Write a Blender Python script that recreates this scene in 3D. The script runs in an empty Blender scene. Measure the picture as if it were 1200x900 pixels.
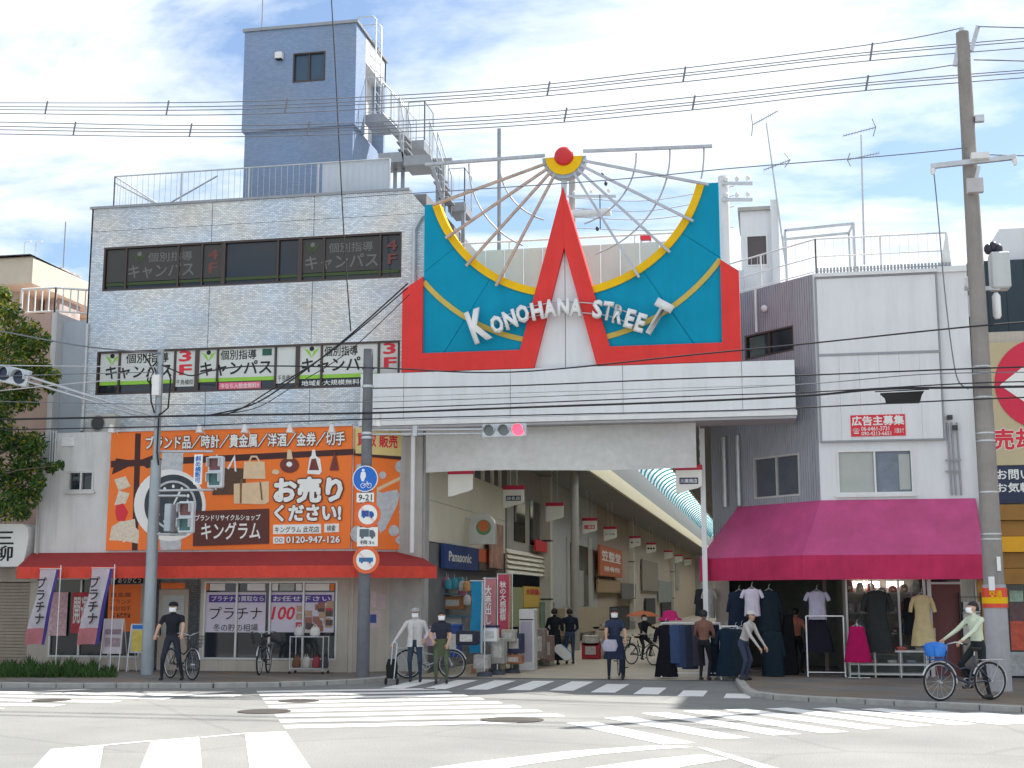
import bpy, bmesh, math, random
from mathutils import Vector, Matrix
random.seed(7)
SC = bpy.context.scene
COL = SC.collection
R = math.radians

# ------------------------------------------------------------------ camera, sky, sun, exposure
FPX = 1550.0
PITCH = math.atan(250 / FPX)
YAW = R(11.1)
CAM = Vector((5.04, -32.38, 1.9))
cd = bpy.data.cameras.new('camera')
cam = bpy.data.objects.new('camera', cd)
COL.objects.link(cam)
cd.sensor_width = 36.0
cd.lens = FPX / 1200 * 36.0
cd.clip_start = 0.1
cd.clip_end = 2000
cam.location = CAM
cam.rotation_euler = (R(90) + PITCH, 0, YAW)
SC.camera = cam

SUN_EL, SUN_AZ = R(51.5), R(42)          # the sun stands behind the shops, to the right
sdir = Vector((math.sin(SUN_AZ) * math.cos(SUN_EL), math.cos(SUN_AZ) * math.cos(SUN_EL), math.sin(SUN_EL)))
sd = bpy.data.lights.new('sun', 'SUN')
sd.energy = 4.5
sd.angle = R(0.53)
sd.color = (1.0, 0.95, 0.87)
sun = bpy.data.objects.new('sun', sd)
COL.objects.link(sun)
sun.rotation_euler = (-sdir).to_track_quat('-Z', 'Y').to_euler()

W = bpy.data.worlds.new('World')
SC.world = W
W.use_nodes = True
nt = W.node_tree
nt.nodes.clear()
N = nt.nodes.new
L = nt.links.new
out = N('ShaderNodeOutputWorld')
sky = N('ShaderNodeTexSky')
sky.sky_type = 'NISHITA'
sky.sun_disc = False
sky.sun_elevation = SUN_EL
sky.sun_rotation = SUN_AZ
sky.air_density = 1.0
sky.dust_density = 0.4
bg_sky = N('ShaderNodeBackground')
bg_sky.inputs[1].default_value = 0.075
L(sky.outputs[0], bg_sky.inputs[0])
bg_cl = N('ShaderNodeBackground')
tc = N('ShaderNodeTexCoord')
sep = N('ShaderNodeSeparateXYZ')
L(tc.outputs['Generated'], sep.inputs[0])
zz = N('ShaderNodeMath'); zz.operation = 'MAXIMUM'; zz.inputs[1].default_value = 0.0
L(sep.outputs[2], zz.inputs[0])
za = N('ShaderNodeMath'); za.operation = 'ADD'; za.inputs[1].default_value = 0.16
L(zz.outputs[0], za.inputs[0])
dx = N('ShaderNodeMath'); dx.operation = 'DIVIDE'; L(sep.outputs[0], dx.inputs[0]); L(za.outputs[0], dx.inputs[1])
dy = N('ShaderNodeMath'); dy.operation = 'DIVIDE'; L(sep.outputs[1], dy.inputs[0]); L(za.outputs[0], dy.inputs[1])
cmb = N('ShaderNodeCombineXYZ'); L(dx.outputs[0], cmb.inputs[0]); L(dy.outputs[0], cmb.inputs[1])
mp = N('ShaderNodeMapping'); mp.inputs['Rotation'].default_value = (0, 0, R(-32)); mp.inputs['Scale'].default_value = (0.9, 1.7, 1)
mp.inputs['Location'].default_value = (2.3, 0.4, 0)
L(cmb.outputs[0], mp.inputs[0])
n1 = N('ShaderNodeTexNoise'); n1.inputs['Scale'].default_value = 1.25; n1.inputs['Detail'].default_value = 9; n1.inputs['Roughness'].default_value = 0.6; n1.inputs['Distortion'].default_value = 0.35
L(mp.outputs[0], n1.inputs[0])
cov = N('ShaderNodeMapRange'); cov.inputs[1].default_value = 0.395; cov.inputs[2].default_value = 0.55
L(n1.outputs[0], cov.inputs[0])
n2 = N('ShaderNodeTexNoise'); n2.inputs['Scale'].default_value = 3.1; n2.inputs['Detail'].default_value = 6
L(mp.outputs[0], n2.inputs[0])
br = N('ShaderNodeMapRange'); br.inputs[1].default_value = 0.3; br.inputs[2].default_value = 0.7; br.inputs[3].default_value = 0.47; br.inputs[4].default_value = 0.60
L(n2.outputs[0], br.inputs[0])
L(br.outputs[0], bg_cl.inputs[1])
bg_cl.inputs[0].default_value = (0.90, 0.955, 1.0, 1)
mx = N('ShaderNodeMixShader')
L(cov.outputs[0], mx.inputs[0]); L(bg_sky.outputs[0], mx.inputs[1]); L(bg_cl.outputs[0], mx.inputs[2])
L(mx.outputs[0], out.inputs[0])

vs = SC.view_settings
vs.view_transform = 'Standard'
vs.look = 'None'
vs.exposure = 1.3
vs.gamma = 1.0
vs.use_curve_mapping = False
SC.cycles.max_bounces = 8
SC.cycles.diffuse_bounces = 6
SC.cycles.transparent_max_bounces = 8
SC.cycles.use_denoising = True

# ------------------------------------------------------------------ survey helpers: photo measurements -> metres on real planes
_f = Vector((-math.sin(YAW), math.cos(YAW), 0))
_r = Vector((math.cos(YAW), math.sin(YAW), 0))
_F = _f * math.cos(PITCH) + Vector((0, 0, math.sin(PITCH)))
_U = -_f * math.sin(PITCH) + Vector((0, 0, math.cos(PITCH)))


def ray(u, v):
    return _F + _r * ((u - 600) / FPX) + _U * ((450 - v) / FPX)


def fy(u, v, y=0.0):            # a point on a plane parallel to the shop fronts -> (x, z)
    d = ray(u, v); t = (y - CAM.y) / d.y
    p = CAM + d * t
    return p.x, p.z


def fx(u, v, x):                # a point on a plane along the arcade -> (y, z)
    d = ray(u, v); t = (x - CAM.x) / d.x
    p = CAM + d * t
    return p.y, p.z


def gp(u, v, z=0.0):            # a point on the ground -> (x, y)
    d = ray(u, v); t = (z - CAM.z) / d.z
    p = CAM + d * t
    return p.x, p.y


def ln(u, v, p0, dirxy):        # on a vertical plane through p0 with direction dirxy -> (s along dir, z)
    n = Vector((-dirxy[1], dirxy[0], 0))
    d = ray(u, v)
    t = (Vector((p0[0], p0[1], 0)) - CAM).dot(n) / d.dot(n)
    p = CAM + d * t
    return (Vector((p.x - p0[0], p.y - p0[1], 0))).dot(Vector((dirxy[0], dirxy[1], 0))), p.z


# ------------------------------------------------------------------ materials
MATS = {}


def mat(name, col=(.5, .5, .5), rough=.65, metal=0.0, var=.10, scale=2.5, bump=0.0, bscale=60, streak=0.0, spec=.4, emit=0, trans=0.0, alpha=1.0, coat=0):
    if name in MATS:
        return MATS[name]
    m = bpy.data.materials.new(name)
    m.use_nodes = True
    t = m.node_tree
    b = t.nodes['Principled BSDF']
    b.inputs['Roughness'].default_value = rough
    b.inputs['Metallic'].default_value = metal
    b.inputs['Specular IOR Level'].default_value = spec
    b.inputs['Base Color'].default_value = (*col, 1)
    if coat:
        b.inputs['Coat Weight'].default_value = coat
    if emit:
        b.inputs['Emission Color'].default_value = (*col, 1)
        b.inputs['Emission Strength'].default_value = emit
    if alpha < 1:
        b.inputs['Alpha'].default_value = alpha
    tcn = t.nodes.new('ShaderNodeTexCoord')
    src = tcn.outputs['Object']
    last = None
    if var:
        n = t.nodes.new('ShaderNodeTexNoise'); n.inputs['Scale'].default_value = scale; n.inputs['Detail'].default_value = 6; n.inputs['Roughness'].default_value = .65
        t.links.new(src, n.inputs[0])
        r = t.nodes.new('ShaderNodeMapRange'); r.inputs[1].default_value = .25; r.inputs[2].default_value = .75
        r.inputs[3].default_value = 1 - var; r.inputs[4].default_value = 1 + var
        t.links.new(n.outputs[0], r.inputs[0])
        last = r.outputs[0]
        n3 = t.nodes.new('ShaderNodeMapRange'); n3.inputs[3].default_value = max(.05, rough - .12); n3.inputs[4].default_value = min(1, rough + .12)
        t.links.new(n.outputs[0], n3.inputs[0]); t.links.new(n3.outputs[0], b.inputs['Roughness'])
    if streak:
        mpn = t.nodes.new('ShaderNodeMapping'); mpn.inputs['Scale'].default_value = (2.2, 2.2, .22)
        t.links.new(src, mpn.inputs[0])
        n = t.nodes.new('ShaderNodeTexNoise'); n.inputs['Scale'].default_value = 1.7; n.inputs['Detail'].default_value = 9; n.inputs['Roughness'].default_value = .7
        t.links.new(mpn.outputs[0], n.inputs[0])
        r = t.nodes.new('ShaderNodeMapRange'); r.inputs[1].default_value = .46; r.inputs[2].default_value = .80
        r.inputs[3].default_value = 1; r.inputs[4].default_value = 1 - streak
        t.links.new(n.outputs[0], r.inputs[0])
        if last is None:
            last = r.outputs[0]
        else:
            mu = t.nodes.new('ShaderNodeMath'); mu.operation = 'MULTIPLY'
            t.links.new(last, mu.inputs[0]); t.links.new(r.outputs[0], mu.inputs[1]); last = mu.outputs[0]
    if last is not None:
        mm = t.nodes.new('ShaderNodeMix'); mm.data_type = 'RGBA'; mm.blend_type = 'MULTIPLY'; mm.inputs[0].default_value = 1
        mm.inputs[6].default_value = (*col, 1)
        t.links.new(last, mm.inputs[7]); t.links.new(mm.outputs[2], b.inputs['Base Color'])
    if bump:
        n = t.nodes.new('ShaderNodeTexNoise'); n.inputs['Scale'].default_value = bscale; n.inputs['Detail'].default_value = 4
        t.links.new(src, n.inputs[0])
        bp = t.nodes.new('ShaderNodeBump'); bp.inputs['Strength'].default_value = bump; bp.inputs['Distance'].default_value = .02
        t.links.new(n.outputs[0], bp.inputs['Height']); t.links.new(bp.outputs[0], b.inputs['Normal'])
    if trans:                    # thin cloth, leaf or plastic that lets light through
        tr = t.nodes.new('ShaderNodeBsdfTranslucent'); tr.inputs[0].default_value = (*col, 1)
        ms = t.nodes.new('ShaderNodeMixShader'); ms.inputs[0].default_value = trans
        o = t.nodes['Material Output']
        t.links.new(b.outputs[0], ms.inputs[1]); t.links.new(tr.outputs[0], ms.inputs[2]); t.links.new(ms.outputs[0], o.inputs[0])
    MATS[name] = m
    return m


def tile_mat(name, c1, c2, mortar, bw, bh, rough=.35, msize=.006, blotch=.10, spec=.5, bias=0.0):
    m = bpy.data.materials.new(name); m.use_nodes = True; t = m.node_tree; b = t.nodes['Principled BSDF']
    tcn = t.nodes.new('ShaderNodeTexCoord'); sp = t.nodes.new('ShaderNodeSeparateXYZ'); t.links.new(tcn.outputs['Object'], sp.inputs[0])
    ad = t.nodes.new('ShaderNodeMath'); ad.operation = 'ADD'; t.links.new(sp.outputs[0], ad.inputs[0]); t.links.new(sp.outputs[1], ad.inputs[1])
    cb = t.nodes.new('ShaderNodeCombineXYZ'); t.links.new(ad.outputs[0], cb.inputs[0]); t.links.new(sp.outputs[2], cb.inputs[1])
    k = t.nodes.new('ShaderNodeTexBrick')
    k.inputs['Color1'].default_value = (*c1, 1); k.inputs['Color2'].default_value = (*c2, 1); k.inputs['Mortar'].default_value = (*mortar, 1)
    k.inputs['Scale'].default_value = 1; k.inputs['Brick Width'].default_value = bw; k.inputs['Row Height'].default_value = bh
    k.inputs['Mortar Size'].default_value = msize; k.inputs['Bias'].default_value = bias
    t.links.new(cb.outputs[0], k.inputs[0])
    n = t.nodes.new('ShaderNodeTexNoise'); n.inputs['Scale'].default_value = .45; n.inputs['Detail'].default_value = 5
    t.links.new(tcn.outputs['Object'], n.inputs[0])
    r = t.nodes.new('ShaderNodeMapRange'); r.inputs[1].default_value = .3; r.inputs[2].default_value = .7; r.inputs[3].default_value = 1 - blotch; r.inputs[4].default_value = 1 + blotch
    t.links.new(n.outputs[0], r.inputs[0])
    mm = t.nodes.new('ShaderNodeMix'); mm.data_type = 'RGBA'; mm.blend_type = 'MULTIPLY'; mm.inputs[0].default_value = 1
    t.links.new(k.outputs[0], mm.inputs[6]); t.links.new(r.outputs[0], mm.inputs[7])
    n9 = t.nodes.new('ShaderNodeTexNoise'); n9.inputs['Scale'].default_value = .6; n9.inputs['Detail'].default_value = 4
    t.links.new(tcn.outputs['Object'], n9.inputs[0])
    rp = t.nodes.new('ShaderNodeValToRGB'); rp.color_ramp.elements[0].position = .35; rp.color_ramp.elements[0].color = (1 - blotch * .7, 1, 1 + blotch * .6, 1); rp.color_ramp.elements[1].position = .65; rp.color_ramp.elements[1].color = (1 + blotch * .5, 1 + blotch * .2, 1 - blotch * .5, 1)
    t.links.new(n9.outputs[0], rp.inputs[0])
    mt = t.nodes.new('ShaderNodeMix'); mt.data_type = 'RGBA'; mt.blend_type = 'MULTIPLY'; mt.inputs[0].default_value = 1
    t.links.new(mm.outputs[2], mt.inputs[6]); t.links.new(rp.outputs[0], mt.inputs[7]); t.links.new(mt.outputs[2], b.inputs['Base Color'])
    b.inputs['Roughness'].default_value = rough; b.inputs['Specular IOR Level'].default_value = spec
    bp = t.nodes.new('ShaderNodeBump'); bp.inputs['Strength'].default_value = .5; bp.inputs['Distance'].default_value = .004; bp.invert = True
    t.links.new(k.outputs['Fac'], bp.inputs['Height']); t.links.new(bp.outputs[0], b.inputs['Normal'])
    MATS[name] = m
    return m


# ------------------------------------------------------------------ object helpers
WM = {}


def lnk(o, parent=None):
    COL.objects.link(o)
    if parent is not None:
        o.parent = parent
        WM[o.name] = WM.get(parent.name, Matrix())
    return o


def tag(o, label=None, cat=None, group=None, kind=None):
    if label: o['label'] = label
    if cat: o['category'] = cat
    if group: o['group'] = group
    if kind: o['kind'] = kind
    return o


def thing(name, label, cat, loc=(0, 0, 0), rz=0.0, group=None):
    o = bpy.data.objects.new(name, None)
    COL.objects.link(o)
    o.empty_display_size = .2
    o.location = loc
    o.rotation_euler = (0, 0, rz)
    WM[o.name] = Matrix.Translation(Vector(loc)) @ Matrix.Rotation(rz, 4, 'Z')
    return tag(o, label, cat, group)


def copy_tree(o, parent=None):
    c = o.copy()
    COL.objects.link(c)
    c.parent = parent
    for ch in list(o.children):
        copy_tree(ch, c)
    return c


class MB:
    """collects faces in world (or a thing's own) metres and links them as one mesh object"""

    def __init__(s):
        s.v = []; s.f = []; s.mi = []; s.cur = 0; s.smooth = []

    def add(s, vs_, fs_, sm=False):
        k = len(s.v)
        s.v += [tuple(x) for x in vs_]
        for f in fs_:
            s.f.append(tuple(i + k for i in f)); s.mi.append(s.cur); s.smooth.append(sm)
        return s

    def box(s, x0, x1, y0, y1, z0, z1, M=None):
        vs_ = [(x, y, z) for z in (z0, z1) for y in (y0, y1) for x in (x0, x1)]
        if M is not None:
            vs_ = [M @ Vector(p) for p in vs_]
        return s.add(vs_, [(0, 2, 3, 1), (4, 5, 7, 6), (0, 1, 5, 4), (2, 6, 7, 3), (0, 4, 6, 2), (1, 3, 7, 5)])

    def bar(s, p0, p1, w, h=None):          # a square bar between two points
        p0 = Vector(p0); p1 = Vector(p1); h = h or w
        d = (p1 - p0); l = d.length
        if l < 1e-6: return s
        q = d.to_track_quat('Z', 'Y').to_matrix().to_4x4(); q.translation = p0
        return s.box(-w / 2, w / 2, -h / 2, h / 2, 0, l, q)

    def tube(s, pts, r, n=8, closed=False, caps=True):
        pts = [Vector(p) for p in pts]
        rs = r if isinstance(r, (list, tuple)) else [r] * len(pts)
        k = len(pts); vs_ = []
        up = None
        for i, p in enumerate(pts):
            a = pts[(i - 1) % k] if (closed or i > 0) else p
            b = pts[(i + 1) % k] if (closed or i < k - 1) else p
            d = (b - a).normalized()
            if up is None:
                up = Vector((0, 0, 1)) if abs(d.z) < .9 else Vector((1, 0, 0))
            e1 = up - d * up.dot(d)
            if e1.length < 1e-4:
                e1 = d.orthogonal()
            e1.normalize(); e2 = d.cross(e1); up = e1
            for j in range(n):
                an = 2 * math.pi * j / n
                vs_.append(p + (e1 * math.cos(an) + e2 * math.sin(an)) * rs[i])
        fs = []
        for i in range(k if closed else k - 1):
            for j in range(n):
                a = i * n + j; b = i * n + (j + 1) % n
                c = ((i + 1) % k) * n + (j + 1) % n; d_ = ((i + 1) % k) * n + j
                fs.append((a, b, c, d_))
        s.add(vs_, fs, True)
        if caps and not closed:
            s.add([vs_[j] for j in range(n)][::-1], [tuple(range(n))]); s.add([vs_[(k - 1) * n + j] for j in range(n)], [tuple(range(n))])
        return s

    def ring(s, c, rad, r, axis='Y', n=24, m=6):
        pts = []
        for i in range(n):
            a = 2 * math.pi * i / n
            u_, w_ = rad * math.cos(a), rad * math.sin(a)
            pts.append((c[0] + u_, c[1], c[2] + w_) if axis == 'Y' else ((c[0], c[1] + u_, c[2] + w_) if axis == 'X' else (c[0] + u_, c[1] + w_, c[2])))
        return s.tube(pts, r, m, closed=True)

    def disc(s, c, r, y0, y1, n=32, a0=0, a1=2 * math.pi):      # a flat drum facing -Y
        pts = [(c[0] + r * math.cos(a0 + (a1 - a0) * i / n), c[1] + r * math.sin(a0 + (a1 - a0) * i / n)) for i in range(n + (0 if a1 - a0 > 6.28 else 1))]
        return s.prism(pts, y0, y1)

    def prism(s, poly, y0, y1, M=None):     # polygon of (x, z), counter-clockwise seen from the front, y0 front
        ar = sum(poly[i][0] * poly[(i + 1) % len(poly)][1] - poly[(i + 1) % len(poly)][0] * poly[i][1] for i in range(len(poly)))
        if ar < 0: poly = poly[::-1]
        n = len(poly)
        vs_ = [(x, y0, z) for x, z in poly] + [(x, y1, z) for x, z in poly]
        if M is not None:
            vs_ = [M @ Vector(p) for p in vs_]
        fs = [tuple(range(n)), tuple(range(2 * n - 1, n - 1, -1))]
        fs += [(i, i + n, (i + 1) % n + n, (i + 1) % n) for i in range(n)]
        return s.add(vs_, fs)

    def slab(s, poly, z0, z1):              # polygon of (x, y) on the ground
        ar = sum(poly[i][0] * poly[(i + 1) % len(poly)][1] - poly[(i + 1) % len(poly)][0] * poly[i][1] for i in range(len(poly)))
        if ar < 0: poly = poly[::-1]
        n = len(poly)
        vs_ = [(x, y, z1) for x, y in poly] + [(x, y, z0) for x, y in poly]
        fs = [tuple(range(n)), tuple(range(2 * n - 1, n - 1, -1))]
        fs += [(i, i + n, (i + 1) % n + n, (i + 1) % n) for i in range(n)]
        return s.add(vs_, fs)

    def strip(s, inner, outer, y0, y1):     # band between two (x, z) curves
        n = len(inner)
        vs_ = [(x, y0, z) for x, z in inner] + [(x, y0, z) for x, z in outer] + [(x, y1, z) for x, z in inner] + [(x, y1, z) for x, z in outer]
        fs = []
        for i in range(n - 1):
            fs += [(i, i + 1, n + i + 1, n + i), (2 * n + i, 3 * n + i, 3 * n + i + 1, 2 * n + i + 1), (i, 2 * n + i, 2 * n + i + 1, i + 1), (n + i, n + i + 1, 3 * n + i + 1, 3 * n + i)]
        fs += [(0, n, 3 * n, 2 * n), (n - 1, 3 * n - 1, 4 * n - 1, 2 * n - 1)]
        return s.add(vs_, fs)

    def loft(s, rings, n=14, sm=True, cap=True):     # rings: (cx, cy, z, rx, ry)
        vs_ = []
        for cx, cy, z, rx, ry in rings:
            for j in range(n):
                a = 2 * math.pi * j / n
                vs_.append((cx + rx * math.cos(a), cy + ry * math.sin(a), z))
        fs = []
        for i in range(len(rings) - 1):
            for j in range(n):
                fs.append((i * n + j, i * n + (j + 1) % n, (i + 1) * n + (j + 1) % n, (i + 1) * n + j))
        s.add(vs_, fs, sm)
        if cap:
            s.add(vs_[:n][::-1], [tuple(range(n))]); s.add(vs_[-n:], [tuple(range(n))])
        return s

    def ball(s, c, rx, ry=None, rz=None, n=12):
        ry = ry or rx; rz = rz or rx
        rg = []
        for i in range(n // 2 + 1):
            a = -math.pi / 2 + math.pi * i / (n // 2)
            k = max(.02, math.cos(a))
            rg.append((c[0], c[1], c[2] + rz * math.sin(a), rx * k, ry * k))
        return s.loft(rg, n)

    def build(s, name, m, parent=None, label=None, bevel=0.0):
        me = bpy.data.meshes.new(name)
        vs_ = s.v
        if parent is not None:
            inv = WM.get(parent.name, Matrix()).inverted()
            vs_ = [inv @ Vector(p) for p in vs_]
        me.from_pydata([tuple(p) for p in vs_], [], s.f)
        for k in (m if isinstance(m, (list, tuple)) else [m]):
            me.materials.append(k)
        me.polygons.foreach_set('material_index', s.mi)
        me.polygons.foreach_set('use_smooth', s.smooth)
        bm_ = bmesh.new(); bm_.from_mesh(me)
        bmesh.ops.recalc_face_normals(bm_, faces=bm_.faces)
        if bevel:
            bmesh.ops.remove_doubles(bm_, verts=bm_.verts, dist=1e-5)
            bmesh.ops.bevel(bm_, geom=list(bm_.edges), offset=bevel, segments=1, affect='EDGES', clamp_overlap=True)
        bm_.to_mesh(me); bm_.free()
        o = bpy.data.objects.new(name, me)
        lnk(o, parent)
        if label: o['label'] = label
        return o


def rects_minus(x0, x1, z0, z1, holes):
    """the rectangles left over of x0..x1 x z0..z1 after cutting out holes (a,b,c,d)"""
    xs = sorted({x0, x1, *[min(max(h[i], x0), x1) for h in holes for i in (0, 1)]})
    zs = sorted({z0, z1, *[min(max(h[i], z0), z1) for h in holes for i in (2, 3)]})
    o = []
    for a, b in zip(xs, xs[1:]):
        if b - a < 1e-4: continue
        run = None
        for c, d in zip(zs, zs[1:]):
            if d - c < 1e-4: continue
            mx_, mz = (a + b) / 2, (c + d) / 2
            inside = any(h[0] < mx_ < h[1] and h[2] < mz < h[3] for h in holes)
            if inside:
                if run: o.append((a, b, run[0], run[1])); run = None
            else:
                run = (run[0], d) if run else (c, d)
        if run: o.append((a, b, run[0], run[1]))
    return o


def text(body, box, y, m, parent=None, bold=.0, outline=None, M=None, name='lettering', depth=.004, rot=0, fit=True, shear=0, ow=.035, vertical=False):
    """lettering filled into box (x0, x1, z0, z1) on the plane y, facing -y; M moves it afterwards"""
    if vertical:
        body = '\n'.join(body)
    objs = []
    for k, (mm, off, dy_, dp) in enumerate(([(outline, bold + ow, .0055, .001)] if outline else []) + [(m, bold, 0, depth)]):
        c = bpy.data.curves.new('txt', 'FONT'); c.body = body; c.size = 1; c.offset = off if depth > .01 else 0; c.extrude = 0; c.resolution_u = 2; c.shear = shear
        c.align_x = 'CENTER'
        if vertical: c.space_line = .95
        to = bpy.data.objects.new('txt', c); COL.objects.link(to)
        bpy.context.view_layer.update()
        me = bpy.data.meshes.new_from_object(to.evaluated_get(bpy.context.evaluated_depsgraph_get()))
        bpy.data.objects.remove(to); bpy.data.curves.remove(c)
        if not len(me.vertices): continue
        xs = [v.co.x for v in me.vertices]; zs = [v.co.y for v in me.vertices]
        if k == 0:
            bb = (min(xs), max(xs), min(zs), max(zs))
        sx = (box[1] - box[0]) / (bb[1] - bb[0]); sz = (box[3] - box[2]) / max(1e-6, bb[3] - bb[2])
        if not fit:
            sx = sz
        cx, cz = (box[0] + box[1]) / 2, (box[2] + box[3]) / 2
        bx, bz = (bb[0] + bb[1]) / 2, (bb[2] + bb[3]) / 2
        inv = WM.get(parent.name, Matrix()).inverted() if parent is not None else Matrix()
        cr, sr = math.cos(rot), math.sin(rot)
        for v in me.vertices:
            a, b = (v.co.x - bx) * sx, (v.co.y - bz) * sz
            p = Vector((cx + a * cr - b * sr, y + dy_, cz + a * sr + b * cr))
            if M is not None: p = M @ p
            v.co = inv @ p
        if depth <= .01 and off > .004:          # heavier strokes: the glyph laid down again a little to each side
            bm_ = bmesh.new(); bm_.from_mesh(me); base = list(bm_.faces)
            hw = abs(sx) * off; hh = abs(sz) * off
            for q_ in range(8):
                an_ = q_ * math.pi / 4; d_ = bmesh.ops.duplicate(bm_, geom=base)
                ex_ = Vector((hw * math.cos(an_) * cr - hh * math.sin(an_) * sr, .00025 * (q_ + 1), hw * math.cos(an_) * sr + hh * math.sin(an_) * cr))
                if M is not None: ex_ = M.to_3x3() @ ex_
                ex_ = inv.to_3x3() @ ex_
                bmesh.ops.translate(bm_, vec=ex_, verts=[e for e in d_['geom'] if isinstance(e, bmesh.types.BMVert)])
            bm_.to_mesh(me); bm_.free()
        if depth > .01 and dp == depth:
            bm_ = bmesh.new(); bm_.from_mesh(me)
            bmesh.ops.remove_doubles(bm_, verts=bm_.verts, dist=1e-5)
            r = bmesh.ops.extrude_face_region(bm_, geom=list(bm_.faces))
            bmesh.ops.translate(bm_, vec=(0, depth, 0), verts=[e for e in r['geom'] if isinstance(e, bmesh.types.BMVert)])
            bmesh.ops.recalc_face_normals(bm_, faces=bm_.faces)
            bm_.to_mesh(me); bm_.free()
        me.materials.clear(); me.materials.append(mm)
        me.name = name
        o = bpy.data.objects.new(name if dp == depth else 'lettering_outline', me)
        lnk(o, parent); objs.append(o)
    return objs
# ------------------------------------------------------------------ shared materials
def stuff_road():
    m = bpy.data.materials.new('asphalt'); m.use_nodes = True; t = m.node_tree; b = t.nodes['Principled BSDF']
    tcn = t.nodes.new('ShaderNodeTexCoord')
    def noise(sc, de, ro=.6):
        n = t.nodes.new('ShaderNodeTexNoise'); n.inputs['Scale'].default_value = sc; n.inputs['Detail'].default_value = de; n.inputs['Roughness'].default_value = ro
        t.links.new(tcn.outputs['Object'], n.inputs[0]); return n.outputs[0]
    cr = t.nodes.new('ShaderNodeValToRGB')
    cr.color_ramp.elements[0].position = .28; cr.color_ramp.elements[0].color = (.175, .178, .176, 1)
    cr.color_ramp.elements[1].position = .72; cr.color_ramp.elements[1].color = (.245, .247, .238, 1)
    t.links.new(noise(.35, 8), cr.inputs[0])
    sp = t.nodes.new('ShaderNodeMapRange'); sp.inputs[1].default_value = .3; sp.inputs[2].default_value = .7; sp.inputs[3].default_value = .74; sp.inputs[4].default_value = 1.22
    t.links.new(noise(42, 3), sp.inputs[0])
    mm = t.nodes.new('ShaderNodeMix'); mm.data_type = 'RGBA'; mm.blend_type = 'MULTIPLY'; mm.inputs[0].default_value = 1
    t.links.new(cr.outputs[0], mm.inputs[6]); t.links.new(sp.outputs[0], mm.inputs[7])
    v = t.nodes.new('ShaderNodeTexVoronoi'); v.feature = 'DISTANCE_TO_EDGE'; v.inputs['Scale'].default_value = .22
    wp = t.nodes.new('ShaderNodeMix'); wp.data_type = 'RGBA'; wp.inputs[0].default_value = .18
    nn = t.nodes.new('ShaderNodeTexNoise'); nn.inputs['Scale'].default_value = 1.3; nn.inputs['Detail'].default_value = 5
    t.links.new(tcn.outputs['Object'], nn.inputs[0]); t.links.new(tcn.outputs['Object'], wp.inputs[6]); t.links.new(nn.outputs['Color'], wp.inputs[7]); t.links.new(wp.outputs[2], v.inputs[0])
    cm = t.nodes.new('ShaderNodeMapRange'); cm.inputs[1].default_value = 0; cm.inputs[2].default_value = .012; cm.inputs[3].default_value = .86; cm.inputs[4].default_value = 1
    t.links.new(v.outputs[0], cm.inputs[0])
    m2 = t.nodes.new('ShaderNodeMix'); m2.data_type = 'RGBA'; m2.blend_type = 'MULTIPLY'; m2.inputs[0].default_value = 1
    t.links.new(mm.outputs[2], m2.inputs[6]); t.links.new(cm.outputs[0], m2.inputs[7]); t.links.new(m2.outputs[2], b.inputs['Base Color'])
    b.inputs['Roughness'].default_value = .9; b.inputs['Specular IOR Level'].default_value = .2
    bp = t.nodes.new('ShaderNodeBump'); bp.inputs['Strength'].default_value = .5; bp.inputs['Distance'].default_value = .01
    t.links.new(noise(120, 3), bp.inputs['Height']); t.links.new(bp.outputs[0], b.inputs['Normal'])
    return m


def paint_mat():
    m = bpy.data.materials.new('road_paint'); m.use_nodes = True; t = m.node_tree; b = t.nodes['Principled BSDF']
    tcn = t.nodes.new('ShaderNodeTexCoord'); n = t.nodes.new('ShaderNodeTexNoise'); n.inputs['Scale'].default_value = 9; n.inputs['Detail'].default_value = 8; n.inputs['Roughness'].default_value = .75
    t.links.new(tcn.outputs['Object'], n.inputs[0])
    cr = t.nodes.new('ShaderNodeValToRGB'); cr.color_ramp.elements[0].position = .30; cr.color_ramp.elements[0].color = (.32, .32, .31, 1)
    cr.color_ramp.elements[1].position = .44; cr.color_ramp.elements[1].color = (.72, .72, .70, 1)
    t.links.new(n.outputs[0], cr.inputs[0]); t.links.new(cr.outputs[0], b.inputs['Base Color']); b.inputs['Roughness'].default_value = .75
    return m


M_road = stuff_road()
M_paint = paint_mat()
M_side = tile_mat('sidewalk_paving', (.17, .145, .13), (.21, .18, .155), (.10, .095, .09), .3, .3, rough=.9, msize=.008, blotch=.2, spec=.2)
M_arc = mat('arcade_paving', (.42, .36, .28), .6, var=.14, scale=.9, bump=.1, bscale=30)
M_kerb = mat('kerb_concrete', (.36, .35, .33), .9, var=.2, scale=4, bump=.3)
M_conc = mat('concrete', (.40, .39, .37), .9, var=.14, scale=2, bump=.25, bscale=40, streak=.25)
M_tile = tile_mat('glazed_tile', (.50, .52, .57), (.78, .79, .82), (.40, .41, .44), .11, .046, rough=.28, msize=.006, blotch=.16, spec=.55)  # blotch tints put soft reflections on the glaze into the colour
M_tower = tile_mat('tower_tile', (.20, .27, .40), (.24, .31, .45), (.17, .22, .33), .12, .055, rough=.55, msize=.005, blotch=.08, spec=.3)
M_plaster = mat('plaster_white', (.62, .61, .61), .9, spec=.15, var=.10, scale=1.2, bump=.15, bscale=25, streak=.30)
M_white = mat('white_panel', (.70, .71, .73), .5, var=.05, scale=.8, streak=.14)
M_whitem = mat('white_metal', (.72, .72, .72), .4, var=.08, streak=.15)
M_grey = mat('grey_steel', (.30, .31, .33), .45, metal=.5, var=.12, scale=6)
M_galv = mat('galvanised_steel', (.52, .54, .56), .42, metal=.55, var=.14, scale=7, streak=.15)
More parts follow.
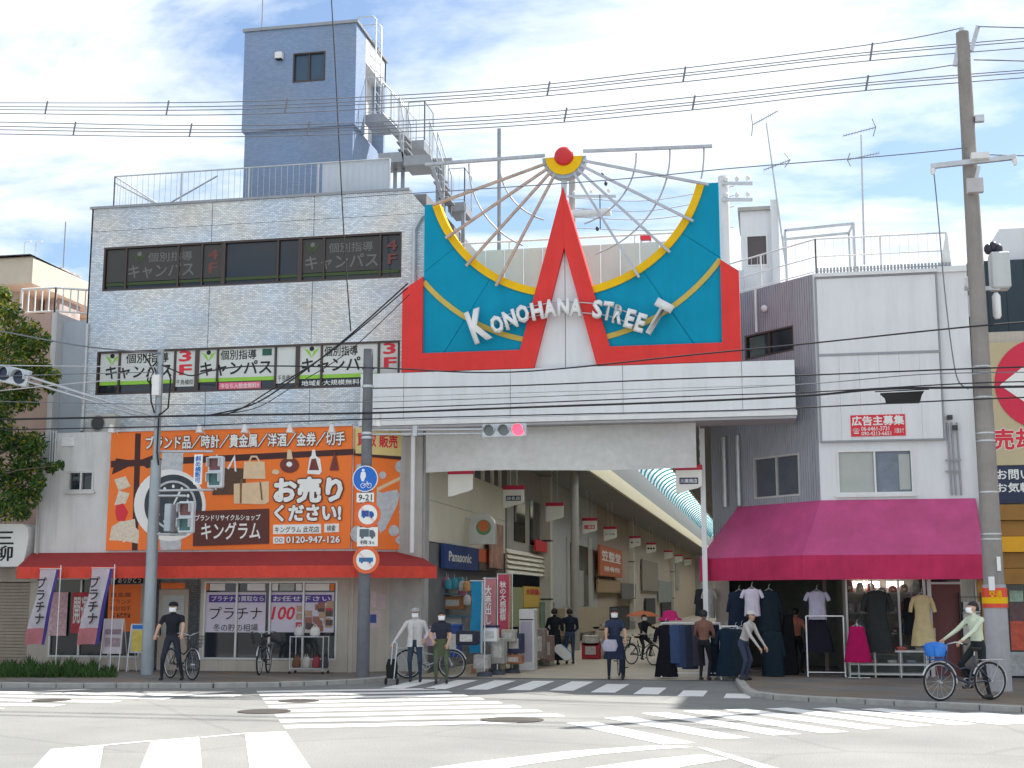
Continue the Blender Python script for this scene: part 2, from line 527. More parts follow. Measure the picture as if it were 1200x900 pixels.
M_dark = mat('dark_metal', (.045, .045, .05), .5, var=.15)
M_alu = mat('aluminium_frame', (.55, .55, .54), .4, metal=.4, var=.08)
M_bronze = mat('bronze_frame', (.075, .055, .05), .45, metal=.3, var=.1)
M_glass = mat('dark_glass', (.020, .026, .034), .06, var=.0, spec=.5)
M_glassb = mat('blue_glass', (.03, .075, .13), .08, var=.25, scale=.6, spec=.5)
M_frost = mat('frosted_glass', (.40, .42, .40), .35, var=.1, scale=1.5)
M_red = mat('red_paint', (.70, .05, .045), .55, spec=.15, var=.10, scale=1.1, streak=.12)
M_teal = mat('teal_paint', (.003, .27, .43), .55, spec=.12, var=.10, scale=.9, streak=.12)
M_yel = mat('yellow_paint', (.80, .48, .01), .55, spec=.15, var=.08, streak=.1)
M_orange = mat('orange_board', (.84, .18, .022), .5, var=.05, scale=.9)
M_black = mat('black_print', (.015, .014, .014), .6, var=0)
M_navy = mat('navy_print', (.02, .035, .10), .6, var=0)
M_wp = mat('white_print', (.78, .78, .76), .6, var=.03)
M_redp = mat('red_print', (.66, .03, .05), .6, var=.03)
M_brownp = mat('brown_print', (.10, .03, .025), .6, var=.08)
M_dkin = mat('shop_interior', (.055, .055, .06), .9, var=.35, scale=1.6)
M_rubber = mat('black_rubber', (.02, .02, .02), .8, var=.1)
M_skin = mat('skin', (.52, .31, .21), .6, var=.04)
M_hair = mat('black_hair', (.015, .012, .012), .5, var=.1, bump=.4, bscale=90)
M_mask = mat('white_mask', (.82, .83, .84), .8, var=.03)
M_bl = mat('blue_paint', (.02, .16, .55), .5, var=.05)
M_cyan = mat('cyan_plastic', (.02, .30, .50), .5, var=.15)
M_green = mat('green_print', (.28, .55, .06), .6, var=.05)
M_pink = mat('pink_print', (.75, .16, .25), .6, var=.05)
M_purp = mat('purple_print', (.10, .05, .30), .6, var=.05)
M_beige = mat('beige_wall', (.48, .43, .37), .85, var=.10, scale=1.5, streak=.25, bump=.1)
M_wood = mat('brown_wood', (.22, .11, .05), .7, var=.25, scale=5)


def cloth(name, col, trans=0.0):
    return mat('cloth_' + name, col, .9, var=.16, scale=6, bump=.5, bscale=24, spec=.15, trans=trans)


# ------------------------------------------------------------------ ground, road, pavements
mb = MB(); mb.add([(-260, -200, 0), (260, -200, 0), (260, 320, 0), (-260, 320, 0)], [(0, 1, 2, 3)])
road = mb.build('road', M_road); tag(road, kind='structure')


def mark(poly, name='crosswalk_stripe', z=.005):
    m_ = MB(); n = len(poly)
    m_.add([(p[0], p[1], z) for p in poly], [tuple(range(n))])
    return m_.build(name, M_paint, road)


def stripe(p0, p1, w):
    a = Vector(p0); b = Vector(p1); d = (b - a).normalized(); n_ = Vector((-d.y, d.x)) * w / 2
    mark([a - n_, b - n_, b + n_, a + n_])


# crossing straight over the main road
ax = Vector((.42, -.907)); sx_ = Vector((.907, .42))
o0 = Vector((-5.35, -6.35))
for i in range(9):
    a = o0 + ax * (.95 * i)
    ln_ = 3.7 + .12 * i if i < 8 else 3.5
    stripe(a, a + sx_ * ln_, .48)
# diagonal crossing
for i, (a, b) in enumerate([((2.05, -11.7), (3.75, -14.4)), ((2.5, -10.7), (4.45, -13.6)), ((3.0, -9.75), (5.15, -12.95)), ((3.65, -9.2), (5.82, -12.5)), ((4.3, -8.75), (6.45, -11.85)), ((5.0, -8.4), (7.1, -11.3)), ((5.8, -8.2), (7.8, -10.9)), ((6.6, -8.2), (8.5, -10.7)), ((7.4, -8.4), (9.2, -10.8)), ((8.2, -8.7), (9.9, -11.0)), ((9.0, -9.0), (10.6, -11.2)), ((9.8, -9.3), (11.3, -11.4)), ((10.6, -9.6), (12.1, -11.7)), ((11.4, -10.0), (12.9, -12.1))]):
    stripe(a, b, .48)
# crossing at the left of the corner
for y_, xr in ((-7.45, -5.3), (-8.35, -6.3), (-9.3, -6.9), (-10.25, -7.5), (-11.2, -8.1)):
    stripe((-16.5, y_ - .1), (xr, y_), .45)
# zebra in front of the camera
for q in ([(-4.0, -16.58), (-3.59, -16.0), (-1.6, -19.9), (-2.35, -20.2)], [(-3.21, -15.4), (-2.79, -14.83), (-.45, -19.9), (-1.1, -20.2)], [(-2.38, -14.2), (-1.88, -13.9), (.75, -19.7), (.1, -20.0)]):
    mark(q)
mark([(-3.62, -16.02), (-3.24, -15.38), (-3.17, -15.42), (-3.55, -16.06)], 'crosswalk_line')
mark([(-2.77, -14.85), (-2.38, -14.2), (-2.31, -14.24), (-2.70, -14.89)], 'crosswalk_line')
mark([(.6, -18.6), (1.5, -16.9), (2.4, -15.6), (3.3, -14.8), (3.75, -14.6), (3.95, -14.75), (3.4, -15.2), (2.85, -15.8), (2.2, -16.9), (1.5, -18.4)], 'crosswalk_line')
mark([(4.0, -14.75), (4.13, -14.83), (5.1, -16.9), (4.9, -17.0)], 'crosswalk_line')
mark([(2.6, -17.6), (3.5, -16.2), (4.1, -15.55), (4.45, -15.95), (4.0, -16.7), (3.5, -17.7)])
# zebra over the arcade's mouth
for a, b in (((-5.2, -4.0), (-4.6, -3.9)),):
    pass
for i in range(9):
    x_ = -2.95 + .9 * i
    top = -1.75 - max(0, i - 4) * .75; bot = -4.85 - max(0, i - 4) * .35
    if i >= 6: top -= .25
    stripe((x_ + .02, bot), (x_ + .03, top), .5)
# manhole covers set in the asphalt
M_iron = mat('cast_iron', (.07, .065, .06), .6, metal=.4, var=.2, bump=.6, bscale=25)
for (u, v, r_) in ((350, 822, .38), (60, 821, .36), (310, 834, .45), (600, 844, .5)):
    c = gp(u, v); m_ = MB(); m_.slab([(c[0] + r_ * math.cos(i * math.pi / 10), c[1] + r_ * math.sin(i * math.pi / 10)) for i in range(20)], .001, .011)
    m_.build('manhole_cover', M_iron, road)

SW = .09
kl = [(-40, -9.2), (-12.43, -6.17), (-9.42, -5.86), (-6.74, -5.33), (-5.5, -4.7), (-4.7, -4.0), (-4.1, -3.2), (-3.85, -2.4), (-3.75, -1.2)]
kr = [(4.2, -1.6), (4.42, -4.6), (4.6, -5.7), (5.0, -6.35), (5.63, -6.75), (7.09, -7.42), (8.44, -8.08), (9.69, -8.68), (13, -10.3), (40, -23)]
m_ = MB(); m_.slab(kl + [(-3.75, .3), (-40, .3)], -.05, SW)
swl = m_.build('sidewalk', M_side); tag(swl, kind='structure')
m_ = MB(); m_.slab(kr + [(40, .3), (4.0, 2.6), (3.6, 2.6)], -.05, SW)
swr = m_.build('sidewalk', M_side); tag(swr, kind='structure')


def kerbs(line, par):
    pts = [Vector((x, y, 0)) for x, y in line]
    seg = []
    for a, b in zip(pts, pts[1:]):
        l_ = (b - a).length; n_ = max(1, round(l_ / .62))
        if abs(a.x) > 30 or abs(b.x) > 30:
            a2 = a if abs(a.x) < 30 else b + (a - b).normalized() * 7
            b2 = b if abs(b.x) < 30 else a + (b - a).normalized() * 7
            a, b = a2, b2; n_ = 11
        for i in range(n_):
            seg.append((a.lerp(b, i / n_), a.lerp(b, (i + 1) / n_)))
    for p, q in seg:
        d = (q - p).normalized(); nn_ = Vector((d.y, -d.x, 0)) * .09
        k = MB(); g = d * .008
        k.slab([(p + g + nn_).xy, (q - g + nn_).xy, (q - g - nn_).xy, (p + g - nn_).xy], -.04, SW + .012 + random.uniform(-.004, .004))
        k.build('kerb_stone', M_kerb, par, bevel=.012)


kerbs(kl, swl); kerbs(kr, swr)
m_ = MB(); m_.add([(-3.6, -.9, .012), (3.6, -.9, .012), (3.6, 130, .012), (-3.6, 130, .012)], [(0, 1, 2, 3)])
tag(m_.build('arcade_pavement', M_arc), kind='structure')

# weeds along the planting strip at the left
m_ = MB(); rnd = random.Random(3)
for i in range(4200):
    u = rnd.uniform(-40, 135); x_, y_ = gp(u, rnd.uniform(787, 799))
    h_ = rnd.uniform(.06, .34) * (.55 + .6 * math.sin(u * .13) ** 2 + .3 * math.sin(u * .41)) * (1 if u < 110 else .6); a = rnd.uniform(0, 6.28); w_ = rnd.uniform(.008, .022); lx, ly = rnd.uniform(-.16, .16), rnd.uniform(-.16, .16)
    ca, sa = math.cos(a) * w_, math.sin(a) * w_
    m_.add([(x_ - ca, y_ - sa, SW), (x_ + ca, y_ + sa, SW), (x_ + lx * .5 + ca, y_ + ly * .5 + sa, SW + h_ * .6), (x_ + lx, y_ + ly, SW + h_)], [(0, 1, 2, 3)])
tag(m_.build('weeds', mat('weed_green', (.045, .10, .022), .8, var=.4, scale=3, trans=.25)), 'green weeds growing along the planting strip by the shop', 'weeds', kind='stuff')
# ------------------------------------------------------------------ tiled building with tower
TB = thing('tiled_building', 'four-storey building clad in pale glazed tiles with a lift tower', 'building', (-8.4, 0, 0))
XL, XR = -13.12, -3.62
ZT = 12.46
w4 = (fy(122, 291)[0], fy(471, 270)[0], 10.13, 11.36)
w3 = (fy(114, 411)[0], fy(469, 400)[0], 7.27, 8.46)
m_ = MB(); m_.box(XL + .05, XR - .02, .16, 11, 0, ZT - .06); m_.build('core', mat('core_dark', (.16, .16, .17), .9, var=.2), TB)
xs = [XL, fy(247, 300)[0], fy(367, 300)[0], XR]
zs = [0, 5.95, 11.82, ZT]
for a, b in zip(xs, xs[1:]):
    for c, d in zip(zs, zs[1:]):
        k = MB()
        if d == ZT and b == XR:
            k.prism([(a + .008, c + .008), (b - .0, c + .008), (b - .0, 11.95), (fy(480, 222)[0], d), (a + .008, d)], 0, .16)
        else:
            for q in rects_minus(a + .008, b - (.008 if b < XR else 0), c + .008, d - (.008 if d < ZT else 0), [w4, w3]):
                k.box(q[0], q[1], 0, .16, q[2], q[3])
        k.build('wall_panel', M_tile if c > 0 or b < XR else M_conc, TB)
k = MB(); k.box(XL, XL + .05, .0, 11, 0, ZT - .001); k.build('side_wall', M_tile, TB)
k = MB(); k.box(XL - .04, fy(480, 222)[0], -.05, .25, ZT + .002, ZT + .07); k.build('coping', M_grey, TB)


def strip_window(w, seams, y=.05, frame=M_bronze, wide=()):
    f = MB(); t = .05
    f.box(w[0], w[1], y - .04, .14, w[2], w[2] + t); f.box(w[0], w[1], y - .04, .14, w[3] - t, w[3])
    f.box(w[0], w[0] + t, y - .04, .14, w[2] + t, w[3] - t); f.box(w[1] - t, w[1], y - .04, .14, w[2] + t, w[3] - t)
    ss = [w[0] + t] + seams + [w[1] - t]
    for s_ in seams:
        h = .055 if s_ in wide else .025
        f.box(s_ - h, s_ + h, y - .03, .14, w[2] + t, w[3] - t)
    fr = f.build('window_frame', frame, TB)
    panes = []
    for a, b in zip(ss, ss[1:]):
        p = MB(); p.box(a + .02, b - .02, y + .04, y + .06, w[2] + t, w[3] - t); panes.append((a + .03, b - .03, p.build('pane', M_glass, fr)))
    return fr, panes, w[2] + t, w[3] - t


M_film4 = mat('window_film_grey', (.045, .043, .040), .4, var=.12)
M_film3 = mat('window_film_white', (.60, .62, .60), .5, var=.04)
M_txt4 = mat('window_text_grey', (.15, .15, .145), .6, var=.05)
M_red4 = mat('window_red_dim', (.16, .05, .05), .6, var=.05)
M_grn4 = mat('window_green_dim', (.045, .075, .02), .6, var=.05)
S4 = [fy(u, 310)[0] for u in (147, 208, 236, 261, 325, 351, 379, 445)]
wide4 = {S4[3], S4[5]}
fr4, p4, z0, z1 = strip_window(w4, S4, wide=wide4)
S3 = [fy(u, 430)[0] for u in (139, 204, 230, 254, 322, 348, 376, 443)]
wide3 = {S3[2], S3[5]}
fr3, p3, q0, q1 = strip_window(w3, S3, wide=wide3)


def film(a, b, c, d, m, y, par, name='window_film'):
    k = MB(); k.box(a, b, y, y + .003, c, d); return k.build(name, m, par)


def sprout(cx, cz, s, m_leaf, m_dot, y, par):
    k = MB(); k.disc((cx, cz + .16 * s), .075 * s, y, y + .003, 14); k.build('logo_dot', m_dot, par)
    k = MB()
    for sg in (-1, 1):
        k.prism([(cx, cz - .12 * s), (cx + sg * .10 * s, cz - .02 * s), (cx + sg * .24 * s, cz + .17 * s), (cx + sg * .07 * s, cz + .10 * s)], y, y + .003)
    k.build('logo_leaf', m_leaf, par)


# fourth-floor lettering behind the glass line
y4 = .062
for i in (0, 1, 2, 3, 6, 7):
    film(p4[i][0], p4[i][1], z0 + .2, z1 - .02, M_film4, y4, fr4)
for i in range(9):
    film(p4[i][0], p4[i][1], z0 + .10, z0 + .18, M_grn4, y4, fr4)
X4 = lambda u: fy(u, 310)[0]
yt = .055
text('個別指導', (X4(172), X4(224), z0 + .72, z0 + .98), yt, M_txt4, fr4, .01)
text('キャンパス', (X4(150), X4(226), z0 + .28, z0 + .66), yt, M_txt4, fr4, .012)
text('4F', (X4(242), X4(254), z0 + .34, z0 + .98), yt, M_red4, fr4, .02, vertical=True)
text('個別指導', (X4(384), X4(436), z0 + .72, z0 + .98), yt, M_txt4, fr4, .01)
text('キャンパス', (X4(357), X4(442), z0 + .28, z0 + .66), yt, M_txt4, fr4, .012)
text('4F', (X4(452), X4(464), z0 + .34, z0 + .98), yt, M_red4, fr4, .02, vertical=True)
sprout(X4(162), z0 + .82, .9, M_grn4, M_txt4, yt, fr4)
sprout(X4(365), z0 + .82, .9, M_grn4, M_txt4, yt, fr4)
# third-floor boards
X3 = lambda u: fy(u, 430)[0]
gz = q0 + .22
for i, (a, b, pn) in enumerate(p3):
    if i in (2, 5, 8):
        film(a, b, q0 + (.12 if i != 8 else .0), q1, M_film3, .062, fr3)
    else:
        film(a, b, gz + .10, q1, M_film3, .062, fr3); film(a, b, gz, gz + .098, M_green, .062, fr3)
for k0, (ul, ur) in enumerate(((121, 204), (232, 321), (351, 442))):
    fx0 = {0: (146, 196), 1: (257, 299), 2: (379, 418)}[k0]
    text('個別指導', (X3(fx0[0]), X3(fx0[1]), gz + .58, gz + .84), .055, M_black, fr3, .012)
    text('キャンパス', (X3(ul + 2), X3(ur - 4), gz + .16, gz + .54), .055, M_black, fr3, .02)
    sprout(X3({0: 130, 1: 243, 2: 364}[k0]), gz + .66, .85, M_green, M_black, .055, fr3)
for ul, ur in ((209, 223), (449, 463)):
    text('3F', (X3(ul), X3(ur), gz + .22, gz + .86), .055, M_redp, fr3, .03, vertical=True)
text('千鳥橋校', (X3(206), X3(226), q0 + .17, q0 + .31), .055, M_black, fr3, .0)
text('千鳥橋校', (X3(325), X3(344), q0 + .17, q0 + .34), .055, M_black, fr3, .0)
film(X3(256), X3(305), q0 + .01, q0 + .19, M_pink, .059, fr3)
text('今なら入塾金無料!!', (X3(258), X3(303), q0 + .03, q0 + .16), .054, M_wp, fr3, .01)
text('地域最大規模無料!!', (X3(353), X3(425), q0 + .03, q0 + .17), .058, M_wp, fr3, .01)
k = MB(); k.box(X3(306), X3(317), .055, .058, gz + .66, gz + .84); k.build('print_board', mat('board_green', (.02, .10, .06), .6), fr3)

# roof railing
def railing(par, pts, h, step, m=M_galv, post=1.9, r=.022, bar=.009, mid=False, name='railing', lean=None):
    pr = MB()
    for a, b in zip(pts, pts[1:]):
        a = Vector(a); b = Vector(b); up = Vector((0, 0, h))
        rl = MB(); rl.tube([a + up, b + up], r, 6); o = rl.build('handrail', m, par)
        lo = MB(); lo.tube([a + Vector((0, 0, .08)), b + Vector((0, 0, .08))], r * .7, 6); lo.build('bottom_rail', m, par)
        if mid:
            lo = MB(); lo.tube([a + up * .5, b + up * .5], r * .7, 6); lo.build('middle_rail', m, par)
        l_ = (b - a).length; n_ = max(1, round(l_ / post))
        for i in range(n_ + 1):
            p = a.lerp(b, i / n_); q = MB(); q.tube([p, p + up], r * 1.1, 6); q.build('railing_post', m, par)
        n_ = max(1, round(l_ / step))
        for i in range(1, n_):
            p = a.lerp(b, i / n_); pr.bar(p + Vector((0, 0, .08)), p + up, bar)
    if pr.v: pr.build('baluster', m, o)['kind'] = 'stuff'
    return o


railing(TB, [(fy(133, 245, .3)[0], 3.0, ZT), (fy(133, 245, .3)[0], .3, ZT), (fy(456, 225, .3)[0], .3, ZT)], fy(133, 207, .3)[1] - ZT, .17)
k = MB()
for a, b in (((134, 214), (190, 243)), ((190, 243), (255, 206))):
    p = fy(*a, .8); q = fy(*b, .8); k.tube([(p[0], .8, p[1]), (q[0], .8, q[1])], .025, 6)
k.build('brace', M_galv, TB)
# solid parapet sheet at the stair end
p = fy(378, 190, .34); q = fy(457, 222, .34)
k = MB(); k.box(p[0], q[0], .34, .38, ZT + .06, p[1] - .02); k.build('parapet_sheet', mat('pale_sheet', (.50, .55, .62), .5, var=.06), TB)
# tower
ty = 1.3
tx0, tz1 = fy(287, 38, ty); tx1 = fy(418, 25, ty)[0]
tz0 = fy(283, 155, ty)[1]
twin = (*[fy(u, 80, ty)[0] for u in (343.5, 381)], fy(343, 97, ty)[1], fy(343, 63, ty)[1])
dpt = 2.9
k = MB()
for q in rects_minus(tx0, tx1, tz0, tz1, [twin]):
    k.box(q[0], q[1], ty, ty + .14, q[2], q[3])
k.box(tx0, tx0 + .14, ty + .14, ty + dpt, tz0, tz1); k.box(tx0 + .14, tx1, ty + dpt - .14, ty + dpt, tz0, tz1)
k.box(tx1 - .14, tx1, ty + .14, ty + .9, tz0, tz1)
k.box(tx0 + .14, tx1 - .14, ty + .14, ty + dpt - .14, tz0, tz0 + .12)
tw = k.build('tower', M_tower, TB)
k = MB(); k.box(tx0 - .05, tx1 + .05, ty - .05, ty + dpt + .05, tz1 + .002, tz1 + .09); k.build('tower_roof', M_grey, tw)
k = MB(); k.box(tx1 - .50, tx1 - .36, ty + .9, ty + dpt - .14, tz0 + .12, tz1); k.build('recessed_wall', mat('tower_side', (.66, .65, .64), .7, var=.08), tw)
k = MB(); k.box(tx1 - .36, tx1, ty + .9, ty + dpt - .002, tz1 - .8, tz1 - .04); k.build('door_hood', M_whitem, tw)
k = MB(); k.box(tx1 - .36, tx1 - .33, ty + 1.2, ty + 2.0, tz0 + .15, tz0 + 2.0); dr = k.build('door', mat('door_grey', (.48, .48, .47), .5), tw)
k = MB(); k.bar((tx1 - .30, ty + 1.3, tz0 + .9), (tx1 - .30, ty + 1.3, tz0 + 1.2), .03); k.build('door_handle', M_dark, dr)
k = MB(); k.box(tx0 + .06, tx1 - .08, ty + .1, ty + dpt, ZT - .3, tz0); k.build('tower_base', M_tower, TB)
k = MB(); k.box(twin[0] + .04, twin[1] - .04, ty + .06, ty + .08, twin[2] + .04, twin[3] - .04); k.build('window_pane', M_glassb, tw)
k = MB(); t_ = .04
k.box(twin[0], twin[1], ty - .015, ty + .1, twin[2], twin[2] + t_); k.box(twin[0], twin[1], ty - .015, ty + .1, twin[3] - t_, twin[3]); k.box(twin[0], twin[0] + t_, ty - .015, ty + .1, twin[2] + t_, twin[3] - t_); k.box(twin[1] - t_, twin[1], ty - .015, ty + .1, twin[2] + t_, twin[3] - t_)
k.box((twin[0] + twin[1]) / 2 - .02, (twin[0] + twin[1]) / 2 + .02, ty + .01, ty + .09, twin[2] + t_, twin[3] - t_)
k.build('window_frame', M_bronze, tw)
a = fy(324, 67, ty); k = MB(); k.box(a[0], a[0] + .22, ty - .16, ty, a[1] - .10, a[1] + .10); vh = k.build('vent_hood', M_whitem, tw, bevel=.02)
k = MB(); k.box(a[0] + .02, a[0] + .20, ty - .15, ty - .01, a[1] - .115, a[1] - .101); k.build('vent_opening', M_black, vh)
# roof ladder hoops beside the tower
k = MB()
for u, yy in ((431, ty + 2.0), (436, ty + 1.45)):
    xx = tx1 + .12
    k.tube([(xx, yy, tz0 + .6), (xx, yy, tz1 + .75), (xx - .1, yy, tz1 + .85), (xx - .55, yy, tz1 + .85), (xx - .6, yy, tz1 + .5)], .022, 6)
for i in range(9):
    k.tube([(tx1 + .12, ty + 1.45, tz0 + .9 + i * .32), (tx1 + .12, ty + 2.0, tz0 + .9 + i * .32)], .014, 6)
k.build('roof_ladder', M_galv, tw)
k = MB(); k.tube([(tx0 + .1, ty + 1, tz1 + .05), (tx0 + .1, ty + 1, tz1 + 2.6)], .018, 6); k.build('lightning_rod', M_grey, tw)

# outside stair of steel: landings, flights, railings
SY0, SY1 = ty + .9, ty + 1.9
def landing(x0, x1, z):
    k = MB(); k.box(x0, x1, SY0, SY1, z - .28, z); return k.build('stair_landing', M_grey, TB)
def flight(x0, z0_, x1, z1_, y0, y1):
    n_ = max(2, round(abs(z1_ - z0_) / .21))
    for yy in (y0, y1 - .05):
        s_ = MB(); s_.prism([(x0, z0_ - .26), (x1, z1_ - .26), (x1, z1_), (x0, z0_)] if x1 > x0 else [(x1, z1_ - .26), (x0, z0_ - .26), (x0, z0_), (x1, z1_)], yy, yy + .05)
        st = s_.build('stringer', M_grey, TB)
    for i in range(1, n_ + 1):
        t = (i - .5) / n_; xx = x0 + (x1 - x0) * t; z_ = z0_ + (z1_ - z0_) * t
        q = MB(); q.box(xx - .14, xx + .14, y0 + .05, y1 - .05, z_ - .04, z_); q.build('tread', M_grey, st)
    for yy in (y0 + .02, y1 - .02):
        railing(TB, [(x0, yy, z0_ - .05), (x1, yy, z1_ - .05)], 1.0, .16, post=2.5, r=.018, bar=.008)
zA = fy(440, 135, ty + 1.0)[1]
xA0, xA1 = tx1 + .01, fy(448, 135, SY0)[0]
landing(xA0, xA1, zA)
railing(TB, [(xA0, SY0 + .03, zA), (xA1, SY0 + .03, zA)], 1.1, .14, r=.018, bar=.008)
xB0, zB = fy(478, 165, SY0); xB1 = fy(497, 160, SY0)[0]
flight(xA1, zA, xB0, zB, SY0, SY1 - .1)
landing(xB0, xB1, zB)
railing(TB, [(xB0, SY0 + .03, zB), (xB1, SY0 + .03, zB), (xB1, SY1, zB)], 1.15, .14, r=.018, bar=.008)
xC0 = fy(448, 190, SY0 - .9)[0]; zC = fy(448, 180, SY0 - .9)[1]
SY0, SY1 = ty - .05, ty + .85
flight(xB0, zB, xC0 + .6, zC, SY0, SY1 - .1)
landing(xC0 - .1, xC0 + .6, zC)
landing(xC0 + .62, xC0 + 1.35, zC - .12)
xD, zD = fy(512, 238, .5)
flight(xC0 + 1.35, zC - .12, xD, ZT + .1, SY0, SY1)
k = MB()
for u in (463, 472, 513, 520):
    xx = fy(u, 210, 1.9)[0]; k.bar((xx, 1.9, ZT - .6), (xx, 1.9, fy(u, 190, 1.9)[1]), .09)
a = fy(455, 192, 1.9); b = fy(530, 188, 1.9); k.bar((a[0], 1.9, a[1]), (b[0], 1.9, b[1]), .12)
k.build('stair_frame', M_grey, TB)
# open steel landing tower behind the sign's left edge
xx0, xx1 = fy(527, 240, 2.6)[0], fy(546, 240, 2.6)[0]; zb = fy(530, 240, 2.6)[1]
k = MB(); k.box(xx0, xx1, 2.4, 3.4, zb - .25, zb); k.build('stair_landing', M_grey, TB)
railing(TB, [(xx0, 2.42, zb), (xx1, 2.42, zb), (xx1, 3.3, zb)], 1.0, .14, r=.018, bar=.008)
k = MB(); k.bar((xx1 - .05, 2.5, ZT - 3), (xx1 - .05, 2.5, zb), .1); k.build('stair_post', M_grey, TB)
# rain pipe
k = MB(); a = fy(491, 255, -.08); k.tube([(a[0] + .2, -.06, a[1] + .1), (a[0] + .05, -.08, a[1]), (a[0] - .12, -.08, a[1] - .3), (a[0] - .12, -.08, fy(485, 335, -.08)[1])], .06, 8); k.build('rain_pipe', M_galv, TB)
k = MB(); a = fy(99, 440, -.08); k.tube([(a[0], -.07, fy(103, 380, 0)[1]), (a[0], -.07, 6.3)], .055, 8); k.build('rain_pipe', M_galv, TB)
# ------------------------------------------------------------------ recycle shop in front of the tiled building
YE = -.9
RS = thing('recycle_shop', 'two-storey plaster shop with orange billboard and red awning', 'shop', (-9.5, YE, 0))
ex0 = fy(48, 507, YE)[0]; ezt = fy(200, 504, YE)[1]
cx0 = fy(412, 570, YE)[0]                        # corner where the front turns into the arcade
C45 = Vector((math.cos(R(45)), math.sin(R(45))))
clen = ln(480, 560, (cx0, YE), C45)[0]
MC = Matrix.Translation((cx0, YE, 0)) @ Matrix.Rotation(R(45), 4, 'Z')
zaw = fy(200, 646, YE)[1]                        # awning top
swin = (fy(80, 560, YE)[0], fy(110, 560, YE)[0], fy(90, 576, YE)[1], fy(90, 552, YE)[1])
k = MB()
for q in rects_minus(ex0, cx0, 2.6, ezt, [swin]):
    k.box(q[0], q[1], YE, YE + .15, q[2], q[3])
k.box(0, clen, 0, .15, 2.6, ezt - .02, MC)
up_ = k.build('upper_wall', M_plaster, RS)
k = MB(); k.slab([(ex0 + .01, YE + .16), (cx0, YE + .16), (cx0 + clen * .7, YE + .2 + clen * .7), (cx0 + clen * .7, -.01), (ex0 + .01, -.01)] if False else [(ex0 + .01, YE + .151), (cx0 - .1, YE + .151), (cx0 - .1, -.012), (ex0 + .01, -.012)], ezt - .12, ezt - .02); k.build('ledge_roof', M_conc, RS)
k = MB(); k.box(ex0, ex0 + .12, YE + .151, 3.0, 0, ezt - .13); k.build('side_wall', M_plaster, RS)
k = MB(); k.box(swin[0] + .05, swin[1] - .05, YE + .07, YE + .09, swin[2] + .05, swin[3] - .05); k.build('window_pane', M_glass, up_)
k = MB(); t_ = .05; q = swin
k.box(q[0], q[1], YE - .02, YE + .12, q[2], q[2] + t_); k.box(q[0], q[1], YE - .02, YE + .12, q[3] - t_, q[3]); k.box(q[0], q[0] + t_, YE - .02, YE + .12, q[2] + t_, q[3] - t_); k.box(q[1] - t_, q[1], YE - .02, YE + .12, q[2] + t_, q[3] - t_); k.box((q[0] + q[1]) / 2 - .025, (q[0] + q[1]) / 2 + .025, YE - .01, YE + .11, q[2] + t_, q[3] - t_)
k.build('window_frame', M_alu, up_)
k = MB(); k.box(q[0] - .06, q[1] + .06, YE - .07, YE - .022, q[2] - .06, q[2] - .005); k.build('window_sill', M_alu, up_)
a = fy(73, 513, YE); b = fy(87, 523, YE); k = MB(); k.box(a[0], b[0], YE - .05, YE, b[1], a[1]); k.build('vent_cover', M_whitem, up_, bevel=.01)
for i, (u, du) in enumerate(((59.5, 0), (62.5, 0), (65.5, 0))):
    a = fy(u, 505, YE - .06); k = MB(); k.tube([(a[0], YE - .05, a[1]), (a[0], YE - .05, fy(u, 548, YE)[1])], .028, 6); k.build('pipe', M_galv, up_)
k = MB(); a = fy(50, 520, YE - .06); k.tube([(a[0], YE - .06, a[1]), (a[0] + .02, YE - .06, 2.9)], .035, 6); k.build('rain_pipe', M_conc, up_)

# ---- billboard
YB = YE - .06
BB = thing('billboard', 'orange shop billboard with watch, handbags and white lettering over red awning', 'billboard', (-8.8, YB, 3.1))
bx0, bz1 = fy(130, 508, YB)[0], fy(270, 503, YB)[1]
bz0 = fy(270, 644, YB)[1]
k = MB(); k.box(fy(128, 560, YB)[0], cx0 + .01, YB, YE - .002, bz0, bz1); brd = k.build('board', M_orange, BB)
k = MB(); k.box(fy(128, 560, YB)[0] - .03, cx0 + .01, YB - .03, YE - .002, bz1 + .002, bz1 + .06); k.build('board_cap', M_galv, BB)
pc = clen
k = MB(); k.box(.05, pc - .02, -.06, -.002, bz0, ln(450, 534, (cx0, YE), C45)[1], MC); k.build('side_board', M_orange, BB)
k = MB(); zz0 = ln(450, 534, (cx0, YE), C45)[1]
k.box(.05, pc - .14, -.08, -.002, zz0 + .003, ln(430, 503, (cx0, YE), C45)[1], MC); k.build('header_board', mat('header_yellow', (.70, .55, .22), .6), BB)
lay = [0]


def pl(pts, m, name, y=None, par=BB):
    lay[0] += 1
    yy = (YB - .004 - .0006 * lay[0]) if y is None else y
    k_ = MB(); k_.prism([fy(u_, v_, yy) for u_, v_ in pts], yy, YB - .001); return k_.build(name, m, par)


def pe(u, v, ru, rv, m, name, n=22, y=None):
    return pl([(u + ru * math.cos(2 * math.pi * i / n), v + rv * math.sin(2 * math.pi * i / n)) for i in range(n)], m, name, y)


def tb(body, u0, u1, v0, v1, m, par=BB, bold=.02, outline=None, ow=.035, y=None, **kw):
    lay[0] += 1
    yy = (YB - .008 - .0006 * lay[0]) if y is None else y
    um = (u0 + u1) / 2
    return text(body, (fy(u0, (v0 + v1) / 2, yy)[0], fy(u1, (v0 + v1) / 2, yy)[0], fy(um, v1, yy)[1], fy(um, v0, yy)[1]), yy, m, par, bold, outline, ow=ow, **kw)


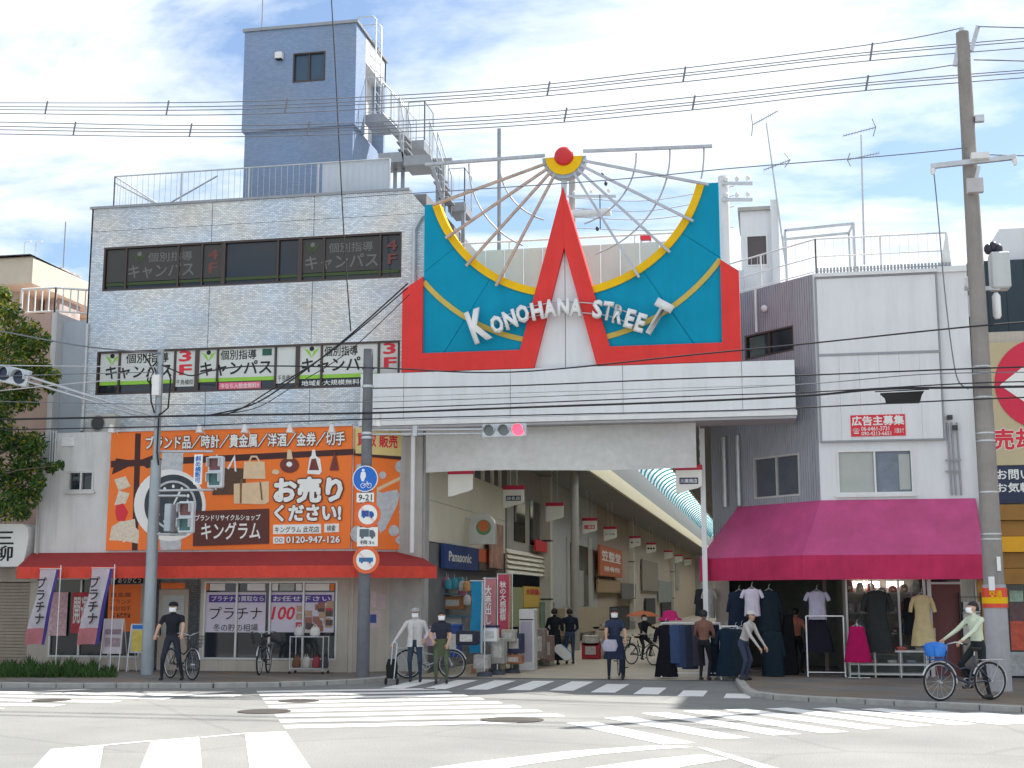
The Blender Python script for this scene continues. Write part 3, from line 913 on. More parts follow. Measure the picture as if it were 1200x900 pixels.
M_rib = mat('ribbon_print', (.055, .018, .018), .6, var=.1)
M_silv = mat('silver_print', (.48, .50, .52), .45, var=.25, scale=9)
M_dial = mat('dial_print', (.03, .04, .05), .4, var=.5, scale=7)
M_cream = mat('cream_print', (.70, .52, .33), .6, var=.10, scale=5)
M_card = mat('card_print', (.66, .58, .46), .6, var=.25, scale=14)
pl([(158.5, 508), (165, 508), (161, 645), (154.5, 645)], M_rib, 'print_ribbon')
pl([(130, 540), (414, 526), (414, 533), (130, 548)], M_rib, 'print_ribbon')
pl([(158, 540), (136, 537), (131, 556), (140, 552), (150, 547)], M_rib, 'print_bow')
pl([(162, 540), (180, 533), (186, 545), (172, 549)], M_rib, 'print_bow')
for q in ([(134, 562), (147, 558), (153, 570), (139, 575)], [(139, 575), (152, 578), (147, 590), (134, 592)], [(131, 617), (146, 608), (150, 634), (128, 633)], [(141, 612), (158, 608), (160, 628), (144, 636)], [(150, 610), (163, 622), (162, 637), (146, 634)]):
    pl(q, M_card, 'print_card')
pl([(136, 592), (144, 590), (150, 600), (146, 611), (137, 610), (135, 600)], M_redp, 'print_card')
# watch
pl([(190, 530), (215, 527), (214, 556), (188, 560)], M_silv, 'print_strap')
pl([(186, 620), (213, 618), (212, 644), (188, 645)], M_silv, 'print_strap')
pe(199, 592, 42, 42, M_wp, 'print_watch', 40)
pe(203, 592, 34, 36, M_dial, 'print_dial', 36)
pe(203, 592, 27, 29, M_silv, 'print_dial', 36)
pe(203, 592, 24.5, 26.5, M_dial, 'print_dial', 36)
for i in range(12):
    a = i * math.pi / 6
    pe(203 + 20 * math.cos(a), 592 + 22 * math.sin(a), 1.6, 2.2, M_wp, 'print_marker', 8)
pl([(202, 592), (204, 592), (212, 576), (210, 575)], M_wp, 'print_hand'); pl([(202, 591), (204, 593), (196, 602), (194, 600)], M_wp, 'print_hand')
# handbags
pl([(250, 548), (288, 549), (287, 579), (249, 580)], mat('bag_dark', (.09, .05, .03), .6, var=.3, scale=12), 'print_bag')
pl([(286, 541), (310, 541), (311, 561), (285, 561)], M_cream, 'print_bag')
pl([(291, 541), (294, 534), (301, 534), (305, 541), (303, 541), (300, 536), (295, 536), (293, 541)], M_cream, 'print_handle')
pl([(274, 567), (315, 564), (315, 588), (310, 591), (274, 590)], M_cream, 'print_bag')
pl([(281, 567), (283, 560), (284, 560), (283, 590), (281, 590)], M_wood, 'print_handle'); pl([(304, 565), (306, 565), (308, 586), (306, 586)], M_wood, 'print_handle')
pl([(266, 549), (275, 533), (277, 553), (275, 552), (274, 538), (268, 550)], M_wp, 'print_pearl')
# dark name plate
pl([(227, 599), (315, 596), (315, 637), (226, 640)], M_brownp, 'name_plate')
tb('ブランドリサイクルショップ', 229, 305, 603, 610, M_wp, bold=.02)
tb('キングラム', 236, 305, 612, 632, M_wp, bold=.015)
# bottles
M_bot = mat('bottle_print', (.16, .03, .02), .4, var=.3, scale=8)
pe(339, 545, 11, 9, M_bot, 'print_bottle'); pl([(336, 538), (337, 527), (341, 527), (343, 538)], M_cream, 'print_neck'); pe(339, 544, 3.4, 3, M_wp, 'print_label')
pl([(360, 555), (363, 536), (365, 534), (366, 527), (369, 527), (370, 534), (375, 538), (377, 553), (374, 556)], M_wp, 'print_bottle'); pl([(362, 551), (365, 538), (370, 537), (374, 551)], M_bot, 'print_bottle')
pl([(386, 551), (390, 537), (392, 529), (394, 537), (397, 551)], M_bot, 'print_bottle')
pe(323, 553, 4.5, 3, M_cream, 'print_glass')
# words
tb('ブランド品／時計／貴金属／洋酒／金券／切手', 171, 404, 508.5, 524, M_wp, bold=.025, outline=M_brownp, ow=.05)
tb('お売り', 322, 400, 560, 588, M_wp, bold=.055, outline=M_brownp, ow=.05)
tb('ください!', 322, 399, 592, 610, M_wp, bold=.05, outline=M_brownp, ow=.05)
pl([(320, 615), (376, 614), (376, 625), (320, 626)], M_wp, 'name_box'); tb('キングラム 此花店', 322, 374, 617, 624, M_black, bold=.01)
pl([(380, 614), (397, 613.5), (397, 623.5), (380, 624)], M_wp, 'name_box'); tb('検索', 383, 393, 615.5, 622.5, M_black, bold=.01)
pl([(320, 629), (333, 629), (333, 637), (320, 637)], M_wp, 'name_box'); tb('0120-947-126', 335.5, 398, 628.5, 636, M_wp, bold=.03, outline=M_brownp, ow=.04)
tb('OO', 322, 331, 630.5, 635.5, M_black, bold=.0)
# side board prints
Lc = lambda u, v: ln(u, v, (cx0, YE), C45)


def pc_(pts, m, name):
    lay[0] += 1
    k_ = MB(); k_.prism([Lc(u_, v_) for u_, v_ in pts], -.062 - .0006 * (lay[0] % 30), -.0605, MC); return k_.build(name, m, BB)


pc_([(414, 527), (478, 534), (478, 540), (414, 534)], M_rib, 'print_ribbon')
for i in range(9):
    u = 440 + i * 4; pc_([(u, 572 - i * 2), (u + 5, 570 - i * 2), (u + 5, 574 - i * 2), (u, 576 - i * 2)], M_cream, 'print_chain')
pc_([(440, 575), (447, 578), (452, 576), (464, 574), (467, 580), (464, 592), (450, 620), (444, 625), (440, 612)], M_silv, 'print_heart')
for (u, v, r_) in ((468, 547, 6.5), (447, 557, 4), (469, 600, 3), (460, 622, 6), (466, 633, 4), (418, 626, 9), (420, 548, 4)):
    pc_([(u + r_ * math.cos(i * .5236), v + r_ * 1.1 * math.sin(i * .5236)) for i in range(12)], M_silv, 'print_jewel')
a = Lc(417, 525); b = Lc(464, 508)
text('買取 販売', (a[0], b[0], Lc(440, 524)[1], Lc(440, 509)[1]), -.085, M_redp, BB, .03, M_wp, M=MC, ow=.05)

# flood lights over the board
fl = None
for i, u in enumerate((131, 234, 287, 340, 389)):
    x_, z_ = fy(u, 505, YB - .35)
    if fl is None:
        fl = thing('flood_light', 'white floodlight at the plaster-wall end of the orange billboard', 'floodlight', (x_, YB, z_), group='floodlights above the orange billboard')
        k = MB(); k.tube([(x_, YB - .02, z_ - .05), (x_, YB - .2, z_ + .08), (x_, YB - .36, z_ + .07)], .015, 6); k.build('arm', M_whitem, fl)
        k = MB(); k.loft([(x_, YB - .38, z_ - .05, .10, .09), (x_, YB - .38, z_ + .03, .07, .07), (x_, YB - .38, z_ + .16, .045, .045)], 10); k.build('lamp_head', M_whitem, fl)
        f0 = x_
    else:
        c = copy_tree(fl); c.location = (x_, YB, z_); c['label'] = ('', 'white floodlight above the slash between the first two words of the billboard', 'white floodlight above the three-character word near the billboard centre', 'white floodlight above the printed bottles on the billboard', 'white floodlight above the last word on the orange billboard')[i]

# ---- red awning, wrapping the corner
AD = 1.15
m22 = math.tan(R(22.5))
al = fy(20, 665, YE - AD)[0]
inner = [(ex0 - .05, YE - .01), (cx0, YE - .01), (cx0 + (clen + .15) * C45.x, YE - .01 + (clen + .15) * C45.y)]
outer = [(al, YE - AD), (cx0 + AD * m22, YE - AD), (inner[2][0] + AD * C45.x, inner[2][1] - AD * C45.y)]
zt_ = fy(200, 646, YE)[1]; zm = fy(300, 663, YE - AD)[1]; zb_ = fy(300, 677, YE - AD)[1]
AW = thing('awning', 'red fabric awning with scuffed valance under the orange billboard', 'awning', (-9, YE, zt_))
M_awn = cloth('awning_red_shaded', (.36, .05, .05), .12)  # one red fabric: canopy darkened for its shade, valance brightened as if backlit
k = MB()
zt2 = zt_ - .02
k.add([(*inner[0], zt2), (*inner[1], zt2), (*outer[1], zm), (*outer[0], zm)], [(0, 1, 2, 3)]); k.add([(*inner[1], zt2), (*inner[2], zt2), (*outer[2], zm), (*outer[1], zm)], [(0, 1, 2, 3)])
k.add([(*inner[0], zt2), (*outer[0], zm), (ex0 - .05, YE - .01, zm)], [(0, 1, 2)]); k.add([(*inner[2], zt2), (*outer[2], zm), (*inner[2], zm)], [(0, 1, 2)])
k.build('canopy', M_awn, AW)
k = MB(); nseg = 40
def val(p, q, n_):
    for i in range(n_):
        a_ = Vector(p).lerp(Vector(q), i / n_); b_ = Vector(p).lerp(Vector(q), (i + 1) / n_)
        w1 = .012 * math.sin(i * 1.3); w2 = .012 * math.sin((i + 1) * 1.3)
        k.add([(a_.x, a_.y, zm), (b_.x, b_.y, zm), (b_.x, b_.y - w2, zb_), (a_.x, a_.y - w1, zb_)], [(0, 1, 2, 3)])
val(outer[0], outer[1], 60); val(outer[1], outer[2], 20); val((ex0 - .05, YE - .01), outer[0], 6); val(outer[2], inner[2], 6)
k.build('valance', cloth('valance_red_backlit', (.82, .10, .07), .3), AW)
for x_ in [ex0 + .2 + i * (cx0 - ex0 - .4) / 5 for i in range(6)]:
    k = MB(); k.tube([(x_, YE - .02, zt2 - .08), (x_, YE - AD + .03, zm - .05)], .018, 6); k.build('awning_arm', M_galv, AW)

# ---- ground floor front
YG = YE + .15
gw = (fy(238, 730, YG)[0], fy(395, 730, YG)[0], SW + .28, fy(300, 681, YG)[1])
gd = (fy(172, 730, YG)[0], fy(234, 730, YG)[0], SW, 2.35)
gl = (fy(58, 730, YG)[0], fy(165, 730, YG)[0], SW + .3, 2.4)
k = MB()
for q in rects_minus(ex0, cx0 + .05, 0, 2.59, [gw, gd, gl]):
    k.box(q[0], q[1], YG, YG + .12, q[2], q[3])
k.box(.05, clen, .10, .22, 0, 2.59, MC)
gf = k.build('ground_floor_wall', M_beige, RS)
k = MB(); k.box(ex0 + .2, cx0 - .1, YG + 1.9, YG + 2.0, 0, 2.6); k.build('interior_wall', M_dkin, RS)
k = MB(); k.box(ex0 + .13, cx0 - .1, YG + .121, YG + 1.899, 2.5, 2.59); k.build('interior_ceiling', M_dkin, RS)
def glazed(w, n_, par, m=M_alu, y=YG):
    k_ = MB(); t = .05
    k_.box(w[0], w[1], y - .02, y + .1, w[2], w[2] + t); k_.box(w[0], w[1], y - .02, y + .1, w[3] - t, w[3])
    for i in range(n_ + 1):
        x_ = w[0] + (w[1] - w[0]) * i / n_; x_ = min(max(x_, w[0] + t / 2), w[1] - t / 2)
        k_.box(x_ - t / 2, x_ + t / 2, y - .018, y + .098, w[2] + t, w[3] - t)
    f_ = k_.build('window_frame', m, par)
    for i in range(n_):
        a_ = w[0] + (w[1] - w[0]) * i / n_; b_ = w[0] + (w[1] - w[0]) * (i + 1) / n_
        p_ = MB(); p_.box(a_ + .03, b_ - .03, y + .04, y + .05, w[2] + t, w[3] - t); p_.build('pane', M_glass, f_)
    return f_
wf = glazed(gw, 4, RS)
glazed(gl, 3, RS)
# posters inside and on the window
yp = YG + .03
def poster(u0, u1, v0, v1, m, name='poster', par=wf, y=yp):
    k_ = MB(); um = (u0 + u1) / 2; k_.box(fy(u0, v0, y)[0], fy(u1, v0, y)[0], y - .003, y, fy(um, v1, y)[1], fy(um, v0, y)[1]); return k_.build(name, m, par)
M_pp = mat('poster_lilac', (.62, .57, .66), .6, var=.04)
poster(241, 312, 694, 741, M_pp); poster(317, 392, 694, 741, M_pp)
poster(245, 311, 697, 706, M_purp, y=yp - .005); poster(318, 389, 697, 706, M_purp, y=yp - .005)
tb('プラチナの買取なら', 248, 309, 698.5, 704.5, M_wp, wf, .01, y=yp - .012); tb('お任せ下さい', 320, 387, 698.5, 704.5, M_wp, wf, .01, y=yp - .012)
tb('プラチナ', 246, 307, 711, 726, M_black, wf, .0, y=yp - .012)
tb('冬の貯の相場', 250, 302, 731, 740, M_black, wf, .0, y=yp - .012)
tb('100', 318, 345, 711, 726, M_redp, wf, .02, y=yp - .012, shear=.2)
poster(318, 345, 728, 740, M_pp, y=yp - .006)
for (u0, u1, m_) in ((246, 264, M_wp), (290, 311, M_wp), (319, 326, M_wp), (328, 345, M_frost), (347, 354, M_wp), (358, 386, M_wp), (240, 245, M_orange), (387, 392, M_orange)):
    poster(u0, u1, 684, 692, m_, 'lit_sign')
rnd = random.Random(5)
for i in range(26):
    u = rnd.uniform(350, 388); v = rnd.uniform(708, 740); c_ = rnd.choice([(.3, .14, .1), (.45, .3, .2), (.5, .06, .08), (.1, .08, .07), (.55, .5, .45), (.25, .2, .18)])
    poster(u - 4, u + 4, v - 4, v + 3, mat('poster_%d' % i, c_, .7, var=.3, scale=20), 'notice', y=yp - .014 - i * .0006)
# left bay: red and orange posters
lf = RS
poster(85, 106, 694, 742, mat('poster_red', (.45, .05, .06), .6, var=.4, scale=14), 'poster', RS, YG - .022)
text('開運', (fy(87, 715, YG)[0], fy(104, 715, YG)[0], fy(96, 730, YG)[1], fy(96, 700, YG)[1]), YG - .03, M_wp, RS, .02)
poster(60, 80, 694, 745, mat('poster_pale', (.55, .35, .38), .6, var=.4, scale=14), 'poster', RS, YG - .022)
poster(128, 166, 685, 740, M_orange, 'poster', RS, YG - .022)
poster(137, 168, 674, 684, M_black, 'sign_strip', RS, YG - .022)
text('ありがとう', (fy(139, 679, YG)[0], fy(166, 679, YG)[0], fy(150, 683, YG)[1], fy(150, 676, YG)[1]), YG - .03, M_wp, RS, .01)
for i, t_ in enumerate(('貴金属', 'ブランド', '時計切手', '酒')):
    v = 697 + i * 8; text(t_, (fy(130, v, YG)[0], fy(154, v, YG)[0], fy(140, v + 2.8, YG)[1], fy(140, v - 2.8, YG)[1]), YG - .03, M_brownp, RS, .0)
# entrance
k = MB(); k.box(gd[0] + .28, gd[1] - .35, YG + .06, YG + .10, SW, 2.1); dr = k.build('door', mat('door_pale', (.42, .36, .30), .6), RS)
k = MB(); k.box(gd[0] + .38, gd[1] - .45, YG + .045, YG + .058, 1.0, 1.95); k.build('door_glass', M_frost, dr)
k = MB(); k.bar((gd[0] + .36, YG + .03, .95), (gd[0] + .36, YG + .03, 1.25), .03); k.build('door_handle', M_dark, dr)
poster(189, 217, 683, 690, M_orange, 'sign_strip', RS, YG + .05)
# notices on the wall by the pole
for (u0, u1, v0, v1, c_) in ((434, 443, 693, 712, (.55, .45, .45)), (445, 454, 696, 714, (.5, .4, .42)), (434, 448, 716, 735, (.6, .62, .62)), (436, 443, 720, 730, (.05, .09, .3))):
    k = MB(); a = Lc(u0, v0); b = Lc(u1, v1); k.box(a[0], b[0], .095 - (.006 if c_[2] == .3 else 0), .099, b[1], a[1], MC); k.build('notice', mat('notice_%d' % u0, c_, .7, var=.2, scale=18), gf)
# air conditioner on the ledge
AC = thing('air_conditioner', 'beige air conditioner unit on the ledge above the plaster wall', 'air conditioner', (fy(121, 495, -.5)[0], -.5, ezt))
x_ = fy(121, 495, -.5)[0]
k = MB(); k.box(x_ - .38, x_ + .38, -.6, -.3, ezt, ezt + .52); k.build('casing', mat('ac_beige', (.45, .44, .40), .6), AC, bevel=.02)
k = MB(); k.ring((x_ - .1, -.605, ezt + .27), .2, .018); k.build('fan_guard', M_grey, AC)
k = MB(); k.disc((x_ - .1, ezt + .27), .19, -.604, -.601, 20); k.build('fan_opening', M_dark, AC)

# ------------------------------------------------------------------ neighbours at the left edge
NB = thing('corner_house', 'pink and grey apartment house with roof balcony beside the tiled building', 'building', (-15, .5, 0))
nx1 = XL - .12; YN = .6
k = MB(); k.box(-22, fy(58, 450, YN)[0], YN, 9, 0, fy(40, 368, YN)[1]); k.build('pink_wall', mat('pink_plaster', (.52, .36, .31), .85, var=.08, streak=.2), NB)
k = MB(); k.box(fy(58, 450, YN)[0] + .002, fy(64, 450, YN)[0], YN - .06, 9, 0, fy(60, 368, YN)[1] + .03); k.build('corner_post', M_plaster, NB)
k = MB(); k.box(fy(64, 450, YN)[0] + .002, nx1, YN + .3, 9, 0, fy(64, 370, YN)[1] - .1); k.build('grey_wall', mat('grey_plaster', (.50, .55, .62), .8, var=.06, streak=.15), NB)
zb2 = fy(40, 368, YN)[1]
railing(NB, [(fy(22, 368, YN)[0], YN + .1, zb2), (fy(62, 368, YN)[0], YN + .1, zb2), (nx1, YN + .3, zb2 - .1)], .75, .2, m=M_whitem, r=.035, bar=.03)
k = MB(); a = fy(52, 330, 2.5); k.box(-22, fy(22, 340, 2.0)[0], 2.0, 7, zb2, fy(22, 330, 2.0)[1]); k.build('penthouse', M_beige, NB)
k = MB(); e = fy(28, 320, 1.3); k.box(-22, e[0] + .3, 1.2, 7, fy(20, 335, 1.3)[1], fy(20, 302, 1.3)[1]); k.build('eave', mat('eave_beige', (.56, .49, .40), .8), NB, bevel=.05)
k = MB(); zz_ = fy(20, 302, 1.3)[1]; k.add([(-22, 1.0, zz_ + .01), (e[0] + .35, 1.0, zz_ + .01), (e[0] + .2, 6, zz_ + .01), (-22, 6, zz_ + .01), (-22, 3.5, zz_ + .9), (e[0] - 1.0, 3.5, zz_ + .5)], [(0, 1, 5, 4), (1, 2, 5), (2, 3, 4, 5)]); k.build('roof', mat('roof_grey', (.33, .36, .42), .7), NB)
k = MB(); a = fy(54, 330, 3); b = fy(72, 320, 3); k.box(a[0], b[0], 3, 4.2, zb2 - .2, fy(60, 314, 3)[1]); k.build('roof_hut', mat('rusty_panel', (.40, .36, .34), .8, var=.35, scale=3, streak=.5), NB)
k = MB(); a = fy(77, 260, 3.4); k.tube([(a[0], 3.4, zb2), (a[0], 3.4, a[1])], .02, 6); k.build('antenna_mast', M_grey, NB)
for u in (29, 42):
    a = fy(u, 284, 1.6); k = MB(); k.tube([(a[0], 1.6, a[1] - .6), (a[0], 1.6, a[1]), (a[0] + .2, 1.6, a[1] + .02)], .02, 6); k.build('roof_bracket', M_whitem, NB)
# shutter shop under it
SH = thing('shutter_shop', 'closed shop with lowered steel shutter beside the red awning end', 'shop', (-15.5, -.3, 0))
k = MB(); k.box(-22, ex0 - .04, -.2, .55, 2.3, 3.3); k.build('fascia', M_beige, SH)
zs_ = 2.28; nsl = 26
for i in range(nsl):
    z0_ = SW + (zs_ - SW) * i / nsl; k = MB(); k.prism([(-22, z0_ + .004), (ex0 - .42, z0_ + .004), (ex0 - .42, z0_ + .078), (-22, z0_ + .078)], -.10 - .012 * (i % 2), -.06); k.build('shutter_slat', mat('shutter_beige', (.36, .30, .24), .6, var=.14, streak=.2), SH)
k = MB(); k.box(ex0 - .41, ex0 - .04, -.3, .5, 0, 2.29); k.build('door_post', M_beige, SH)
a = fy(0, 617, -1.0); b = fy(34, 617, -1.0); zb3 = fy(15, 664, -1.0)[1]; zt3 = fy(15, 614, -1.0)[1]
SG = thing('shop_sign', 'white curved shop sign with black brush lettering beside red awning', 'sign', (a[0], -1.0, zb3))
k = MB(); k.prism([(a[0] - 2, zb3), (b[0] - .12, zb3), (b[0] - .04, zb3 + .4), (b[0], zt3 - .35), (b[0] - .05, zt3 - .08), (b[0] - .2, zt3), (a[0] - 2, zt3)], -1.0, -.25); k.build('board', M_wp, SG)
text('三柳', (a[0] - .12, b[0] - .42, zb3 + .15, zt3 - .2), -1.008, M_black, SG, .02, vertical=True)
# ------------------------------------------------------------------ gate over the arcade: white beam, sign, letters
YS = -.5
GT = thing('arcade_gate_sign', 'teal and red arcade gate sign with yellow arcs and fan of spokes', 'sign', (0, YS, 6.2))
S = lambda u, v, y=YS: fy(u, v, y)
hx, hz = S(662, 186)
Rin, Rout, R2 = 3.42, 3.60, 4.76
tl, tr_ = S(497, 300)[0], S(844, 300)[0]
ap = S(661, 220); ol = S(610, 412); orr = S(715, 407); il = S(626, 433); ir = S(700, 429); ia = S(661.5, 291)
zbt = (S(493, 416)[1] + S(846, 401)[1]) / 2; zbb = (S(472, 437)[1] + S(860, 424)[1]) / 2
zL, zR = S(500, 240)[1], S(838, 214)[1]


def cut(p, q, r, toward):          # where the straight edge p-q meets the circle about the hub
    for i in range(400):
        t = i / 399; x_ = p[0] + (q[0] - p[0]) * t; z_ = p[1] + (q[1] - p[1]) * t
        if math.hypot(x_ - hx, z_ - hz) > r: return x_, z_
    return q


def arc_pts(r, a0, a1, n=40):
    return [(hx + r * math.cos(a0 + (a1 - a0) * i / n), hz + r * math.sin(a0 + (a1 - a0) * i / n)) for i in range(n + 1)]


def ang(p): return math.atan2(p[1] - hz, p[0] - hx)


cl_ = cut(ap, ol, Rin, 0); cr_ = cut(ap, orr, Rin, 0)
aL0 = math.pi + math.asin(min(1, (hz - zL) / Rin)); aL1 = ang(cl_) + 2 * math.pi
aR0 = -math.asin(min(1, (hz - zR) / Rin)); aR1 = ang(cr_)
# teal sheets, split along their joints
def sector(side):
    a0, a1 = (aL0, aL1) if side < 0 else (aR0, aR1)
    xe = tl if side < 0 else tr_; zt = zL if side < 0 else zR
    foot = ol if side < 0 else orr
    n_ = 3
    for i in range(n_):
        b0 = a0 + (a1 - a0) * i / n_ + (.0012 if i else 0); b1 = a0 + (a1 - a0) * (i + 1) / n_ - (.0012 if i < n_ - 1 else 0)
        inner = arc_pts(Rin, b0, b1, 14)
        outr = []
        for x_, z_ in inner:           # run each ray outward to the sheet's border
            dx_, dz_ = x_ - hx, z_ - hz; t = 99
            if (xe - hx) * dx_ > 0: t = min(t, (xe - hx) / dx_)
            if dz_ < 0: t = min(t, (zbt - hz) / dz_)
            px_, pz_ = hx + dx_ * t, hz + dz_ * t
            outr.append((px_, pz_))
        poly = list(inner)
        if i == 0:
            tail = [(xe, zt)]
        else: tail = []
        if i == n_ - 1:
            poly += [(foot[0], zbt)]
        cor = (xe, zbt)
        mid = [p for p in outr]
        if any(abs(p[0] - xe) < 1e-3 for p in mid) and any(abs(p[1] - zbt) < 1e-3 for p in mid):
            j = next(q for q in range(len(mid)) if abs(mid[q][1] - zbt) < 1e-3); mid.insert(j, cor)
        if i == n_ - 1: mid = [p for p in mid if side * (p[0] - foot[0]) > 0]
        poly += mid[::-1] + tail
        k = MB(); k.prism(poly, YS, YS + .34); k.build('teal_sheet', M_teal, GT)


sector(-1); sector(1)
for a0, a1 in ((aL0, aL1), (aR0, aR1)):
    k = MB(); k.strip(arc_pts(Rin - .01, a0, a1), arc_pts(Rout, a0, a1), YS - .05, YS + .34 + .01); k.build('yellow_arc', M_yel, GT)
def ray_in(a): return hx + R2 * math.cos(a), hz + R2 * math.sin(a)
aa = math.pi + math.acos((hx - tl) / R2); c2 = cut(ap, ol, R2, 0); c3 = cut(ap, orr, R2, 0)
ab = -math.acos((tr_ - hx) / R2)
for a0, a1 in ((aa, ang(c2) + 2 * math.pi), (ab, ang(c3))):
    k = MB(); k.strip(arc_pts(R2 - .07, a0, a1), arc_pts(R2 + .06, a0, a1), YS - .03, YS - .001); k.build('thin_yellow_arc', mat('ochre_paint', (.55, .40, .07), .5, var=.1), GT)
# red frame with the tall A
fl_, fr_ = S(472, 400)[0], S(868, 400)[0]
zl0, zl1 = S(472, 341)[1], S(497, 325)[1]; zr0, zr1 = S(868, 318)[1], S(844, 305)[1]
k = MB(); k.prism([(fl_, zbb), (il[0], zbb), (ia[0], ia[1]), (ap[0] - .02, ap[1]), (ol[0], zbt), (tl, zbt), (tl, zl1), (fl_, zl0)], YS - .09, YS + .40); k.build('red_frame', M_red, GT)
k = MB(); k.prism([(fr_, zbb), (ir[0], zbb), (ia[0] + .002, ia[1]), (ap[0] - .018, ap[1]), (orr[0], zbt), (tr_, zbt), (tr_, zr1), (fr_, zr0)], YS - .088, YS + .40); k.build('red_frame', M_red, GT)
for sg in (-1, 1):
    k = MB(); b = il if sg < 0 else ir
    k.prism([(ia[0] + sg * .008, zbb), (b[0], zbb), (ia[0] + sg * .008, ia[1] - .05)], YS + .05, YS + .3); k.build('white_infill', M_white, GT)
k = MB(); k.box(ap[0] - .07, ap[0] + .07, YS - .05, YS + .1, ap[1] - .5, hz - .4); k.build('mast', M_galv, GT)
# hub
k = MB(); k.disc((hx, hz), .56, YS - .14, YS + .12, 26, math.pi, 2 * math.pi); k.build('hub_rim', mat('hub_blue', (.30, .37, .46), .5), GT)
k = MB(); k.disc((hx, hz), .47, YS - .17, YS - .141, 26, math.pi, 2 * math.pi); k.build('hub_face', M_yel, GT)
k = MB(); k.ball((hx, YS - .17, hz + .01), .25, .14, .25, 20); k.build('hub_ball', mat('hub_red', (.58, .025, .03), .35), GT)
# spokes and rods
M_spoke = mat('spoke_paint', (.46, .48, .53), .45, metal=.2, var=.12, streak=.3)
M_rust = mat('rusty_spoke', (.46, .36, .31), .6, var=.3, scale=5)
def spoke(u, v, m):
    x_, z_ = S(u, v, YS - .15); d = Vector((x_ - hx, z_ - hz)); d.normalize()
    k_ = MB(); k_.bar((hx + d.x * .5, YS - .13, hz + d.y * .5), (x_, YS - .13, z_), .085, .06); k_.build('spoke', m, GT)
for u, v in ((507, 240), (522, 279), (546, 311.5), (581, 335)): spoke(u, v, M_rust)
for u, v in ((830, 216), (812.5, 259), (785, 295.5), (749, 325)): spoke(u, v, M_spoke)
a = S(500, 196); b = S(835, 172)
for (x_, z_) in (a, b):
    k = MB(); sg = 1 if x_ > hx else -1; k.bar((hx + sg * .48, YS - .13, hz + .12 * (1 if sg > 0 else .6)), (x_, YS - .13, (a[1] + b[1]) / 2), .10, .07); k.build('top_rail', M_spoke, GT)
zt_r = hz + .05
for (r_, a0, a1) in ((2.48, math.pi, math.pi + 1.12), (1.68, math.pi, math.pi + 1.25), (1.82, 0, -1.30), (2.66, .02, -1.28), (3.5, .03, -.22)):
    k = MB(); k.tube([(p[0], YS - .08, p[1]) for p in arc_pts(r_, a0, a1, 26)], .022, 6); k.build('curved_rod', mat('rod_grey', (.42, .42, .45), .5, metal=.2), GT)
# letters, each its own, on two rails
LET = [('K', 560, 381, 40, 22, 20), ('O', 582, 380, 22, 15, 17), ('N', 597.5, 374, 22, 15, 17), ('O', 612, 367.5, 22, 15, 13), ('H', 629, 364, 21, 14, 10), ('A', 644, 361, 21, 15, 6), ('N', 660, 359, 21, 14, 1), ('A', 674.5, 360, 21, 15, -3), ('S', 700, 362, 22, 11.5, -4), ('T', 712, 364, 22, 11.5, -10), ('R', 724.5, 368, 22, 11, -14), ('E', 738, 373, 22, 10.5, -17), ('E', 750.5, 378, 22, 10.5, -19), ('T', 770, 372, 42, 21, -31)]
M_let = mat('letter_white', (.74, .74, .74), .45, var=.06)
M_lete = mat('letter_side', (.30, .30, .32), .5, var=.1)
for ch, u, v, h_, w_, rt in LET:
    x_, z_ = S(u, v, YS - .3); hh = h_ / 47.0 / 2 / 1.0; ww = w_ / 47.0 / 2
    bx_ = (x_ - ww, x_ + ww, z_ - hh, z_ + hh)
    text(ch, bx_, YS - .30, M_let, GT, .045, rot=R(rt), name='letter', depth=.10, outline=None)
for dv in (-6, 6):
    k = MB(); pts = []
    for ch, u, v, h_, w_, rt in LET[1:-1]:
        p = S(u, v + dv, YS - .17); pts.append((p[0], YS - .17, p[1]))
    k.tube(pts, .016, 6); k.build('letter_rail', M_galv, GT)
for i in (1, 4, 6, 8, 11, 12):
    p = S(LET[i][1], LET[i][2], YS); k = MB(); k.bar((p[0], YS - .16, p[1]), (p[0], YS + .1, p[1]), .03); k.build('letter_bracket', M_galv, GT)

# ---- white beam
YW = -.62
BM = thing('arcade_beam', 'wide white panelled beam spanning the arcade entrance under the sign', 'beam', (0, YW, 6.2))
bl, br_ = fy(422, 470, YW)[0], fy(932, 450, YW)[0]
bz0_, bz1_ = fy(700, 494, YW)[1], zbb - .015
sx = [bl] + [fy(u, 465, YW)[0] for u in (473, 598, 730, 870)] + [br_]
zm_ = (bz0_ + bz1_) / 2 + .08
for a, b in zip(sx, sx[1:]):
    for c, d in ((bz0_ + .16, zm_), (zm_, bz1_)):
        k = MB(); k.box(a + .006, b - .006, YW, YW + .05, c + .005, d - .005); k.build('beam_panel', M_white, BM)
k = MB(); k.box(bl + .01, br_ - .01, YW + .052, .55, bz0_ + .17, bz1_ - .01); k.build('beam_core', M_grey, BM)
k = MB(); k.box(bl - .02, br_ + .02, YW - .05, YW + .06, bz0_ + .03, bz0_ + .15); k.build('lower_trim', M_whitem, BM)
k = MB(); k.box(bl, br_, YW - .02, .5, bz0_ - .04, bz0_ + .02); k.build('soffit', mat('soffit_grey', (.36, .36, .37), .7, var=.1), BM)
# pillars that carry it
k = MB(); a = fy(488, 600, .25); b = fy(500, 600, .25); k.box(a[0], b[0], .1, .5, 0, bz0_ - .05); k.build('pillar', M_conc, BM)
k = MB(); a = fy(821, 560, .9); k.box(a[0], a[0] + .12, .8, .95, 0, bz0_ - .05); k.build('pillar', M_whitem, BM)
k = MB(); a = fy(482, 600, -.4); k.tube([(a[0], -.3, bz0_ - .05), (a[0], -.3, 3.0)], .06, 8); k.build('rain_pipe', M_whitem, BM)

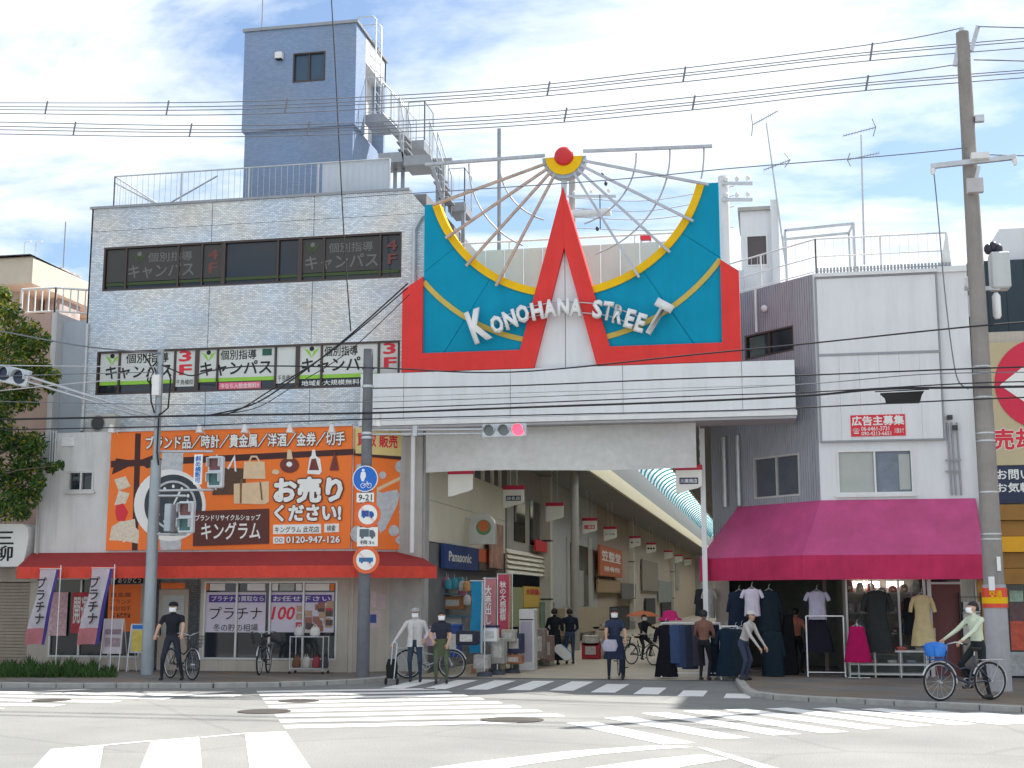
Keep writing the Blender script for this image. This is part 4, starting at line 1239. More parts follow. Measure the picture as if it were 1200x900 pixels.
# ---- white cloth under the beam
YC = -.25
CL = MB(); n_ = 60; z1_ = bz0_ - .045
x0_, x1_ = fy(499, 530, YC)[0], fy(816, 530, YC)[0]
for i in range(n_ + 1):
    for j in range(9):
        t = i / n_; s_ = j / 8
        zlow = fy(650, 551, YC)[1]
        CL.v.append((x0_ + (x1_ - x0_) * t, YC + .035 * math.sin(t * 9 + s_ * 3) * (.3 + s_) + .02 * math.sin(t * 31 - s_ * 5), z1_ + (zlow - z1_) * s_ + .025 * math.sin(t * 6.3) * s_))
for i in range(n_):
    for j in range(8):
        a = i * 9 + j; CL.f.append((a, a + 1, a + 10, a + 9)); CL.mi.append(0); CL.smooth.append(True)
tag(CL.build('cloth_curtain', cloth('canvas', (.80, .80, .79), .45)), 'off-white canvas curtain hung across the arcade mouth below the beam', 'curtain')

# ------------------------------------------------------------------ arcade roof
AR = thing('arcade_roof', 'long arcade roof with cream fascia and teal ribbed vault', 'roof', (0, 20, 6.5))
zs0 = 6.5; M_soff = mat('soffit_dark', (.27, .27, .28), .8, var=.15, scale=.6)
Y0, Y1 = .7, 118
M_fasc = mat('fascia_cream', (.66, .60, .44), .6, var=.05)
for i in range(14):
    a = Y0 + (Y1 - Y0) * i / 14; b = Y0 + (Y1 - Y0) * (i + 1) / 14 - .02
    for xa, xb in ((-4.0, -1.62), (1.62, 3.9)):
        k = MB(); k.box(xa, xb, a, b, zs0, zs0 + .1); k.build('soffit_panel', M_soff, AR)
    for sg in (-1, 1):
        k = MB(); k.box(sg * 1.55 - .06, sg * 1.55 + .06, a, b, zs0, zs0 + .62); k.build('fascia_panel', M_fasc, AR)
        k = MB(); k.box(sg * 1.62 - .05, sg * 1.62 + .05, a, b, zs0 + .63, zs0 + 1.75); k.build('clerestory_panel', mat('clerestory_grey', (.20, .21, .22), .7, var=.1), AR)
M_tealp = mat('teal_steel', (.02, .26, .30), .5, var=.1)
M_vault = mat('vault_sheet', (.86, .90, .90), .5, var=.04, trans=.88)
for i in range(62):
    yy = Y0 + .6 + i * 1.85; k = MB()
    k.tube([(1.62 * math.cos(t * math.pi / 12), yy, zs0 + 1.75 + 1.0 * math.sin(t * math.pi / 12)) for t in range(13)], .055, 5); k.build('vault_rib', M_tealp, AR)
k = MB()
pp = [(1.70 * math.cos(t * math.pi / 12), zs0 + 1.85 + 1.02 * math.sin(t * math.pi / 12)) for t in range(13)]
k.add([(x_, Y0 + .5, z_) for x_, z_ in pp] + [(x_, 118, z_) for x_, z_ in pp], [(t, t + 1, 14 + t, 13 + t) for t in range(12)], True); k.build('vault_sheet', M_vault, AR)
# pale gable panels seen behind the sign
YGb = 1.2
gx0, gx1 = -3.3, 3.4; gz1 = fy(560, 294, YGb)[1]
n_ = 13
for i in range(n_):
    a = gx0 + (gx1 - gx0) * i / n_; b = gx0 + (gx1 - gx0) * (i + 1) / n_
    k = MB(); k.box(a + .008, b - .008, YGb, YGb + .05, 6.9, gz1 + .25 * math.sin(math.pi * (i + .5) / n_) * 0); k.build('gable_panel', mat('gable_sheet', (.60, .68, .68), .4, var=.06, trans=.25), AR)
k = MB(); k.tube([(gx0, YGb + .02, gz1 + .22), (gx1, YGb + .02, gz1 + .22)], .025, 6); k.build('gable_rail', M_whitem, AR)
for i in range(5):
    x_ = gx0 + (gx1 - gx0) * i / 4; k = MB(); k.tube([(x_, YGb + .02, gz1 - .05), (x_, YGb + .02, gz1 + .22)], .02, 6); k.build('gable_post', M_whitem, AR)

# ------------------------------------------------------------------ hanging arcade signs
M_sgn = mat('hanging_sign_face', (.76, .75, .70), .5, var=.05)
def hang(u, v, x, w, t1, m1, lab):
    d = ray(u, v); t = (x - CAM.x) / d.x; p = CAM + d * t
    yy, zt = p.y, p.z
    o = thing('hanging_sign', lab, 'sign', (x, yy, zt), group='red-topped signs hung along the arcade')
    h = w * 1.12
    poly = [(x - w / 2, zt - h * .97), (x - w / 2, zt - h * .18), (x + w / 2, zt - h * .18), (x + w / 2, zt - h * .72), (x + w * .33, zt - h * .80), (x, zt - h * .86), (x - w * .28, zt - h * .95)]
    k_ = MB(); k_.prism(poly, yy - .05, yy + .05); k_.build('board', M_sgn, o)
    k_ = MB(); k_.box(x - w / 2 - .01, x + w / 2 + .01, yy - .06, yy + .06, zt - h * .175, zt); k_.build('red_cap', mat('sign_red', (.50, .02, .06), .5), o)
    for sg in (-1, 1):
        k_ = MB(); xx = x + sg * w * (.16 if yy > 1 else .45); n2 = 10
        k_.tube([(xx + .012 * (-1) ** i, yy, zt + (zs0 + .01 - zt) * i / n2) for i in range(n2 + 1)], .012, 5); k_.build('hanger_chain', M_whitem, o)
    if t1:
        if m1 is M_navy or m1 is M_redp:
            k_ = MB(); k_.box(x - w * .36, x + w * .36, yy - .054, yy - .051, zt - h * .66, zt - h * .44); k_.build('name_band', m1, o)
            text(t1, (x - w * .32, x + w * .32, zt - h * .62, zt - h * .48), yy - .058, M_wp, o, .02)
        else:
            text(t1, (x - w * .38, x + w * .38, zt - h * .60, zt - h * .44), yy - .054, m1, o, .01)
    return o
hang(540, 550, -2.75, .64, '', None, 'blank white hanging sign with red cap hung over the sign with the round emblem')
hang(602, 569, -2.75, .64, '店名店', M_navy, 'hanging arcade sign with a navy name band')
hang(650, 589, -2.75, .64, '', None, 'blank cream hanging sign in front of the white column')
hang(691, 607, -2.75, .64, '一番屋', M_redp, 'hanging arcade sign with a red name band')
hang(715, 617, -2.75, .64, 'いつみ', M_black, 'hanging arcade sign just above the orange three-character board')
hang(744, 628, -2.75, .64, '●一力', M_black, 'hanging arcade sign with a black dot beside its lettering')
hang(763, 636, -2.75, .64, '●●●', M_black, 'hanging arcade sign with three black blots')
hang(783, 645, -2.75, .64, '', None, 'plain hanging sign deep in the arcade, past the one with blots')
hang(795, 650, -2.75, .64, '', None, 'small hanging sign deep in the arcade with mostly hidden face')
hang(806, 654, -2.75, .64, '大川', M_black, 'faraway hanging sign deep in the arcade beside the magenta awning')
hang(807, 545, 3.05, .64, '川東商店', M_navy, 'white hanging sign with navy shop name on the post beside the curtain')

# ------------------------------------------------------------------ shops along the arcade's left side
XW = -3.6
def lw(par, name, u0, u1, v0, v1, m, x=XW, t=.2, bev=0):
    ya, z1 = fx(u0, v0, x); z0 = fx(u0, v1, x)[1]; yb = fx(u1, v0, x)[0]
    k_ = MB(); k_.box(x - t, x, ya, yb, max(0, z0), z1); return k_.build(name, m, par, bevel=bev)
ML = lambda y, x=XW: Matrix.Translation((x, y, 0)) @ Matrix.Rotation(R(90), 4, 'Z')     # lettering that faces across the arcade
def ltext(par, body, u0, u1, v0, v1, m, x=XW, **kw):
    ya = fx(u0, v0, x)[0]; yb = fx(u1, v0, x)[0]; z1 = fx(u0, v0, x)[1]; z0 = fx(u0, v1, x)[1]
    return text(body, (0, yb - ya, z0, z1), -.01, m, par, M=Matrix.Translation((x, ya, 0)) @ Matrix.Rotation(R(90), 4, 'Z'), **kw)
M_cw = mat('cream_tile', (.70, .66, .55), .5, var=.08, scale=1)
sh = thing('electrical_shop', 'cream-tiled electrical shop with blue sign at the arcade mouth', 'shop', (XW, 5, 0))
k = MB(); k.box(XW - 2.6, XW - .25, .6, 10.0, 0, .05); k.build('shop_floor', M_dkin, sh)
ye = fx(592, 600, XW)[0]
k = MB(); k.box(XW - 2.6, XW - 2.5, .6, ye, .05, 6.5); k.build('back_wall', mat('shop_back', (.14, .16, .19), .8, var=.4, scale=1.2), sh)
zsg = fx(521, 637, XW)[1]
k = MB(); k.box(XW - 2.6, XW - .21, ye - .1, ye - .001, 0, 6.49); k.build('party_wall', mat('shop_back', (.14, .16, .19)), sh)
nz = 3
yy0 = .55
for i in range(4):
    a = yy0 + (ye - yy0) * i / 4; b = yy0 + (ye - yy0) * (i + 1) / 4
    for j in range(3):
        c = zsg + (6.48 - zsg) * j / 3; d = zsg + (6.48 - zsg) * (j + 1) / 3
        if j == 2 and i in (2, 3): continue
        k = MB(); k.box(XW - .2, XW, a + .006, b - .006, c + .006, d - .006); k.build('wall_panel', M_cw, sh)
k = MB(); a = yy0 + (ye - yy0) * .5; k.box(XW - .1, XW - .06, a, ye, zsg + (6.48 - zsg) * .667, 6.48); k.build('window_pane', M_glass, sh)
for f_ in (.5, .64, .78, .9):
    k = MB(); a = yy0 + (ye - yy0) * f_; k.box(XW - .05, XW + .02, a, a + .3, zsg + (6.48 - zsg) * .667, 6.48); k.build('window_mullion', M_cw, sh)
lw(sh, 'blue_sign', 521, 561, 636.5, 666, mat('sign_blue', (.015, .05, .20), .5), x=XW + .12, t=.1)
ltext(sh, 'Panasonic', 526, 552, 646, 657, M_wp, x=XW + .12, bold=.03)
lw(sh, 'orange_sign', 561.5, 590, 643, 658, mat('sign_orange', (.60, .13, .05), .5, var=.1), x=XW + .12, t=.1)
lw(sh, 'brown_sign', 561.5, 590, 658.5, 668, mat('sign_brown', (.14, .09, .09), .5, var=.2), x=XW + .12, t=.1)
lw(sh, 'picture_board', 575, 590, 612, 665, mat('picture_print', (.36, .20, .16), .5, var=.9, scale=2.2), x=XW + .25, t=.05)
# rounded projecting sign
p = fx(545, 612, XW); yq = p[0]
ps = thing('projecting_sign', 'arched metal projecting sign with a round orange and green emblem', 'sign', (XW, yq, p[1] - .6), group=None)
w0, z0_ = XW + .15, fx(545, 638, XW)[1]; zz1 = fx(545, 602, XW)[1]
arch = [(w0, z0_), (w0 + .75, z0_)] + [(w0 + .375 + .375 * math.cos(a * math.pi / 12), zz1 - .375 + .375 * math.sin(a * math.pi / 12)) for a in range(13)]
k = MB(); k.prism(arch, yq - .12, yq + .12); k.build('board', mat('sign_silver', (.55, .55, .52), .4, metal=.3, var=.1), ps)
k = MB(); k.disc((w0 + .42, zz1 - .40), .22, yq - .126, yq - .121, 20); k.build('emblem', mat('emblem_green', (.12, .28, .12), .5), ps)
k = MB(); k.disc((w0 + .42, zz1 - .36), .16, yq - .131, yq - .127, 20); k.build('emblem_centre', mat('emblem_orange', (.65, .16, .05), .5), ps)
k = MB(); k.tube([(XW, yq, zz1 - .15), (w0 + .1, yq, zz1 - .15)], .03, 6); k.build('bracket', M_whitem, ps)

s2 = thing('louvred_shop', 'shop with cream louvred fascia and yellow notices past the electrical shop', 'shop', (XW, 14, 0))
y2 = fx(643, 640, XW)[0]
k = MB(); k.box(XW - 2.6, XW - 2.5, ye, y2, 0, 6.5); k.build('back_wall', M_dkin, s2)
k = MB(); k.box(XW - 2.5, XW - .31, y2 - .1, y2 - .001, 0, 6.49); k.build('party_wall', M_dkin, s2)
za, zc = fx(592, 642, XW)[1], fx(592, 672, XW)[1]
for i in range(5):
    a = zc + (za - zc) * i / 5; k = MB(); k.prism([(XW, a), (XW + .1, a + .01), (XW + .02, a + (za - zc) / 5 - .015), (XW, a + (za - zc) / 5 - .015)], ye + .05, y2 - .05); k.build('louvre_slat', M_cw, s2)
k = MB(); k.box(XW - .25, XW - .05, ye, y2, za, 6.48); k.build('upper_wall', mat('upper_grey', (.40, .39, .37), .8, var=.15), s2)
for f_ in (.2, .55):
    k = MB(); a = ye + (y2 - ye) * f_; k.box(XW - .049, XW - .02, a, a + 2.0, za + .3, za + 1.9); k.build('window_pane', M_glass, s2)
lw(s2, 'green_notice', 600, 613, 688, 735, mat('notice_green', (.33, .36, .20), .6, var=.1), x=XW + .1, t=.05)
lw(s2, 'yellow_notice', 614, 633, 687, 712, mat('notice_yellow', (.62, .42, .07), .6, var=.15), x=XW + .1, t=.05)
ltext(s2, '大特価', 616, 631, 690, 697, M_redp, x=XW + .105, bold=.03)
lw(s2, 'yellow_notice', 614, 633, 713, 740, mat('notice_cream', (.50, .40, .28), .6, var=.3, scale=8), x=XW + .1, t=.05)
k = MB(); k.ring((0, 0, 0), 1, .1); 
lw(s2, 'red_arch_sign', 628, 641, 632, 645, M_redp, x=XW + .2, t=.06)

def column(u0, u1, lab, m=mat('column_white', (.64, .61, .54), .7, var=.1, streak=.2)):
    ya = fx(u0, 700, -3.3)[0]; o = thing('arcade_column', lab, 'column', (-3.45, ya, 0), group='columns along the arcade')
    k_ = MB(); k_.box(-3.72, -3.28, ya, ya + .45, 0.0, 6.49); k_.build('shaft', m, o, bevel=.02)
    k_ = MB(); k_.box(-3.76, -3.24, ya - .03, ya + .48, 0, .5); k_.build('base', M_conc, o)
    for i in range(2):
        k_ = MB(); k_.box(-3.735, -3.265, ya - .015, ya + .465, 1.8 + i * 2.2, 1.86 + i * 2.2); k_.build('band', M_dark, o)
column(645, 664, 'square white arcade column between the louvred shop and the dark shopfront')
column(743, 751, 'square white arcade column just past the orange board')
column(790, 796, 'slender pale arcade column deep inside the arcade')
s3 = thing('dark_shopfront', 'shop with tall dark glass upstairs behind the square white column', 'shop', (XW, 28, 0))
y3 = fx(700, 640, XW)[0]
k = MB(); k.box(XW - .3, XW - .02, y2 + .01, y3, 0, 6.49); k.build('wall', mat('shop_grey', (.46, .47, .48), .8, var=.1), s3)
lw(s3, 'window_pane', 668, 690, 636, 711, M_glass, x=XW + .02, t=.03)
lw(s3, 'window_blind', 677, 684, 668, 711, M_frost, x=XW + .03, t=.008)
lw(s3, 'window_frame', 690, 694, 630, 711, M_alu, x=XW + .05, t=.06)
lw(s3, 'window_frame', 665, 668, 630, 711, M_alu, x=XW + .05, t=.06)
lw(s3, 'stall_board', 662, 714, 713, 745, mat('stall_cream', (.42, .36, .27), .7, var=.12), x=XW + .5, t=.4)
lw(s3, 'green_sheet', 632, 650, 706, 740, mat('green_sheet', (.16, .24, .20), .7, var=.2), x=XW + .1, t=.05)
s4 = thing('orange_board_shop', 'brown shop with large orange three-character board in the arcade', 'shop', (XW, 40, 0))
y4_ = fx(743, 640, XW)[0]
k = MB(); k.box(XW - .3, XW - .02, y3 + .01, y4_, 0, 6.49); k.build('wall', mat('shop_brown', (.42, .35, .29), .8, var=.15), s4)
lw(s4, 'orange_board', 703, 729, 638, 674, mat('board_orange', (.50, .13, .05), .6, var=.08), x=XW + .35, t=.1)
ltext(s4, '笠整堂', 705, 727, 644, 656, M_wp, x=XW + .355, bold=.02); ltext(s4, '接骨院', 708, 726, 663, 669, M_wp, x=XW + .355, bold=.02)
lw(s4, 'lower_board', 701, 728, 678, 694, mat('board_tan', (.34, .24, .14), .6, var=.2), x=XW + .2, t=.1)
lw(s4, 'dark_board', 729, 745, 683, 702, mat('board_grey', (.16, .15, .16), .6, var=.2), x=XW + .3, t=.1)
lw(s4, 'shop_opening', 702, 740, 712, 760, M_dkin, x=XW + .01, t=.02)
s5 = thing('shuttered_shop', 'dim shuttered shopfront far along the arcade past the second column', 'shop', (XW, 60, 0))
y5 = fx(778, 640, XW)[0]
k = MB(); k.box(XW - .3, XW - .02, y4_ + .01, y5, 0, 6.49); k.build('wall', mat('shop_taupe', (.50, .45, .39), .8, var=.12), s5)
for (u0, u1, v0, v1, m) in ((753, 771, 655, 692, mat('panel_tan', (.30, .26, .22), .7)), (772, 788, 680, 706, mat('panel_mint', (.30, .33, .31), .7)), (757, 768, 701, 735, M_dkin), (776, 786, 706, 735, M_dkin)):
    lw(s5, 'shop_panel', u0, u1, v0, v1, m, x=XW + .15, t=.1)
s6 = thing('end_shop', 'narrow pale shopfront at the visible end of the arcade', 'shop', (XW, 90, 0))
k = MB(); k.box(XW - .3, XW - .02, y5 + .01, 118, 0, 6.49); k.build('wall', mat('shop_sand', (.54, .47, .37), .8, var=.12), s6)
k = MB(); k.box(XW - .019, XW + .05, y5 + 3, y5 + 9, .3, 3.0); k.build('shop_panel', M_dkin, s6)
k = MB(); k.box(XW - .019, XW + .1, y5 + 12, y5 + 16, 2.6, 5.2); k.build('shop_panel', M_frost, s6)
rw = thing('arcade_side_wall', 'plain wall of shops along the other side of the arcade', 'wall', (3.5, 60, 0))
k = MB(); k.box(3.52, 3.8, 3.0, 118, 0, 6.49); k.build('wall', mat('shop_wall_r', (.36, .34, .31), .8, var=.12), rw)
ew = MB(); ew.box(-5, 5, 118.1, 118.3, 0, 9.6)
tag(ew.build('end_wall', mat('far_end', (.40, .38, .34), .8)), 'pale wall closing the far end of the arcade', 'wall')
# ------------------------------------------------------------------ white corner building on the right of the arcade
RB = thing('corner_building', 'white two-storey corner building with ribbed grey chamfer and roof railing', 'building', (7.5, 0, 0))
rc = fy(955, 400, 0)[0]; rr = fy(1137, 400, 0)[0]; RZ = 9.73
D45 = Vector((math.cos(R(-45)), math.sin(R(-45))))
MR = Matrix.Translation((rc, 0, 0)) @ Matrix.Rotation(R(-45), 4, 'Z')
LR = lambda u, v: ln(u, v, (rc, 0), D45)
rl = -3.75
zaw2 = 4.18
rwin = (fy(981, 550)[0], fy(1070, 550)[0], fy(1020, 579)[1], fy(1020, 527)[1])
k = MB()
for q in rects_minus(rc, rr, 2.55, RZ, [rwin]):
    k.box(q[0], q[1], 0, .15, q[2], q[3])
k.build('front_wall', M_white, RB)
# ribbed chamfer, each rib a fold of the sheet
cw = (LR(884, 560)[0], LR(938, 560)[0], LR(910, 583)[1], LR(910, 534)[1])
cw2 = (LR(874, 400)[0], LR(931, 400)[0], LR(900, 417)[1], LR(900, 388)[1])
M_ribw = mat('ribbed_grey', (.33, .34, .38), .55, var=.08, streak=.2)
k = MB()
for q in rects_minus(rl, 0, 2.55, RZ - .02, [cw, cw2]):
    n_ = max(1, round((q[1] - q[0]) / .075)); w_ = (q[1] - q[0]) / n_
    for i in range(n_):
        a = q[0] + i * w_
        k.prism([(a, q[2]), (a + w_ * .5, q[2]), (a + w_ * .5, q[3]), (a, q[3])], -.03, .1, MR); k.prism([(a + w_ * .5, q[2]), (a + w_, q[2]), (a + w_, q[3]), (a + w_ * .5, q[3])], -.012, .1, MR)
k.build('ribbed_wall', M_ribw, RB)['kind'] = 'stuff'
k = MB(); k.slab([(rc - .02, .17), (rr - .02, .17), (rr - .02, 7), (rc - 2.4, 7), (rc - 2.5, 2.68)], 2.55, RZ - .03); k.build('core', mat('core_grey', (.22, .23, .25), .9), RB)
def rwindow(w, M, y, par, m=M_alu, glass=M_glass, n_=2):
    t = .045; k_ = MB()
    k_.box(w[0], w[1], y - .02, y + .1, w[2], w[2] + t, M); k_.box(w[0], w[1], y - .02, y + .1, w[3] - t, w[3], M)
    k_.box(w[0], w[0] + t, y - .02, y + .1, w[2] + t, w[3] - t, M); k_.box(w[1] - t, w[1], y - .02, y + .1, w[2] + t, w[3] - t, M)
    for i in range(1, n_):
        x_ = w[0] + (w[1] - w[0]) * i / n_; k_.box(x_ - t / 2, x_ + t / 2, y - .01, y + .09, w[2] + t, w[3] - t, M)
    f_ = k_.build('window_frame', m, par)
    for i in range(n_):
        a_ = w[0] + (w[1] - w[0]) * i / n_; b_ = w[0] + (w[1] - w[0]) * (i + 1) / n_
        p_ = MB(); p_.box(a_ + .03, b_ - .03, y + .04, y + .05, w[2] + t, w[3] - t, M); p_.build('pane', glass if isinstance(glass, bpy.types.Material) else glass[i], f_)
    return f_
I4 = Matrix()
rwindow(cw, MR, -.01, RB, glass=mat('dim_glass', (.09, .10, .12), .2, var=.2)); rwindow(cw2, MR, -.01, RB, M_bronze)
wfr = rwindow(rwin, I4, .0, RB, M_whitem, [M_frost, mat('curtain_glass', (.16, .19, .24), .2, var=.3, scale=2)])
k = MB(); k.box(rwin[0] - .06, rwin[1] + .06, -.08, -.022, rwin[2] - .07, rwin[2] - .005); k.build('window_sill', M_whitem, RB)
k = MB(); a = fy(1053, 535)[0]; k.box(a, a + .25, .03, .035, rwin[2] + .1, rwin[3] - .12); k.build('curtain', M_frost, wfr)
# big blank advertising panel on the front
ax0, ax1 = fy(957, 400, -.08)[0], fy(1102, 400, -.08)[0]; az0 = fy(1030, 517, -.08)[1]; az1 = fy(1030, 322, -.08)[1]; azm = fy(1030, 414, -.08)[1]
AP = thing('advertising_sign', 'blank white advertising panel with grey edging above the corner window', 'sign', (ax0, -.08, az0))
n_ = 6
for c, d in ((az0 + .04, azm - .03), (azm + .03, az1 - .04)):
    m__ = 6 if c < azm else 1
    for i in range(m__):
        a = ax0 + .04 + (ax1 - ax0 - .08) * i / m__; b = ax0 + .04 + (ax1 - ax0 - .08) * (i + 1) / m__
        k = MB(); k.box(a + .002, b - .002, -.08, -.005, c, d); k.build('panel', M_white, AP)
for (a, b, c, d) in ((ax0, ax1, az0, az0 + .035), (ax0, ax1, az1 - .035, az1), (ax0, ax1, azm - .028, azm + .028), (ax0, ax0 + .035, az0 + .036, azm - .03), (ax0, ax0 + .035, azm + .03, az1 - .036), (ax1 - .035, ax1, az0 + .036, azm - .03), (ax1 - .035, ax1, azm + .03, az1 - .036)):
    k = MB(); k.box(a, b, -.10, -.002, c, d); k.build('edge_strip', M_grey, AP)
k = MB(); k.box(ax0, ax1, -.14, -.002, az1 + .004, az1 + .07); k.build('cap_flashing', M_whitem, AP)
NP = thing('advert_notice', 'small red notice with white lettering on the blank advertising panel', 'sign', (fy(1028, 498)[0], -.1, fy(1028, 512)[1]))
a, b = fy(997, 498, -.1)[0], fy(1061, 498, -.1)[0]; c, d = fy(1028, 511, -.1)[1], fy(1028, 486, -.1)[1]
k = MB(); k.box(a, b, -.10, -.082, c, d); k.build('plate', M_redp, NP)
text('広告主募集', (a + .03, b - .03, c + .26, d - .03), -.106, M_wp, NP, .03)
text('06-6461-3731', (a + .24, a + .88, c + .13, c + .23), -.106, M_wp, NP, .01); text('090-4213-6651', (a + .24, a + .92, c + .02, c + .11), -.106, M_wp, NP, .01); text('川東まで', (a + 1.0, b - .04, c + .06, c + .18), -.106, M_wp, NP, .01)
text('☎', (a + .04, a + .2, c + .06, c + .2), -.106, M_wp, NP, .0)
# conduits at the wall's end
for u in (1110, 1115, 1121):
    x_, z_ = fy(u, 495, -.05); k = MB(); k.tube([(x_, -.05, z_), (x_ + .02, -.05, 4.25)], .022, 6); k.build('conduit', M_grey, RB)
for v in (540, 553):
    x_, z_ = fy(1108, v, -.06); k = MB(); k.box(x_, x_ + .35, -.08, -.03, z_, z_ + .03); k.build('conduit_clamp', M_grey, RB)
for (u, v) in ((1113, 489), (1119, 501)):
    x_, z_ = fy(u, v, -.1); k = MB(); k.box(x_ - .06, x_ + .06, -.14, -.02, z_ - .05, z_ + .05); k.build('junction_box', M_dark, RB)
k = MB(); k.box(ax1 + .01, rr, -.06, -.002, RZ - .12, RZ + .02); k.build('coping', M_whitem, RB)
x_, z_ = LR(888, 340); k = MB(); k.tube([MR @ Vector((x_, -.09, z_)), MR @ Vector((x_, -.09, z_ - 1.1))], .035, 6); k.build('rain_pipe', M_whitem, RB)
x_, z_ = LR(899, 362); k = MB(); k.ball(MR @ Vector((x_, -.1, z_)), .09); k.build('wall_lamp', M_whitem, RB)
for u in (852, 868):
    x_, z_ = LR(u, 510); k = MB(); k.tube([MR @ Vector((x_, -.12, 6.0)), MR @ Vector((x_, -.12, 4.2))], .06, 8); k.build('rain_pipe', M_galv, RB)
# roof: low lattice and railing
zr0 = RZ
pc1 = MR @ Vector((rl, .1, 0))
railing(RB, [(pc1.x, pc1.y, zr0), (rc + .1, .12, zr0), (fy(1110, 300, .12)[0], .12, zr0)], fy(1000, 278, .12)[1] - zr0, .22, r=.022, bar=.010, mid=True, m=M_whitem)
k = MB()
for i in range(40):
    t = i / 39; x_ = rc + .1 + (rr - rc - .5) * t; k.box(x_, x_ + .05, .0, .03, zr0 + .005, zr0 + .13)
k.build('roof_vent_fins', M_grey, RB)['kind'] = 'stuff'
k = MB(); p = fy(1101, 310, .1); k.prism([(p[0], zr0), (p[0] + .28, zr0), (p[0] + .22, zr0 + .85), (p[0] + .18, zr0 + .85)], .1, .16); k.build('roof_fin', M_whitem, RB)
# carport frame on the roof
k = MB(); yc = 1.6; a = fy(920, 270, yc); b = fy(1000, 262, yc)
k.bar((a[0], yc, a[1]), (b[0], yc, b[1]), .06); k.bar((b[0], yc, b[1]), (b[0], yc, zr0), .06); k.bar((a[0], yc, a[1]), (a[0], yc, zr0), .06)
k.bar((a[0], yc + 2, a[1] + .3), (b[0], yc + 2, b[1] + .3), .06); k.bar((a[0], yc, a[1]), (a[0], yc + 2, a[1] + .3), .05); k.bar((b[0], yc, b[1]), (b[0], yc + 2, b[1] + .3), .05); k.bar((b[0], yc + 2, b[1] + .3), (b[0], yc + 2, zr0), .05)
k.build('roof_frame', M_galv, RB)
# penthouse
yp_ = 3.2
PH = thing('roof_penthouse', 'small white penthouse with single window beside the teal sign', 'penthouse', (fy(890, 330, yp_)[0], yp_, RZ))
a, b = fy(868, 280, yp_)[0], fy(912, 280, yp_)[0]; zt = fy(890, 247, yp_)[1]
pw = (fy(874, 290, yp_)[0], fy(900, 290, yp_)[0], fy(887, 312, yp_)[1], fy(887, 275, yp_)[1])
k = MB()
for q in rects_minus(a, b, RZ - 3, zt, [pw]):
    k.box(q[0], q[1], yp_, yp_ + .15, q[2], q[3])
k.box(a, b, yp_ + .151, yp_ + 2.5, RZ - 3, zt); k.build('wall', M_white, PH)
k = MB(); k.box(b - .18, b + .02, yp_ - .15, yp_ + 2.5, RZ - 3, zt + .25); k.build('parapet', M_white, PH)
k = MB(); k.box(a - .06, b - .19, yp_ - .1, yp_ + 2.5, zt + .003, zt + .1); k.build('roof_slab', M_conc, PH)
rwindow(pw, I4, yp_, PH, M_whitem, mat('brown_glass', (.10, .08, .08), .15), 1)
k = MB(); p = fy(850, 330, 2.4); q = fy(872, 330, 2.4); k.box(p[0], q[0], 2.4, 3.1, 6.9, fy(860, 317, 2.4)[1]); k.build('side_wall', mat('pale_blue_wall', (.55, .60, .66), .7), PH)

# ---- magenta awning
AD2 = 1.2
m22 = math.tan(R(22.5))
i0 = MR @ Vector((rl + .95, -.03, 0)); i1 = Vector((rc - .012, -.03, 0)); i2 = Vector((fy(1143, 583, 0)[0], -.03, 0))
o0_ = MR @ Vector((rl + .75, -AD2, 0)); o1_ = Vector((rc - AD2 * m22, -AD2, 0)); o2_ = Vector((fy(1155, 660, -AD2)[0], -AD2, 0))
za_, zb_ = zaw2, fy(1040, 650, -AD2)[1]; zc_ = fy(1040, 679, -AD2)[1]
MA = thing('awning', 'magenta fabric awning wrapping the corner of the clothes shop', 'awning', (rc, -.03, za_))
M_mag = mat('awning_magenta', (.60, .085, .25), .6, var=.22, scale=1.1, bump=.4, bscale=20, spec=.5, trans=.22, streak=.15)
M_mag2 = mat('awning_magenta_valance', (.64, .045, .14), .75, var=.2, scale=1.3, bump=.4, bscale=20, spec=.2, trans=.22, streak=.2)
def sheet(p, q, r, s, m, name, n_=12, par=MA, sag=.02):
    k_ = MB(); nn = 6
    for i in range(n_ + 1):
        for j in range(nn + 1):
            t, w = i / n_, j / nn
            a_ = p.lerp(q, t); b_ = s.lerp(r, t); c_ = a_.lerp(b_, w)
            k_.v.append((c_.x, c_.y, c_.z - sag * math.sin(math.pi * w) * (1 + .5 * math.sin(t * 40))))
    for i in range(n_):
        for j in range(nn):
            a_ = i * (nn + 1) + j; k_.f.append((a_, a_ + 1, a_ + nn + 2, a_ + nn + 1)); k_.mi.append(0); k_.smooth.append(True)
    return k_.build(name, m, par)
Z = lambda v, z: Vector((v.x, v.y, z))
npan = 4
for i in range(npan):
    t0, t1 = i / npan, (i + 1) / npan
    sheet(Z(i1.lerp(i2, t0), za_), Z(i1.lerp(i2, t1), za_), Z(o1_.lerp(o2_, t1), zb_), Z(o1_.lerp(o2_, t0), zb_), M_mag, 'canopy_panel')
    sheet(Z(o1_.lerp(o2_, t0), zb_), Z(o1_.lerp(o2_, t1), zb_), Z(o1_.lerp(o2_, t1), zc_), Z(o1_.lerp(o2_, t0), zc_), M_mag2, 'valance', sag=.0)
for i in range(2):
    t0, t1 = i / 2, (i + 1) / 2
    sheet(Z(i0.lerp(i1, t0), za_), Z(i0.lerp(i1, t1), za_), Z(o0_.lerp(o1_, t1), zb_), Z(o0_.lerp(o1_, t0), zb_), M_mag, 'canopy_panel')
    sheet(Z(o0_.lerp(o1_, t0), zb_), Z(o0_.lerp(o1_, t1), zb_), Z(o0_.lerp(o1_, t1), zc_), Z(o0_.lerp(o1_, t0), zc_), M_mag2, 'valance', sag=.0)
